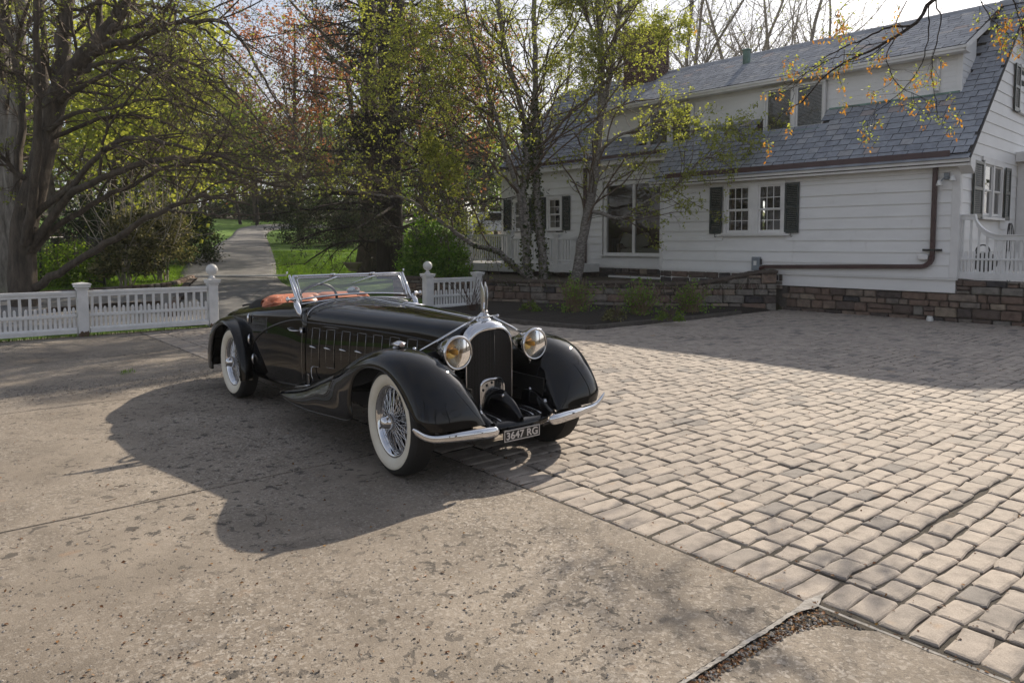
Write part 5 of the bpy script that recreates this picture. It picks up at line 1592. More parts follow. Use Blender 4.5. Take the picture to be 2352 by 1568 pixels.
cb(MB().tube([(.035, -.03, 1.10), (.035, -.03, 1.20)], [.008, .0055], 8), 'thermometer', M['chrome'], rc_)
for sg in (-1, 1):
    st_ = cb(MB().tube([(-.0, sg * .085, 1.079), (-.055, sg * .54, .872)], .0085, 10), 'wing_stay', M['chrome'])
    cb(MB().lathe([(.001, .028), (.012, .024), (.016, .012), (.010, .004), (.028, 0), (.030, -.008)], (-.075, sg * .575, .872), 'z', 14), 'stay_foot', M['chrome'], st_)

# ---- headlamps
for sg in (-1, 1):
    c0 = (.165, sg * .362, .866); R = .118
    hl = MB().lathe([(.001, -.235), (.022, -.23), (.05, -.20), (.078, -.145), (.101, -.08), (.111, -.03), (.114, -.012)], c0, 'x', 36)
    h = cb(hl, 'headlamp', M['chrome'])
    cb(MB().lathe([(.114, -.014), (.1225, -.012), (.125, .0), (.1225, .011), (.115, .014), (.108, .010)], c0, 'x', 40), 'rim', M['chrome'], h)
    cb(MB().lathe([(.001, -.11), (.03, -.102), (.052, -.085)], c0, 'x', 32), 'reflector', M['bulbreflection'], h)
    cb(MB().lathe([(.052, -.085), (.07, -.066), (.088, -.04), (.108, .004)], c0, 'x', 32), 'reflector', M['chrome2'], h)
    cb(MB().lathe([(.001, .024), (.03, .0225), (.06, .018), (.088, .012), (.109, .006)], c0, 'x', 36), 'lens', M['lampglass'], h)
    cb(MB().lathe([(.001, .004), (.013, .0), (.020, -.014), (.021, -.045), (.017, -.075), (.010, -.10)], (c0[0] - .0, c0[1], c0[2]), 'x', 16), 'bulb', M['amber'], h)
    cb(MB().tube([(c0[0] + .010, c0[1], c0[2] - .10), (c0[0] + .014, c0[1], c0[2] + .10)], .003, 6), 'lens_bar', M['chrome2'], h)
    cb(MB().tube([(c0[0] - .05, c0[1] - sg * .01, c0[2] - .108), (c0[0] - .06, c0[1] + sg * .01, c0[2] - .15), (c0[0] - .10, c0[1] + sg * .05, c0[2] - .17)], [.016, .013, .02], 8).lathe([(.001, -.03), (.010, -.028), (.012, -.012), (.006, -.008), (.014, 0), (.001, .002)], (c0[0] - .04, c0[1] + sg * .05, c0[2] - .115), 'z', 10), 'bracket', M['chrome'], h)
    cb(MB().tube([(c0[0] - .10, c0[1] + sg * .05, c0[2] - .165), (c0[0] - .13, c0[1] + sg * .14, c0[2] - .20)], [.04, .055], 10), 'bracket_cover', M['lacquer'], h)

# ---- front apron, crank cover, bumper blades, plate
ap = MB(); G = []
for x, z in ((-.02, .40), (.10, .402), (.25, .398), (.36, .388), (.42, .372), (.445, .345), (.44, .31), (.41, .29)):
    wv = .33 - .05 * max(0, (x - .2) / .25)
    G.append([(x - .03 * (abs(t) ** 2), t * wv, z + .012 * abs(t) ** 3) for t in np.linspace(-1, 1, 15)])
ap.grid(np.array(G))
apo = cb(ap, 'front_apron', M['lacquer'])
for sg in (-1, 1):
    for k in range(4):
        y0 = sg * (.115 + .038 * k)
        cb(MB().tube([(x, y0, z + .006) for x, z in ((.14, .402), (.25, .398), (.34, .390), (.395, .378))], .0055, 6), 'apron_rib', M['chrome2'] if k in (1, 3) else M['lacquer'], apo)
    G = []                                          # curved side plate rising from the bumper to the grille foot
    for t in np.linspace(0, 1, 12):
        x = .46 - .38 * t; y = sg * (.245 + .045 * sin(t * pi * .5) + .01); z0 = .375 + .02 * t; z1 = .395 + .115 * sin(t * pi * .62)
        G.append([(x, y, z0), (x, y, z1), (x, y + sg * .012, z1 + .008), (x, y + sg * .05, z1 + .004), (x, y + sg * .062, z1 - .004), (x, y + sg * .062, z0)])
    G = np.array(G)
    sp_ = cb(MB().grid(G if sg > 0 else G[:, ::-1]), 'apron_side', M['lacquer'])
    for t in (.28, .80):
        x = .46 - .38 * t; y = sg * (.245 + .045 * sin(t * pi * .5) + .04); z1 = .395 + .115 * sin(t * pi * .62) + .005
        cb(MB().lathe([(.001, .016), (.012, .014), (.014, .008), (.014, .002), (.020, 0), (.020, -.004)], (x, y, z1), 'z', 12), 'bolt', M['chrome2'], sp_)
ck = MB(); G = []
for t in np.linspace(0, 1, 16):
    x = .115 + .325 * t; zr = .405 + (.165 - .0 * t) * (1 - t ** 2.1) ** .8 ; w_ = .098 * (1 - .80 * t ** 1.5)
    zb0 = .395 - .035 * t
    G.append([(x + (.012 * (1 - abs(cos(a))) if t > .95 else 0), w_ * cos(a) , zb0 + (zr - zb0) * max(0, sin(a)) ** .8) for a in np.linspace(pi, 0, 17)])
ck.grid(np.array(G))
cko = cb(ck, 'crank_cover', M['lacquer'])
cb(MB().lathe([(.001, .004), (.010, .003), (.013, 0)], (.285, -.045, .535), 'x', 10), 'crank_hole_plug', M['chrome2'], cko)
# chrome surround of the crank opening
oa, ia = arch(.118, .640, .40, e=2.6, zk=.55), arch(.103, .622, .40, e=2.6, zk=.545)
G = [[(GX(yi) + .004, yi, zi), (GX(yi) + .020, (yi + yo) / 2, (zi + zo) / 2), (GX(yo) + .004, yo, zo)] for (yi, zi), (yo, zo) in zip(ia, oa)]
su = cb(MB().grid(np.array(G)[:, ::-1]), 'crank_surround', M['chrome'], cko)
pl_ = MB(); 
for sg in (-1, 1):
    G = [[(GX(y) + .006, sg * y, z) for z in np.linspace(.41, .545 + (.618 - .545) * max(0, 1 - (y / .103) ** 2.6) ** (1 / 2.6), 6)] for y in np.linspace(0, .1025, 8)]
    G = np.array(G); pl_.grid(G if sg > 0 else G[:, ::-1])
cb(pl_, 'surround_plate', M['chrome2'], cko)
hl_ = MB()
for (y, z) in ((-.085, .55), (-.058, .585), (-.02, .603), (.03, .60), (.07, .575)):
    hl_.lathe([(.001, .002), (.010, .0018), (.011, 0)], (GX(y) + .0065, y, z), 'x', 12)
cb(hl_, 'surround_hole', M['dark'], cko)
for sg in (-1, 1):
    P = spline([(.475, .235, .345), (.49, .30, .348), (.488, .42, .355), (.472, .55, .358), (.445, .66, .360), (.435, .735, .366), (.425, .80, .384), (.418, .85, .415), (.412, .89, .452)], 44)
    hh = np.interp(np.linspace(0, 1, 44), [0, .03, .08, .2, .5, .75, .92, 1], [.012, .030, .039, .040, .032, .024, .018, .008])
    G = []
    T = np.gradient(P, axis=0); T /= np.linalg.norm(T, axis=1)[:, None]
    for p, t, h_ in zip(P, T, hh):
        nrm = np.cross(t, (0, 0, 1)); nrm /= np.linalg.norm(nrm); nrm = nrm * (1 if nrm[0] > 0 else -1)
        upv = np.cross(nrm, t); upv = upv * (1 if upv[2] > 0 else -1)
        G.append([p + nrm * .55 * h_ * cos(a) * (1 if cos(a) > 0 else .5) + upv * h_ * sin(a) for a in np.linspace(0, 2 * pi, 16, endpoint=False)])
    G = np.array(G); G[:, :, 1] *= sg
    m = MB().grid(G, closed_v=True); m.add(G[0], [tuple(range(16))]); m.add(G[-1], [tuple(range(15, -1, -1))])
    cb(m, 'bumper_blade', M['chrome'])
PX0 = .462
np_ = cb(MB().bbox(PX0, PX0 + .010, -.190, .150, .248, .336, .003), 'number_plate', M['plate'], smooth=False)
cb(MB().box(PX0 + .0101, PX0 + .0125, -.184, .144, .2525, .2575).box(PX0 + .0101, PX0 + .0125, -.184, .144, .3265, .3315).box(PX0 + .0101, PX0 + .0125, -.184, -.179, .2575, .3265).box(PX0 + .0101, PX0 + .0125, .139, .144, .2575, .3265), 'plate_border', M['platewhite'], np_, smooth=False)
tc = bpy.data.curves.new('plate_text', 'FONT')
tc.body = '3647 RG'; tc.size = .082; tc.extrude = .0012; tc.offset = .0014; tc.align_x = 'CENTER'; tc.align_y = 'CENTER'; tc.space_character = 1.02
to = bpy.data.objects.new('plate_text', tc); COL.objects.link(to)
bpy.context.view_layer.update()
tm = bpy.data.meshes.new_from_object(to.evaluated_get(bpy.context.evaluated_depsgraph_get()))
bpy.data.objects.remove(to)
co = np.zeros(len(tm.vertices) * 3); tm.vertices.foreach_get('co', co); co = co.reshape(-1, 3)
wx = co[:, 0].max() - co[:, 0].min(); co[:, 0] *= .290 / wx
cy0 = (co[:, 1].max() + co[:, 1].min()) / 2; hy = co[:, 1].max() - co[:, 1].min()
new = np.stack([PX0 + .0112 + co[:, 2], -.02 + co[:, 0] - (co[:, 0].max() + co[:, 0].min()) / 2, .292 + (co[:, 1] - cy0) * (.055 / hy)], 1)
tm.vertices.foreach_set('co', new.reshape(-1)); tm.update()
tm.materials.clear()
link('plate_lettering', tm, M['platewhite'], np_)
cb(MB().box(PX0 - .03, PX0, -.10, .06, .29, .33), 'plate_bracket', M['blacktrim'], np_, smooth=False)

# ---- wheels
RW = .388
def wheel(x, y, sg, steer=0.0):
    """hub and rim; tyre, whitewall, spokes and hub cap are its pieces; axis along y, outer face towards sg"""
    R = lambda prof: [(r, sg * h) for r, h in prof]
    m = MB()
    m.lathe(R([(.228, -.055), (.238, -.062), (.256, -.066), (.256, -.058), (.240, -.045), (.222, -.03), (.215, 0), (.222, .03), (.240, .045), (.256, .058), (.258, .066), (.248, .068), (.236, .058), (.226, .040)]), (0, 0, 0), 'y', 48)
    m.lathe(R([(.055, -.06), (.058, -.02), (.046, .0), (.046, .06), (.056, .075), (.056, .085), (.040, .09)]), (0, 0, 0), 'y', 24)
    cbd = MB().lathe(R([(.19, -.085), (.195, -.07), (.195, -.045), (.05, -.045)]), (0, 0, 0), 'y', 32)
    w = cb(m, 'wheel', M['chrome'], loc=(x, y, RW), rot=(0, 0, steer))
    cb(cbd, 'brake_drum', M['blacktrim'], w)
    tp = [(.252, -.062), (.27, -.082), (.315, -.092), (.35, -.086), (.372, -.072)]
    tr_ = []
    for k in range(11):
        h = -.066 + .012 * k; r = RW - .0022 * ((h / .066) ** 2) * 3
        tr_ += [(r - .007, h - .0052), (r, h - .0036), (r, h + .0036), (r - .007, h + .0052)]
    tp = tp + tr_ + [(.372, .072), (.35, .086), (.335, .0895)]
    cb(MB().lathe(R(tp), (0, 0, 0), 'y', 72), 'tyre', M['rubber'], w)
    cb(MB().lathe(R([(.335, .0895), (.333, .0915), (.315, .0935), (.29, .090), (.268, .081), (.256, .068)]), (0, 0, 0), 'y', 72), 'whitewall', M['whitewall'], w)
    # inner flank stays dark rubber
    cap_ = MB().lathe(R([(.056, .075), (.058, .090), (.052, .105), (.046, .112), (.042, .130), (.030, .142), (.012, .147), (.001, .148)]), (0, 0, 0), 'y', 24)
    for a in (.7, .7 + pi):
        cap_.tube([(.03 * cos(a), sg * .112, .03 * sin(a)), (.062 * cos(a), sg * .116, .062 * sin(a)), (.088 * cos(a), sg * .122, .088 * sin(a))], [.014, .011, .007], 8)
    cb(cap_, 'hub_cap', M['chrome'], w)
    sp = {}
    for kind, (rh, hh, rr, hr2, lead) in enumerate(((.047, .062, .228, .030, .55), (.054, -.02, .222, -.02, .42))):
        for d in (-1, 1):
            me = MB().tube([(rh, sg * hh, 0), (rr * cos(d * lead), sg * hr2, rr * sin(d * lead))], .0029, 4, cap=False)
            sp[(kind, d)] = mesh_from('spoke', me.arrays(), me.f, me.t, smooth=True)
    for kind, n in ((0, 20), (1, 14)):
        for d in (-1, 1):
            for k in range(n):
                link('spoke', sp[(kind, d)], M['chrome'], w, rot=(0, (k + (.5 if d > 0 else 0)) * 2 * pi / n, 0))
    return w
for sg in (-1, 1):
    wheel(-.078, sg * .700, sg, -.06)
    wheel(-3.40, sg * .712, sg)

# ---- windscreen
WB = [(-2.075, y, 1.098 + .034 * (1 - (y / .6) ** 2)) for y in np.linspace(-.585, .585, 13)]
wsx = lambda z: -2.08 - .66 * (z - 1.10)
def wp(y, z, d=0.0): return (wsx(z) + d, y * .968, z - .05 * max(0, z - 1.12))
fm = MB()
zb_ = lambda y: 1.118 + .030 * (1 - (y / .6) ** 2)
for sg in (-1, 1):
    fm.tube([wp(sg * .592, 1.085), wp(sg * .597, 1.20), wp(sg * .60, 1.338)], .0125, 10)
    fm.tube([wp(sg * .626, 1.06, .01), wp(sg * .630, 1.20, .004), wp(sg * .632, 1.350)], [.020, .016, .012], 10)
    fm.lathe([(.001, .020), (.008, .016), (.010, .008), (.006, 0), (.010, -.004)], (wsx(1.36), sg * .632, 1.358), 'z', 10)
fm.tube([wp(y, 1.342) for y in np.linspace(-.605, .605, 9)], .012, 10)
fm.tube([wp(y, zb_(y)) for y in np.linspace(-.592, .592, 15)], .009, 8)
wso = cb(fm, 'windscreen_frame', M['chrome'])
inn = MB()
ring = [(.572, 1.135), (.575, 1.30), (.56, 1.318), (.52, 1.322), (-.52, 1.322), (-.56, 1.318), (-.575, 1.30), (-.572, 1.135)]
inn.tube([wp(y, z, .004) for y, z in ring], .0075, 6)
cb(inn, 'glazing_trim', M['chrome2'], wso)
G = []
for t in np.linspace(0, 1, 6): G.append([wp(y * 1.0, zb_(y) + (1.335 - zb_(y)) * t, .002) for y in np.linspace(-.585, .585, 15)])
cb(MB().grid(np.array(G)), 'windscreen_glass', M['glass'], wso)
for sg in (-1, 1):
    cb(MB().lathe([(.001, .062), (.012, .060), (.024, .052), (.026, .044), (.018, .038), (.010, .030), (.014, .01), (.020, 0), (.024, -.03)], (-2.055, sg * .665, 1.128), 'y', 16) if sg > 0 else MB().lathe([(.001, -.062), (.012, -.060), (.024, -.052), (.026, -.044), (.018, -.038), (.010, -.030), (.014, -.01), (.020, 0), (.024, .03)], (-2.055, sg * .665, 1.128), 'y', 16), 'pivot_knob', M['chrome'], wso)
    cb(MB().tube([(-2.06, sg * .632, 1.12), (-2.02, sg * .632, 1.06), (-1.985, sg * .628, 1.005), (-1.96, sg * .622, .965)], [.022, .034, .026, .006], 10, flat=.6), 'pillar_foot', M['chrome'], wso)
for y0, dy, z1 in ((-.19, -.24, 1.235), (.24, -.24, 1.255)):
    wpr = cb(MB().tube([wp(y0, 1.335, .02), wp(y0 + .03, 1.328, .035), wp(y0 + dy * .5, (1.33 + z1) / 2, .03), wp(y0 + dy, z1, .014)], [.008, .006, .004, .003], 6).bbox(wsx(1.34) + .0, wsx(1.34) + .035, y0 - .02, y0 + .03, 1.325, 1.350, .005), 'wiper', M['chrome'], wso)
# cowl rail under the glass and dashboard
cb(MB().tube([(x + .03, y, z - .020) for x, y, z in WB], .007, 8), 'cowl_rail', M['chrome'])
cb(MB().tube([(-1.93, sg * y_, z_) for sg in (1,) for y_, z_ in []] or [(-1.93, y, prof(-1.93, abs(s))[1] + .004) for s in np.linspace(-.5, .5, 31) for y in [np.sign(s) * prof(-1.93, abs(s), .003)[0]]], .005, 6), 'bonnet_seam', M['chrome2'])
vt = MB()
for x in (-1.30, -1.22):
    vt.tube([(x + .02 * k, y, prof(x, 0)[1] - .35 * y * y * 1.2 + .006) for k, y in ((0, .06), (0, .12), (0, .18), (0, .24))], .007, 6)
cb(vt, 'bonnet_trim_bar', M['chrome'])
cb(MB().box(-2.23, -2.19, -.55, .55, .86, 1.09), 'dashboard', M['blacktrim'], smooth=False)
# steering wheel, mirror
sw = MB(); swc = np.array((-2.36, -.30, 1.055)); tl = radians(62)
rim_ = [swc + .215 * np.array((cos(a) * cos(tl), sin(a), cos(a) * sin(tl))) for a in np.linspace(0, 2 * pi, 40)]
sw.tube(rim_, .013, 8)
for a in (pi / 2, -pi / 2, pi): sw.tube([swc, swc + .2 * np.array((cos(a) * cos(tl), sin(a), cos(a) * sin(tl)))], .008, 6)
sw.tube([swc, swc + np.array((.35, 0, -.2))], .02, 8)
cb(sw, 'steering_wheel', M['blacktrim'])
mr = MB().lathe([(.001, .014), (.05, .012), (.058, .004), (.055, -.008), (.001, -.012)], (0, 0, 0), 'x', 20)
mro = cb(mr, 'rear_view_mirror', M['chrome'], loc=(-2.19, .02, 1.175)); mro.scale = (1, 1.3, .7)
cb(MB().tube([(0, .01, -.02), (.02, .03, -.07)], .005, 6), 'mirror_stem', M['chrome'], mro)
# seats: two bucketed backs with a rolled top, ostrich leather
for y0, w_ in ((-.295, .29), (.295, .29)):
    G = []
    for t in np.linspace(-1, 1, 17):
        r = []
        b_ = 1 - abs(t) ** 6
        rib = .008 * abs(cos(t * pi * 1.5))
        for (x, z) in ((-2.62, .50), (-2.70, .60), (-2.78, .80), (-2.86 + .0, .98), (-2.90, 1.06), (-2.94, 1.098), (-2.99, 1.108), (-3.04, 1.095), (-3.07, 1.04), (-3.10, .8), (-3.1, .5)):
            r.append((x + (rib + .05 * b_ if x > -2.9 else 0) - .03 * (1 - b_), y0 + t * w_, z - (.05 * (1 - b_) if z > .9 else 0) + (rib * .5 if z > 1 else 0)))
        G.append(r)
    cb(MB().grid(np.array(G)), 'seat_back', M['leather'])
    cb(MB().bbox(-2.75, -2.30, y0 - w_ * .95, y0 + w_ * .95, .42, .58, .05), 'seat_cushion', M['leather'], smooth=False)
G = []
for sg in (-1, 1):
    G = []
    for x in np.linspace(-2.35, -3.3, 14):
        y, z = prof(x, S_R)
        G.append([(x, sg * (y - .048), z - .30), (x, sg * (y - .065), z - .08), (x, sg * (y - .055), z - .005 + .02 * smoothstep((-x - 2.8) / .3)), (x, sg * (y - .03), z + .012 + .035 * smoothstep((-x - 2.75) / .3)), (x, sg * (y - .012), z + .005)])
    G = np.array(G)
    cb(MB().grid(G if sg < 0 else G[:, ::-1]), 'door_lining', M['leather'])
cb(MB().tube([(-2.985 + .06 * abs(t) ** 4, .575 * t, 1.062 - .012 * abs(t) ** 3 - .016 * max(0, 1 - (t / .06) ** 2)) for t in np.linspace(-1, 1, 41)], [.012, .035, .047] + [.052] * 35 + [.047, .035, .012], 12), 'seat_roll', M['leather'])
for y0 in (-.575, .575): cb(MB().tube([(-2.955, y0 * .97, .72), (-2.955, y0, .9), (-2.94, y0 * .985, 1.02), (-2.96, y0 * .95, 1.055)], [.05, .055, .055, .03], 10), 'seat_roll', M['leather'])
# folded hood
fh = MB(); G = []
for t in np.linspace(0, 1, 14):
    x = -3.045 - .74 * t
    top = 1.045 + .085 * sin(pi * min(1, .22 + t)) ** .8 - .14 * t ** 2
    wdt = .60 - .06 * t ** 2
    G.append([(x + .015 * sin(a * 9), -wdt * np.sign(cos(a)) * abs(cos(a)) ** .6, .88 + (top - .88) * max(0, sin(a)) ** .55 + .004 * sin(a * 14 + t * 7)) for a in np.linspace(0, pi, 25)])
fh.grid(np.array(G)); g0, g1 = G[0], G[-1]
fh.add(g0, [tuple(range(25))]); fh.add(g1, [tuple(range(24, -1, -1))])
fho = cb(fh, 'folded_hood', M['canvas'])
cb(MB().tube([(-3.72, .56 * sin(a), .945 + .03 * cos(a)) for a in np.linspace(-pi / 2, pi / 2, 15)], .010, 6), 'hood_bead', M['blacktrim'], fho)
import time as _t; _T0 = globals().get('_T0', _t.time()); print('TIMER 40', round(_t.time() - _T0, 1))
# ------------------------------------------------------------------ trees and planting
class Wood:
    """tubes and leaves collected in numpy batches"""
    def __init__(s): s.V, s.F, s.n = [], [], 0
    def tubes(s, P, R, sides):
        P = np.asarray(P, float); N, K = P.shape[:2]
        if N == 0: return
        T = np.gradient(P, axis=1); T /= np.linalg.norm(T, axis=2)[..., None] + 1e-9
        mean = T.mean(1); ref = np.where(np.abs(mean[:, 2:3]) < .85, np.array([[0, 0, 1.0]]), np.array([[1.0, 0.2, 0]]))
        a = np.cross(T, ref[:, None, :]); a /= np.linalg.norm(a, axis=2)[..., None] + 1e-9
        b = np.cross(T, a)
        th = np.arange(sides) * 2 * pi / sides
        RR_ = np.repeat(R[:, :, None], sides, 2)
        if sides >= 9:
            kk = np.arange(K)[None, :, None]; ph = np.arange(N)[:, None, None] * 1.7; tt = th[None, None, :]
            RR_ = RR_ * (1 + .07 * np.sin(3 * tt + .35 * kk + ph) + .05 * np.sin(5 * tt - .6 * kk + 2 * ph) + .04 * np.sin(1.9 * kk + ph + 2 * tt))
        V = P[:, :, None, :] + RR_[..., None] * (np.cos(th)[None, None, :, None] * a[:, :, None, :] + np.sin(th)[None, None, :, None] * b[:, :, None, :])
        idx = np.arange(N * K * sides).reshape(N, K, sides) + s.n
        q = np.stack([idx[:, :-1, :], np.roll(idx, -1, 2)[:, :-1, :], np.roll(idx, -1, 2)[:, 1:, :], idx[:, 1:, :]], -1).reshape(-1, 4)
        s.V.append(V.reshape(-1, 3)); s.F.append(q); s.n += N * K * sides
    def obj(s, name, mat, parent=None, smooth=True, base=(0, 0, 0), **k):
        if not s.V: return None
        me = mesh_from(name, np.concatenate(s.V) - np.asarray(base, float), s.F, None, None, smooth)
        return link(name, me, mat, parent, **k)

def leaves(name, P, size, mat, parent, rng, base=(0, 0, 0), aspect=.6, droop=0.0, kind='stuff', up=0.0, tuft=1, **k):
    """small leaf-shaped quads, several to a shoot when tuft > 1"""
    P = np.asarray(P, float)
    if len(P) == 0: return None
    if tuft > 1:
        P = P[rng.random(len(P)) < 1.25 / tuft]; P = np.repeat(P, tuft, 0) + rng.normal(0, size * .22, (len(P) * tuft, 3))
    N = len(P)
    d = rng.normal(0, 1, (N, 3)); d[:, 2] = d[:, 2] * .7 - droop; d /= np.linalg.norm(d, axis=1)[:, None]
    r = rng.normal(0, 1, (N, 3)); r[:, 2] += up
    s_ = np.cross(d, r); s_ /= np.linalg.norm(s_, axis=1)[:, None] + 1e-9
    L = size * rng.uniform(.6, 1.35, N)[:, None]; Wd = L * aspect * .5
    V = np.stack([P, P + d * L * .45 + s_ * Wd, P + d * L, P + d * L * .45 - s_ * Wd], 1).reshape(-1, 3) - np.asarray(base, float)
    F = [np.arange(N * 4).reshape(N, 4)]
    me = mesh_from(name, V, F, rng.random(N), None, False)
    return link(name, me, mat, parent, kind=kind, **k)

def wander(P0, D, L, K, rng, curl=.25, grav=0.0, up=0.0):
    """N polylines of K points from P0 along D"""
    N = len(P0); P = np.zeros((N, K, 3)); P[:, 0] = P0; d = D / (np.linalg.norm(D, axis=1)[:, None] + 1e-9)
    st = (L / (K - 1))[:, None]
    for i in range(1, K):
        d = d + rng.normal(0, curl, (N, 3)) / sqrt(K); d[:, 2] += (up - grav) / (K - 1)
        d /= np.linalg.norm(d, axis=1)[:, None]
        P[:, i] = P[:, i - 1] + d * st
    return P

def sprout(P, R, L, M_, rng, t0=.25, t1=1.0, ang=(.5, 1.1), ratio=(.35, .6), K=6, curl=.35, grav=0.0, up=.15, rr=.55, flat=0.0, rmin=.002):
    """children along parent polylines: returns points, radii, lengths"""
    N, Kp = P.shape[:2]
    idx = np.repeat(np.arange(N), M_); t = rng.uniform(t0, t1, N * M_)
    f = t * (Kp - 1); i = np.minimum(f.astype(int), Kp - 2); u = (f - i)[:, None]
    p0 = P[idx, i] * (1 - u) + P[idx, i + 1] * u
    tg = P[idx, i + 1] - P[idx, i]; tg /= np.linalg.norm(tg, axis=1)[:, None] + 1e-9
    q = rng.normal(0, 1, (N * M_, 3)); q[:, 2] *= (1 - flat); q -= tg * (q * tg).sum(1)[:, None]; q /= np.linalg.norm(q, axis=1)[:, None] + 1e-9
    a = rng.uniform(*ang, N * M_)[:, None]
    D = tg * np.cos(a) + q * np.sin(a)
    Lc = L[idx] * rng.uniform(*ratio, N * M_) * (1.15 - .55 * t)
    rp = R[idx, i] * (1 - u[:, 0]) + R[idx, i + 1] * u[:, 0]
    C = wander(p0, D, Lc, K, rng, curl, grav, up)
    r0 = np.maximum(rp * rr, rmin)
    RC_ = r0[:, None] * np.linspace(1, .35, K)[None, :]
    return C, np.maximum(RC_, rmin * .6), Lc

def guided(limbs, K=24, rng=None, jit=0.0):
    """limbs: list of ([(u, v, Y)...], r0, r1) -> arrays"""
    P, R, L = [], [], []
    for pts, r0, r1 in limbs:
        W3 = spline(np.array([at(*q) for q in pts]), K)
        if rng is not None: W3[1:] += rng.normal(0, jit, (K - 1, 3))
        P.append(W3); R.append(r0 + (r1 - r0) * np.linspace(0, 1, K) ** .8)
        L.append(np.linalg.norm(np.diff(W3, axis=0), axis=1).sum())
    return np.array(P), np.array(R), np.array(L)

def pts_along(P, rng, per, t0=.3, spread=.03):
    N, K = P.shape[:2]
    idx = np.repeat(np.arange(N), per); t = rng.uniform(t0, 1, len(idx)) * (K - 1)
    i = np.minimum(t.astype(int), K - 2); u = (t - i)[:, None]
    return P[idx, i] * (1 - u) + P[idx, i + 1] * u + rng.normal(0, spread, (len(idx), 3))

# ---- the big low-branched tree at the left
tr = np.random.default_rng(101)
Y0 = 16.2
L = lambda pts, r0, r1, ya=0, yb=0: ([(u, v, Y0 + ya + (yb - ya) * i / (len(pts) - 1)) for i, (u, v) in enumerate(pts)], r0, r1)
tb = at(62, 700, Y0); tb[2] = float(terrain(tb[0], tb[1])) - .05
trunk = [
 L([(62, 712), (50, 610), (66, 490), (98, 360), (128, 235), (165, 165), (207, 116), (250, 66), (290, 10), (330, -70)], .31, .13, 0, .6),
 L([(72, 480), (100, 350), (122, 260), (138, 195), (147, 105), (154, 26), (158, -80)], .26, .12, 0, .9),
 L([(66, 520), (88, 400), (103, 300), (107, 250), (104, 197), (101, 105), (92, -60)], .15, .06, 0, 1.6),
 L([(58, 560), (74, 470), (88, 320), (86, 184), (84, 79), (82, -60)], .11, .05, -.2, -1.0),
 L([(60, 600), (54, 500), (40, 380), (52, 250), (30, 120), (-20, 0)], .13, .05, 0, 1.0),
 L([(207, 116), (226, 92), (228, 26), (236, -60)], .11, .05, .3, 1.2),
 L([(225, 110), (262, 60), (300, 10), (340, -50)], .09, .05, .4, .2)]
limb = [
 L([(215, 112), (262, 100), (302, 92), (367, 66), (420, 50), (470, 48), (513, 52), (556, 95), (595, 164), (638, 241), (690, 323)], .095, .015, .3, -2.6),
 L([(205, 130), (262, 102), (315, 113), (367, 126), (420, 137), (500, 180), (580, 260), (650, 340)], .085, .012, .3, -1.2),
 L([(190, 165), (236, 144), (289, 142), (367, 136), (450, 170), (530, 230), (610, 310), (660, 400)], .07, .012, .2, 1.4),
 L([(140, 235), (180, 205), (236, 171), (276, 152), (315, 150), (400, 190), (480, 240), (560, 310), (640, 380)], .08, .012, .1, -2.0),
 L([(60, 585), (142, 465), (194, 431), (302, 384), (366, 366), (431, 371), (496, 375), (560, 405), (646, 431), (690, 414), (724, 379)], .115, .013, 0, -2.4),
 L([(54, 598), (142, 513), (241, 453), (302, 427), (371, 388), (414, 379), (500, 398), (590, 430), (660, 440)], .09, .011, 0, .9),
 L([(80, 662), (172, 603), (280, 539), (366, 487), (452, 453), (500, 456), (570, 470)], .12, .022, 0, -1.6),
 L([(385, 480), (409, 487), (470, 490), (539, 496), (608, 491), (640, 480)], .035, .01, -1.0, -2.2),
 L([(100, 330), (160, 300), (240, 270), (330, 270), (420, 300), (520, 340), (620, 400)], .075, .012, .1, 1.6),
 L([(110, 300), (170, 262), (250, 250), (340, 230), (430, 245), (520, 290), (600, 350)], .065, .012, 0, -1.8),
 L([(250, 66), (310, 60), (380, 20), (430, -40)], .06, .02, .3, .8),
 L([(290, 10), (380, 20), (470, 70), (560, 160), (640, 260), (700, 380)], .055, .010, .6, 2.2),
 L([(90, 420), (40, 400), (-20, 330), (-80, 260)], .08, .03, 0, -.6),
 L([(75, 500), (170, 420), (260, 330), (340, 320), (450, 345), (560, 380), (650, 400), (720, 420)], .09, .010, 0, -3.0),
 L([(128, 235), (60, 180), (0, 160), (-60, 150)], .05, .02, 0, -1),
 L([(154, 26), (240, 10), (330, 30), (420, 90), (500, 200), (560, 290)], .05, .010, .8, -.8)]
Pt, Rt, Lt = guided(trunk, 26, tr, .012)
Pl, Rl, Ll = guided(limb, 30, tr, .02); Rl = Rl * .86
big = thing('spreading_tree', 'huge low branched tree with bare arching boughs behind the left picket fence', 'tree', tb)
w = Wood(); w.tubes(Pt, Rt, 14); w.tubes(Pl, Rl, 9)
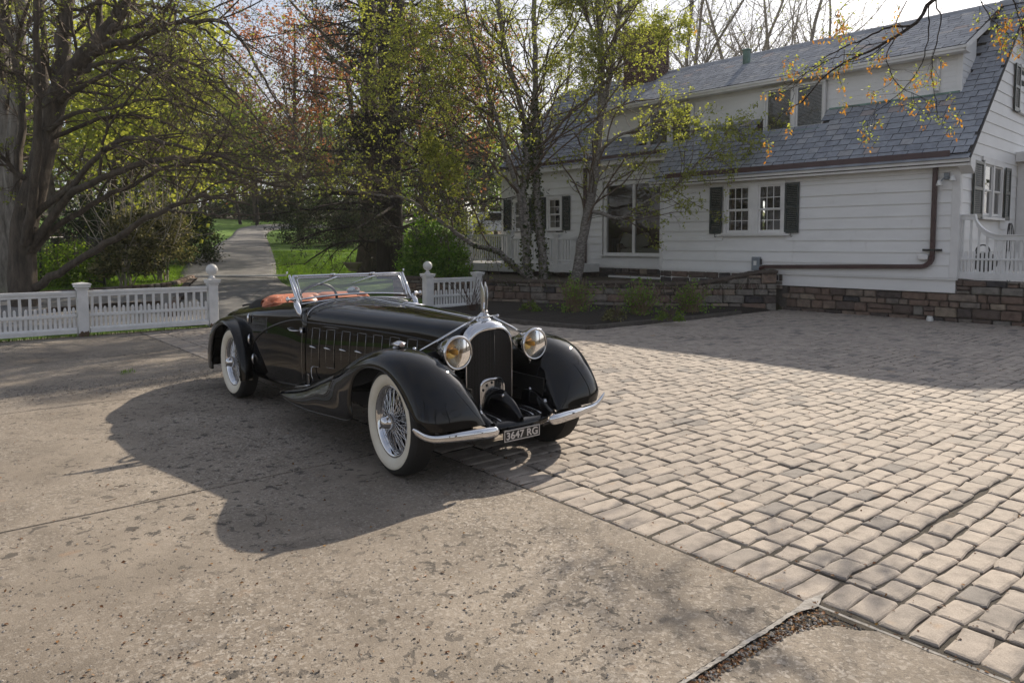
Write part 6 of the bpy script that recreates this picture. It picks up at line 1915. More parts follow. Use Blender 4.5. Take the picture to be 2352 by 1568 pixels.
# root flare
fl_ = MB()
w.obj('trunk', M['bark'], big, base=tb)
w = Wood(); w2 = Wood()
C1, R1, L1 = sprout(Pl, Rl, Ll, 15, tr, .22, 1.0, (.35, .9), (.22, .48), 9, .35, .25, .15, .50, .2, .006)
Ct, Rtt, Ltt = sprout(Pt[:, 8:], Rt[:, 8:], Lt * .6, 9, tr, .1, 1.0, (.5, 1.1), (.25, .45), 9, .35, .1, .2, .35, 0, .008)
C1 = np.concatenate([C1, Ct]); R1 = np.minimum(np.concatenate([R1, Rtt]), .035); L1 = np.concatenate([L1, Ltt])
low = lambda A, x0, zc: ~((A[:, :, 0] > x0) & (A[:, :, 2] < zc)).any(1)
k_ = low(C1, -9.0, 2.35); C1, R1, L1 = C1[k_], R1[k_], L1[k_]
w.tubes(C1, R1, 5)
C2, R2, L2 = sprout(C1, R1, L1, 8, tr, .2, 1.0, (.4, 1.0), (.38, .7), 7, .5, .25, .1, .5, .15, .003)
k_ = low(C2, -9.0, 2.35); C2, R2, L2 = C2[k_], R2[k_], L2[k_]
w2.tubes(C2, R2, 3)
C3, R3, L3 = sprout(C2, R2, L2, 4, tr, .25, 1.0, (.4, 1.0), (.35, .7), 5, .5, .1, .2, .6, 0, .0022)
k_ = low(C3, -9.0, 2.3); C3, R3, L3 = C3[k_], R3[k_], L3[k_]
w2.tubes(C3, R3, 3)
w.obj('branch', M['bark'], big, base=tb, kind='stuff'); w2.obj('twig', M['twig'], big, base=tb, kind='stuff')
pl = pts_along(C3, tr, 2, .5, .02)
pl = pl[tr.random(len(pl)) < .5]
leaves('crown', pl, .055, M['leaf_spring'], big, tr, base=tb, aspect=.7, up=1, tuft=3)
print('big tree twigs', len(C2), len(C3), 'leaves', len(pl))

# ---- pale trunk at the left edge
tp = at(12, 700, 18.6); tp[2] = float(terrain(*tp[:2])) - .05
pale = thing('pale_trunk_tree', 'tree with pale furrowed twin trunk at the far left edge', 'tree', tp)
Pt, Rt, Lt = guided([([(12, 712, 18.6), (8, 560, 18.6), (6, 380, 18.7), (8, 200, 18.9), (-4, 40, 19.2), (-20, -80, 19.4)], .44, .22), ([(14, 600, 18.6), (30, 500, 18.5), (26, 360, 18.4), (40, 180, 18.5), (52, 0, 18.7), (60, -90, 18.7)], .22, .09)], 20, tr, .015)
w = Wood(); w.tubes(Pt, Rt, 14); w.obj('trunk', M['bark_pale'], pale, base=tp)
C1, R1, L1 = sprout(Pt, Rt, Lt, 16, tr, .35, 1, (.5, 1.1), (.25, .45), 8, .4, .1, .2, .3, 0, .01); R1 = np.minimum(R1, .05)
C2, R2, L2 = sprout(C1, R1, L1, 8, tr, .2, 1, (.4, 1), (.35, .6), 6, .5, .1, .1, .5, 0, .004)
C3, R3, L3 = sprout(C2, R2, L2, 4, tr, .2, 1, (.4, 1), (.35, .6), 5, .5, .1, .1, .5, 0, .003)
w = Wood(); w.tubes(C1, R1, 5); w.tubes(C2, R2, 3); w.tubes(C3, R3, 3); w.obj('branch', M['bark'], pale, base=tp, kind='stuff')
leaves('crown', pts_along(C3, tr, 3, .3, .05), .075, M['leaf_yellow'], pale, tr, base=tp, aspect=.75)

# ---- birches on the bank
tr = np.random.default_rng(202)
YB = 19.9
b0 = at(1236, 646, YB); b0[2] = .5
birch = thing('birch_clump', 'birch clump with ivy wrapped stems and a low crooked limb behind the bed wall', 'tree', b0)
st = [([(1217, 650, YB), (1209, 600, YB), (1209, 517, YB - .05), (1200, 444, YB - .1), (1210, 388, YB), (1208, 302, YB), (1191, 228, YB), (1165, 129, YB - .1), (1148, 43, YB - .2), (1130, -60, YB - .3)], .125, .055),
      ([(1204, 560, YB), (1191, 444, YB - .2), (1165, 366, YB - .4), (1144, 280, YB - .6), (1127, 241, YB - .7), (1110, 170, YB - .9), (1085, 90, YB - 1.1), (1060, -20, YB - 1.2)], .075, .02),
      ([(1252, 650, YB + .1), (1239, 517, YB + .1), (1230, 388, YB + .1), (1231, 300, YB + .1), (1230, 172, YB + .2), (1226, 65, YB + .2), (1232, -70, YB + .3)], .125, .06),
      ([(1230, 646, YB - .1), (1200, 626, YB - .35), (1176, 606, YB - .55), (1144, 577, YB - .9), (1124, 571, YB - 1.1), (1084, 560, YB - 1.4), (1045, 530, YB - 1.7), (1010, 508, YB - 1.9), (976, 483, YB - 2.1), (933, 455, YB - 2.3), (890, 452, YB - 2.5), (842, 444, YB - 2.7), (769, 431, YB - 3)], .105, .014)]
Ps, Rs, Ls = guided(st, 30, tr, .012)
w = Wood(); w.tubes(Ps, Rs, 12); w.obj('trunk', M['bark_birch'], birch, base=b0)
b1 = at(1321, 648, YB); b1[2] = .5
birch2 = thing('birch_tree', 'leaning dark barked birch with a white streaked stem before the picture window', 'tree', b1)
st2 = [([(1321, 652, YB), (1332, 580, YB), (1340, 539, YB), (1359, 452, YB), (1372, 345, YB), (1381, 237, YB), (1379, 108, YB), (1370, -60, YB)], .165, .08),
       ([(1370, 355, YB), (1385, 262, YB + .1), (1398, 194, YB + .2), (1411, 108, YB + .2), (1424, 21, YB + .3), (1432, -60, YB + .3)], .085, .05),
       ([(1374, 350, YB), (1400, 328, YB - .2), (1428, 310, YB - .4), (1484, 289, YB - .7), (1528, 276, YB - .9), (1580, 300, YB - 1.1), (1640, 294, YB - 1.2), (1700, 300, YB - 1.4)], .06, .010),
       ([(1355, 487, YB), (1380, 488, YB - .3), (1406, 498, YB - .6), (1429, 501, YB - .8), (1451, 485, YB - 1.0), (1490, 460, YB - 1.3), (1541, 432, YB - 1.6), (1575, 404, YB - 1.8), (1608, 370, YB - 2.0), (1645, 350, YB - 2.1), (1690, 325, YB - 2.2)], .062, .010),
       ([(1380, 110, YB), (1355, 60, YB - .3), (1330, 0, YB - .5), (1300, -60, YB - .6)], .045, .02),
       ([(1378, 200, YB), (1440, 140, YB - .4), (1500, 90, YB - .7), (1560, 60, YB - 1.0)], .035, .008)]
Pq, Rq, Lq = guided(st2, 28, tr, .010)
w = Wood(); w.tubes(Pq, Rq, 12); w.obj('trunk', M['bark_birch'], birch2, base=b1)
# low branch system of the clump reaching left
extra = [([(1010, 508, YB - 1.9), (1005, 450, YB - 1.9), (1012, 400, YB - 1.8), (1000, 350, YB - 1.8)], .02, .006), ([(1191, 444, YB - .2), (1150, 400, YB - .8), (1090, 340, YB - 1.3), (1010, 300, YB - 1.8), (930, 270, YB - 2.3), (830, 215, YB - 2.7)], .045, .008), ([(1144, 280, YB - .6), (1080, 230, YB - 1.2), (1000, 180, YB - 1.8), (900, 150, YB - 2.4)], .035, .008), ([(1165, 366, YB - .4), (1090, 330, YB - 1.0), (1010, 240, YB - 1.5), (960, 130, YB - 1.8), (930, 40, YB - 2)], .035, .008), ([(1208, 302, YB), (1260, 230, YB - .4), (1310, 170, YB - .6), (1350, 120, YB - .8)], .03, .008), ([(1110, 170, YB - .9), (1040, 100, YB - 1.4), (960, 60, YB - 1.8), (880, 20, YB - 2.2)], .028, .007), ([(1226, 65, YB + .2), (1280, 20, YB - .2), (1330, -30, YB - .5)], .025, .008)]
Pe, Re, Le = guided(extra, 20, tr, .02)
w = Wood(); w.tubes(Pe, Re, 7)
def birch_crown(par, base, P, R, Ln, n1, n2, n3, keep, t0=.3):
    C1, R1, L1 = sprout(P, R, Ln, n1, tr, t0, 1, (.4, 1.0), (.16, .34), 8, .45, .15, .2, .45, 0, .006); R1 = np.minimum(R1, .022)
    C2, R2, L2 = sprout(C1, R1, L1, n2, tr, .15, 1, (.4, 1), (.35, .65), 6, .5, .25, .1, .5, 0, .003)
    hang = lambda A: ~((A[:, :, 0] < -.7) & (A[:, :, 2] < np.interp(A[:, :, 0], [-4.5, -2.5, -.7], [2.75, 2.4, 1.6]))).any(1)
    k_ = hang(C1); C1, R1, L1 = C1[k_], R1[k_], L1[k_]; k_ = hang(C2); C2, R2, L2 = C2[k_], R2[k_], L2[k_]
    C3, R3, L3 = sprout(C2, R2, L2, n3, tr, .2, 1, (.4, 1), (.4, .75), 5, .5, .3, 0, .6, 0, .0018)
    k_ = hang(C3); C3, R3, L3 = C3[k_], R3[k_], L3[k_]
    w.tubes(C1, R1, 5); w.tubes(C2, R2, 3); w.tubes(C3, R3, 3)
    w.obj('branch', M['twig'], par, base=base, kind='stuff')
    p = pts_along(C3, tr, 11, .1, .05); p = p[tr.random(len(p)) < keep]
    p = p[(p[:, 0] > -2.2) | (tr.random(len(p)) < .5)]
    leaves('crown', p, .052, M['leaf_yellow'], par, tr, base=base, aspect=.75, up=.6, tuft=4)
    pc = pts_along(C3, tr, 1, .7, .02); pc = pc[tr.random(len(pc)) < .16]
    c = np.repeat(pc[:, None, :], 3, 1); ln = tr.uniform(.06, .11, len(pc))
    c[:, 1, 2] -= ln / 2; c[:, 2, 2] -= ln
    wc = Wood(); wc.tubes(c, np.full((len(pc), 3), .0055), 4); wc.obj('catkin', M['catkin'], par, base=base, kind='stuff')
    print('birch leaves', len(p))
birch_crown(birch, b0, np.concatenate([Ps[[0, 1, 2]][:, ::1], ])[:, :20], Rs[[0, 1, 2]][:, :20], Ls[[0, 1, 2]], 2, 2, 2, .5, .7) if False else None
PP = np.concatenate([spline_ for spline_ in [np.array([spline(q, 28) for q in Ps]), np.array([spline(q, 28) for q in Pe])]])
RR = np.concatenate([np.array([np.interp(np.linspace(0, 1, 28), np.linspace(0, 1, 30), q) for q in Rs]), np.array([np.interp(np.linspace(0, 1, 28), np.linspace(0, 1, 20), q) for q in Re])])
birch_crown(birch, b0, PP, RR, np.concatenate([Ls * 1.35, Le * 1.7]), 30, 5, 3, .85)
w = Wood()
birch_crown(birch2, b1, Pq, Rq, np.maximum(Lq * 1.2, 3.2), 26, 5, 3, .75)
# ivy on two stems, each leaf cluster hugging the bark
iv = []
for k, (a, b_, n) in enumerate(((0, .62, 900), (2, .60, 1500), (3, .42, 300))):
    k_ = (0, 2, 3)[k]
    t = tr.uniform(0, b_, n) ** 1.0 * 29; i = np.minimum(t.astype(int), 28); u = (t - i)[:, None]
    p = Ps[k_][i] * (1 - u) + Ps[k_][i + 1] * u
    r = Rs[k_][i]
    th = tr.uniform(0, 2 * pi, n)
    dens = np.clip(tr.normal(1.05, .25, n), .85, 2.0)
    p = p + np.stack([np.cos(th) * r * dens, np.sin(th) * r * dens, np.zeros(n)], 1)
    iv.append(p)
leaves('ivy', np.concatenate(iv), .085, M['ivy'], birch, tr, base=b0, aspect=.9, droop=.5)
vn = Wood()
Pv = wander(np.array([at(u, v, YB - d) for u, v, d in ((1080, 575, 1.35), (1095, 572, 1.3), (1110, 575, 1.2), (1120, 575, 1.15), (1135, 580, 1.0), (1065, 560, 1.5), (1125, 560, 1.1))]), np.array([[.1, 0, -1.0]] * 7), np.array([.9, .7, 1.0, .6, .8, .7, .5]), 8, tr, .5)
vn.tubes(Pv, np.full((7, 8), .006), 4); vn.obj('vine', M['twig'], birch, base=b0, kind='stuff')

# ---- dark hemlock pair in the middle
tr = np.random.default_rng(303)
YH = 25.0
h0 = at(900, 618, YH); h0[2] = float(terrain(*h0[:2])) - .1
hem = thing('hemlock_tree', 'tall dark hemlock with twin blackish trunks and drooping sprays beside the drive lawn', 'tree', h0)
Pt, Rt, Lt = guided([([(905, 640, YH), (908, 520, YH), (905, 300, YH), (912, 80, YH), (918, -120, YH)], .30, .20), ([(882, 640, YH - .2), (880, 480, YH - .2), (884, 250, YH - .2), (878, 20, YH - .2), (876, -140, YH)], .26, .17)], 20, tr, .015)
w = Wood(); w.tubes(Pt, Rt, 14); w.obj('trunk', M['bark_dark'], hem, base=h0)
C1, R1, L1 = sprout(Pt, Rt, np.full(2, 8.0), 36, tr, .12, 1.0, (1.2, 1.65), (.38, .70), 9, .25, .32, .0, .24, .7, .02); R1 = np.minimum(R1, .07)
C2, R2, L2 = sprout(C1, R1, L1, 12, tr, .2, 1, (.6, 1.1), (.22, .42), 7, .3, .35, 0, .5, .75, .006)
C3, R3, L3 = sprout(C2, R2, L2, 5, tr, .2, 1, (.5, 1.0), (.3, .55), 5, .3, .5, 0, .5, .6, .003)
w = Wood(); w.tubes(C1, R1, 6); w.tubes(C2, R2, 4); w.tubes(C3, R3, 3); w.obj('branch', M['bark_dark'], hem, base=h0, kind='stuff')
pn = pts_along(C3, tr, 7, .1, .06); pn = pn[(tr.random(len(pn)) < np.where(pn[:, 2] > 7.5, .55, 1.0))]
leaves('crown', pn, .12, M['needle'], hem, tr, base=h0, aspect=.28, droop=.35)
print('hemlock sprays', len(pn))
h1 = at(852, 612, 27.5); h1[2] = float(terrain(*h1[:2])) - .1
oak = thing('stout_trunk_tree', 'stout rough trunk standing just left of the twin hemlock trunks', 'tree', h1)
Pt, Rt, Lt = guided([([(850, 640, 27.5), (853, 560, 27.5), (856, 430, 27.5), (850, 250, 27.6), (846, 60, 27.8), (850, -100, 28)], .58, .22)], 20, tr, .02)
w = Wood(); w.tubes(Pt, Rt, 16); w.obj('trunk', M['bark'], oak, base=h1)
C1, R1, L1 = sprout(Pt, Rt, Lt, 22, tr, .35, 1, (.6, 1.2), (.3, .5), 8, .4, 0, .2, .3, 0, .02); R1 = np.minimum(R1, .09)
C2, R2, L2 = sprout(C1, R1, L1, 8, tr, .2, 1, (.4, 1), (.35, .6), 6, .5, .1, .1, .5, 0, .006)
C3, R3, L3 = sprout(C2, R2, L2, 5, tr, .2, 1, (.4, 1), (.35, .6), 5, .5, .1, .1, .5, 0, .004)
w = Wood(); w.tubes(C1, R1, 5); w.tubes(C2, R2, 3); w.tubes(C3, R3, 3); w.obj('branch', M['twig'], oak, base=h1, kind='stuff')
leaves('crown', pts_along(C3, tr, 2, .3, .1), .08, M['leaf_spring'], oak, tr, base=h1, aspect=.7)

# ---- generic trees of the background, each with its own trunk and crown
def bg_tree(name, label, u, v, Y, height, r0, spread, leaf, lsize, per, barkm, group=None, twigm='twig', bare=False, lean=0.0, start=.3, n1=16, n2=8, n3=4, seed=0, upw=.25, keep=1.0, stems=1, radial=None):
    rg = np.random.default_rng(abs(seed * 1000 + int(u * 7 + Y * 13)))
    p = at(u, v, Y) if v is not None else np.array([u, Y, 0.0])
    p[2] = float(terrain(p[0], p[1])) - .1
    t = thing(name, label, 'tree', p, 0, group)
    Ps_, Rs_, Ls_ = [], [], []
    for s_ in range(stems):
        d = np.array([lean + rg.normal(0, .05) + (s_ - (stems - 1) / 2) * .22, rg.normal(0, .05), 1.0])
        Q = wander(p[None] + [[.25 * (s_ - (stems - 1) / 2), 0, 0]], d[None], np.array([height * rg.uniform(.85, 1)]), 16, rg, .30 if stems > 1 else .14, 0, .05)
        Ps_.append(Q[0]); Rs_.append(r0 * (1 - np.linspace(0, .82, 16) ** .9) * (1 if stems == 1 else .75)); Ls_.append(spread * 2.0)
    P_, R_, L_ = np.array(Ps_), np.array(Rs_), np.array(Ls_)
    w = Wood(); w.tubes(P_, R_, 9); w.obj('trunk', M[barkm], t, base=p)
    C1, R1, L1 = sprout(P_, R_, L_, n1, rg, start, 1, (.5, 1.15), (.4, .75), 8, .35, 0, upw, .38, 0, .012)
    C2, R2, L2 = sprout(C1, R1, L1, n2, rg, .2, 1, (.4, 1), (.35, .62), 6, .45, .05, .15, .5, 0, .006)
    C3, R3, L3 = sprout(C2, R2, L2, n3, rg, .2, 1, (.4, 1), (.4, .7), 4, .5, .05, .1, .55, 0, .004)
    w = Wood(); w.tubes(C1, R1, 5); w.tubes(C2, R2, 3)
    if bare or Y < 45: w.tubes(C3, R3, 3)
    w.obj('branch', M[twigm], t, base=p, kind='stuff')
    if leaf:
        q = pts_along(C3, rg, per, .1, lsize * 1.2)
        if keep < 1: q = q[rg.random(len(q)) < keep]
        leaves('crown', q, lsize, M[leaf], t, rg, base=p, aspect=.75)
    return t
G1 = 'spring trees beyond the drive'
bg_tree('maple_tree', 'bright yellow green young maple glowing behind the big left tree', 250, 560, 25, 8.5, .18, 3.6, 'leaf_yellow', .19, 12, 'bark', G1, n1=26, start=.10)
bg_tree('maple_tree', 'yellow green maple between the left trees and the hedge', 130, 560, 30, 13, .22, 4.2, 'leaf_yellow', .19, 9, 'bark', G1, n1=26, start=.10, seed=3)
bg_tree('maple_tree', 'fresh green maple right of the yellow one above the hedge', 395, 550, 33, 8.5, .2, 3.4, 'leaf_green', .19, 10, 'bark', G1, n1=24, start=.08, seed=5)
bg_tree('maple_tree', 'thin yellow leaved maple at the far left edge', -20, 560, 34, 16, .25, 5, 'leaf_yellow', .17, 4, 'bark', G1, n1=20, start=.2, seed=8)
bg_tree('maple_tree', 'tall half bare tree behind the yellow maple', 190, 540, 48, 18, .3, 5, 'leaf_spring', .15, 2, 'bark', G1, n1=18, start=.3, seed=10, keep=.5)
bg_tree('red_maple_tree', 'orange red leaved maple beyond the drive', 690, 540, 46, 14.5, .26, 5.2, 'leaf_red', .15, 13, 'bark', 'red maples in the background', n1=26, start=.2, seed=1)
bg_tree('red_maple_tree', 'rusty red maple behind the hemlock trunks', 1060, 545, 44, 13.5, .26, 5.6, 'leaf_red', .15, 12, 'bark', 'red maples in the background', n1=28, start=.18, seed=2)
bg_tree('red_maple_tree', 'thinner orange maple further up the drive', 590, 520, 66, 17, .3, 5.0, 'leaf_red', .17, 5, 'bark', 'red maples in the background', n1=20, start=.3, seed=4, keep=.7)
bg_tree('flowering_tree', 'pale grey green blossoming tree at the head of the drive', 560, 505, 78, 10, .25, 4.5, 'leaf_pale', .26, 5, 'bark', n1=22, start=.12, seed=6)
bg_tree('flowering_tree', 'second pale blossoming tree left of the drive head', 470, 505, 82, 11, .25, 4.8, 'leaf_pale', .26, 5, 'bark', n1=22, start=.12, seed=7)
bg_tree('lawn_tree', 'slim dark trunk on the far lawn, left of a pair', 552, 505, 58, 7, .14, 2.6, 'leaf_dark', .18, 4, 'bark_dark', 'slim trunks on the far lawn', start=.45, seed=11)
bg_tree('lawn_tree', 'slim dark trunk on the far lawn, right of a pair', 590, 505, 58, 7.5, .15, 2.6, 'leaf_dark', .18, 4, 'bark_dark', 'slim trunks on the far lawn', start=.45, seed=12)
G2 = 'tall pale trees behind the house roof'
for k, (u, Y, h, lab) in enumerate(((1560, 42, 19, 'grey bare tree behind the brick chimney'), (1650, 46, 21, 'bare grey tree over the middle of the slate roof'), (1745, 44, 20, 'wide bare tree right of the green roof vent'), (1840, 50, 21, 'bare tree behind the roof, hung over by the maple twigs'), (1480, 48, 20, 'bare tree rising just left of the chimney'), (1950, 55, 20, 'faint bare tree over the right roof ridge'))):
    bg_tree('bare_tree', lab, u, 540, Y, h, .34, 6.0, 'leaf_spring', .11, 1, 'bark_pale', G2, 'twig_pale', True, 0, .18, 22, 9, 4, k + 20, .45, .55, stems=3 if k % 2 == 0 else 2)
for k, (u, Y, h, lf, lab) in enumerate(((760, 62, 20, 'leaf_spring', 'tall thin spring tree between the red maple and the hemlock'), (980, 60, 19, 'leaf_spring', 'tall yellow green tree behind the hemlock crown'), (1110, 55, 18, 'leaf_spring', 'yellow green tree left of the birch tops'), (1290, 58, 20, 'leaf_yellow', 'yellow green tree behind the birch tops'), (1400, 54, 19, 'leaf_spring', 'loose spring tree above the far roof end'), (830, 48, 16, 'leaf_dark', 'dark pine left of the hemlock'))):
    bg_tree('spring_tree', lab, u, 535, Y, h, .28, 5.2, lf, .17, 3, 'bark', 'tall trees in the middle distance', 'twig_red' if k % 2 else 'twig', True, 0, .25, 18, 8, 4, k + 40, .3, .8)
for k, (u, Y, h, lf, lab) in enumerate(((430, 70, 9, 'leaf_pale', 'pale misty green tree at the left of the far lawn'), (660, 74, 10, 'leaf_pale', 'pale blossoming tree right of the drive head'), (760, 70, 9, 'leaf_green', 'green rounded tree beyond the yews'), (880, 66, 9, 'leaf_dark', 'dark evergreen behind the hemlock trunks'), (970, 62, 9, 'leaf_green', 'green tree behind the glossy bright bush'), (1060, 60, 8, 'leaf_dark', 'dark evergreen beyond the deck railing'), (1140, 64, 9, 'leaf_green', 'green tree beyond the parked car'), (330, 60, 9, 'leaf_dark', 'dark evergreen behind the left hedge mass'), (200, 56, 10, 'leaf_green', 'green tree far behind the left boughs'), (60, 52, 11, 'leaf_dark', 'dark evergreen far left behind the pale trunk'))):
    bg_tree('round_tree', lab, u, 520, Y, h, .2, 4.2, lf, .30, 5, 'bark', 'rounded trees closing the view', 'twig', False, 0, .06, 22, 8, 4, k + 80, .25)
# trees that stand behind the viewer and show up in the black lacquer
for k, (x, y, h) in enumerate(((-15, -12, 15), (-7, -15, 16), (1, -13, 15), (8, -16, 16), (15, -12, 15), (21, -4, 14))):
    bg_tree('roadside_tree', f'bare roadside tree across the street, {["first", "second", "third", "fourth", "fifth", "last"][k]} of a row of six', x, None, y, h, .3, 5, None, .1, 0, 'bark_dark', 'bare trees across the street', 'twig', True, 0, .2, 18, 9, 5, k + 60)

# ---- shrubs: stems and a crown of real leaves through the volume
def shrub(name, label, p, rx, ry, rz, leaf, lsize, n, seed, stems=10, stemm='twig', cat='shrub', group=None, shell=.55, stem_r=.012, hollow=0.0, lumps=7):
    rg = np.random.default_rng(seed)
    p = np.array([p[0], p[1], float(terrain(p[0], p[1])) if len(p) < 3 else p[2]])
    t = thing(name, label, cat, p, 0, group)
    d0 = rg.normal(0, .45, (stems, 3)); d0[:, 2] = 1
    S = wander(np.repeat(p[None], stems, 0) + rg.normal(0, .12 * rx, (stems, 3)) * [1, 1, 0], d0 * [rx / rz * .8, ry / rz * .8, 1], np.full(stems, rz * 1.5), 8, rg, .3)
    w = Wood(); w.tubes(S, np.linspace(1, .35, 8)[None] * np.full((stems, 1), stem_r), 5)
    C, R, Lc = sprout(S, np.full((stems, 8), stem_r * .7), np.full(stems, rz * 1.3), 7, rg, .25, 1, (.4, 1.1), (.3, .6), 5, .5, .05, .1, .6, 0, .003)
    w.tubes(C, R, 3); w.obj('stem', M[stemm], t, base=p, kind='stuff')
    # lumpy crown: leaves gather in clumps over an uneven ellipsoid
    cl = rg.normal(0, 1, (max(20, n // 60), 3)); cl /= np.linalg.norm(cl, axis=1)[:, None]
    lump = rg.normal(0, 1, (lumps, 3)); lump /= np.linalg.norm(lump, axis=1)[:, None]; amp = rg.uniform(-.18, .22, lumps)
    rad = rg.uniform(shell, 1.0, len(cl)) * (1 + (np.maximum(0, cl @ lump.T) ** 3 @ amp))
    cc = cl * rad[:, None] * [rx, ry, rz]; cc[:, 2] = np.abs(cc[:, 2]) * (1 - hollow) + rz * (.06 + hollow)
    q = cc[rg.integers(0, len(cc), n)] + rg.normal(0, 1, (n, 3)) * min(rx, rz) * .11
    q[:, 2] = np.maximum(q[:, 2], .03)
    leaves('crown', q + p, lsize, M[leaf], t, rg, base=p, aspect=.55, up=.8)
    return t
q = lambda u, v, Y: at(u, v, Y)[:2]
shrub('rhododendron', 'glossy bright green rounded bush beside the hemlock trunk', q(985, 618, 22.6), 1.05, 1.0, 1.75, 'leaf_bush', .10, 9000, 1)
shrub('rhododendron', 'lower dark green mound in front of the bright bush toward the deck', q(1040, 620, 21.6), .62, .7, 1.05, 'leaf_bush', .09, 4200, 2)
shrub('variegated_shrub', 'cream flecked holly like shrub leaning by the chain link fence', q(292, 640, 20.2), .85, .85, 2.1, 'leaf_varieg', .10, 7000, 3, 12, 'twig_pale', stem_r=.02, hollow=.18)
shrub('variegated_shrub', 'taller greyish shrub between the flecked one and the hedge', q(368, 620, 22.5), 1.05, 1.0, 2.5, 'leaf_varieg', .10, 6500, 4, 12, 'twig_pale', stem_r=.025, hollow=.25)
shrub('clipped_hedge', 'dark clipped hedge edge beside the rising drive', q(432, 590, 28.5), 1.0, 1.6, 2.35, 'leaf_dark', .10, 9000, 5, 12, lumps=3, cat='hedge')
shrub('clipped_hedge', 'dark hedge mass further back on the left', q(300, 590, 31), 2.2, 1.4, 2.7, 'leaf_dark', .13, 9000, 6, 12, cat='hedge')
shrub('yew_shrub', 'dark spreading yew on the lawn left of the hemlock', q(735, 565, 43), 2.3, 1.9, 3.1, 'leaf_dark', .13, 10000, 7, 12)
shrub('yew_shrub', 'low dark yew right of the drive under the hemlock sprays', q(812, 565, 42), 1.6, 1.4, 2.2, 'leaf_dark', .12, 6500, 8, 12)
shrub('understory_shrub', 'dense green undergrowth behind the left fence', q(150, 655, 21), 1.4, 1.0, 1.1, 'leaf_green', .10, 3800, 9)
shrub('understory_shrub', 'dark evergreen behind the flecked shrub', q(205, 620, 24), 1.6, 1.2, 2.6, 'leaf_dark', .12, 7500, 10)
shrub('understory_shrub', 'green bush at the far end of the deck', q(1080, 560, 30), 1.6, 1.2, 2.1, 'leaf_spring', .13, 4500, 11)
shrub('understory_shrub', 'dark evergreen bush at the head of the drive', q(640, 500, 72), 4, 3, 3.4, 'leaf_dark', .26, 7000, 12)
shrub('understory_shrub', 'long dark hedge bank behind the slim lawn trunks', q(555, 500, 74), 6, 2.5, 2.2, 'leaf_dark', .26, 7000, 13)
# bed plants: cane stools with new leaves
def cane_plant(label, x, y, h, n, seed, leafy=420, group='cane shrubs in the mulch bed'):
    rg = np.random.default_rng(seed); p = np.array([x, y, .10])
    t = thing('cane_shrub', label, 'shrub', p, 0, group)
    d = rg.normal(0, .42, (n, 3)); d[:, 2] = 1
    S = wander(p[None] + rg.normal(0, .10, (n, 3)) * [1, 1, 0], d, rg.uniform(.5, 1.05, n) * h, 6, rg, .22)
    w = Wood(); w.tubes(S, np.linspace(1, .5, 6)[None] * np.full((n, 1), .0085), 4); w.obj('stem', leaf_mat('dry_cane', (.11, .075, .04), (.17, .12, .065), (.25, .19, .11), .05, 1.0) if 'cane' not in M else M['cane'], t, base=p, kind='stuff')
    C, R, Lc = sprout(S, np.full((n, 6), .004), np.full(n, h * .5), 2, rg, .4, 1, (.4, 1), (.3, .6), 4, .4)
    w = Wood(); w.tubes(C, R, 3); w.obj('twig', M['twig_red'], t, base=p, kind='stuff')
    q1 = pts_along(C, rg, 3, .3, .03); 
    low = p + rg.normal(0, 1, (leafy, 3)) * [.30, .26, .07] + [0, 0, .09]
    leaves('crown', np.concatenate([q1, low]), .055, M['leaf_bush'], t, rg, base=p, aspect=.7, up=1)
M['cane'] = leaf_mat('dry_cane', (.22, .165, .095), (.33, .25, .15), (.45, .36, .23), .05, 1.0)
for k, (u, v, h, n, lab) in enumerate(((1320, 716, .66, 46, 'tall dry cane shrub in the bed, first from the fence stub'), (1470, 722, .62, 52, 'wide cane shrub at the middle of the mulch bed'), (1585, 716, .56, 44, 'low cane shrub nearest the stone wall corner'))):
    g_ = gnd(u, v, .1); cane_plant(lab, g_[0], g_[1], h * 1.25, int(n * 1.9), 70 + k, 230)
for k, (u, v, lab) in enumerate(((1215, 715, 'small leafy seedling beside the fence stub'), (1410, 735, 'small grey green plant between the first two cane shrubs'), (1540, 735, 'small green plant at the bed edge by the low cane shrub'))):
    g_ = gnd(u, v, .1); shrub('bed_plant', lab, (g_[0], g_[1], .09), .26, .24, .24, 'leaf_varieg' if k == 1 else 'leaf_green', .05, 520, 80 + k, 6, 'twig', 'plant')
g_ = gnd(1085, 716, .05); rg = np.random.default_rng(90)
rb_ = thing('bare_shrub', 'reddish bare twiggy shrub against the short fence post', 'shrub', (g_[0], g_[1], .05))
d = rg.normal(0, .32, (26, 3)); d[:, 2] = 1
S = wander(np.repeat(g_[None], 26, 0) + rg.normal(0, .05, (26, 3)) * [1, 1, 0], d, rg.uniform(.5, 1.0, 26), 7, rg, .25)
w = Wood(); w.tubes(S, np.full((26, 7), .005), 4); w.obj('stem', M['twig_red'], rb_, base=g_, kind='stuff')
# creepers on the wall cap
rg = np.random.default_rng(95)
cw_ = []
for k in range(1500):
    i = rg.integers(6, 38); p = BW[i] + (BW[min(i + 1, 39)] - BW[i]) * rg.random()
    z = bw_h(BL * i / 39) + .06 - (abs(rg.normal(0, .10)) if rg.random() < .35 else 0)
    cw_.append((p[0] + rg.normal(0, .05), p[1] + (.12 if z > .6 else -.07) + rg.normal(0, .08 if z > .62 else .012), z))
o = leaves('creeper_leaves', cw_, .045, M['ivy'], None, rg, aspect=.8); o['label'] = 'creeper leaves trailing over the bed wall cap'; o['category'] = 'creeper'
sv_ = []
for k in range(70):
    i = rg.integers(4, 38); p = BW[i]
    sv_.append((p[0], p[1] - .065, bw_h(BL * i / 39) + .05))
Sv = wander(np.array(sv_), np.array([[.3, -.02, -1.0]] * 70) + rg.normal(0, .5, (70, 3)) * [1, .05, .2], rg.uniform(.2, .6, 70), 7, rg, .5)
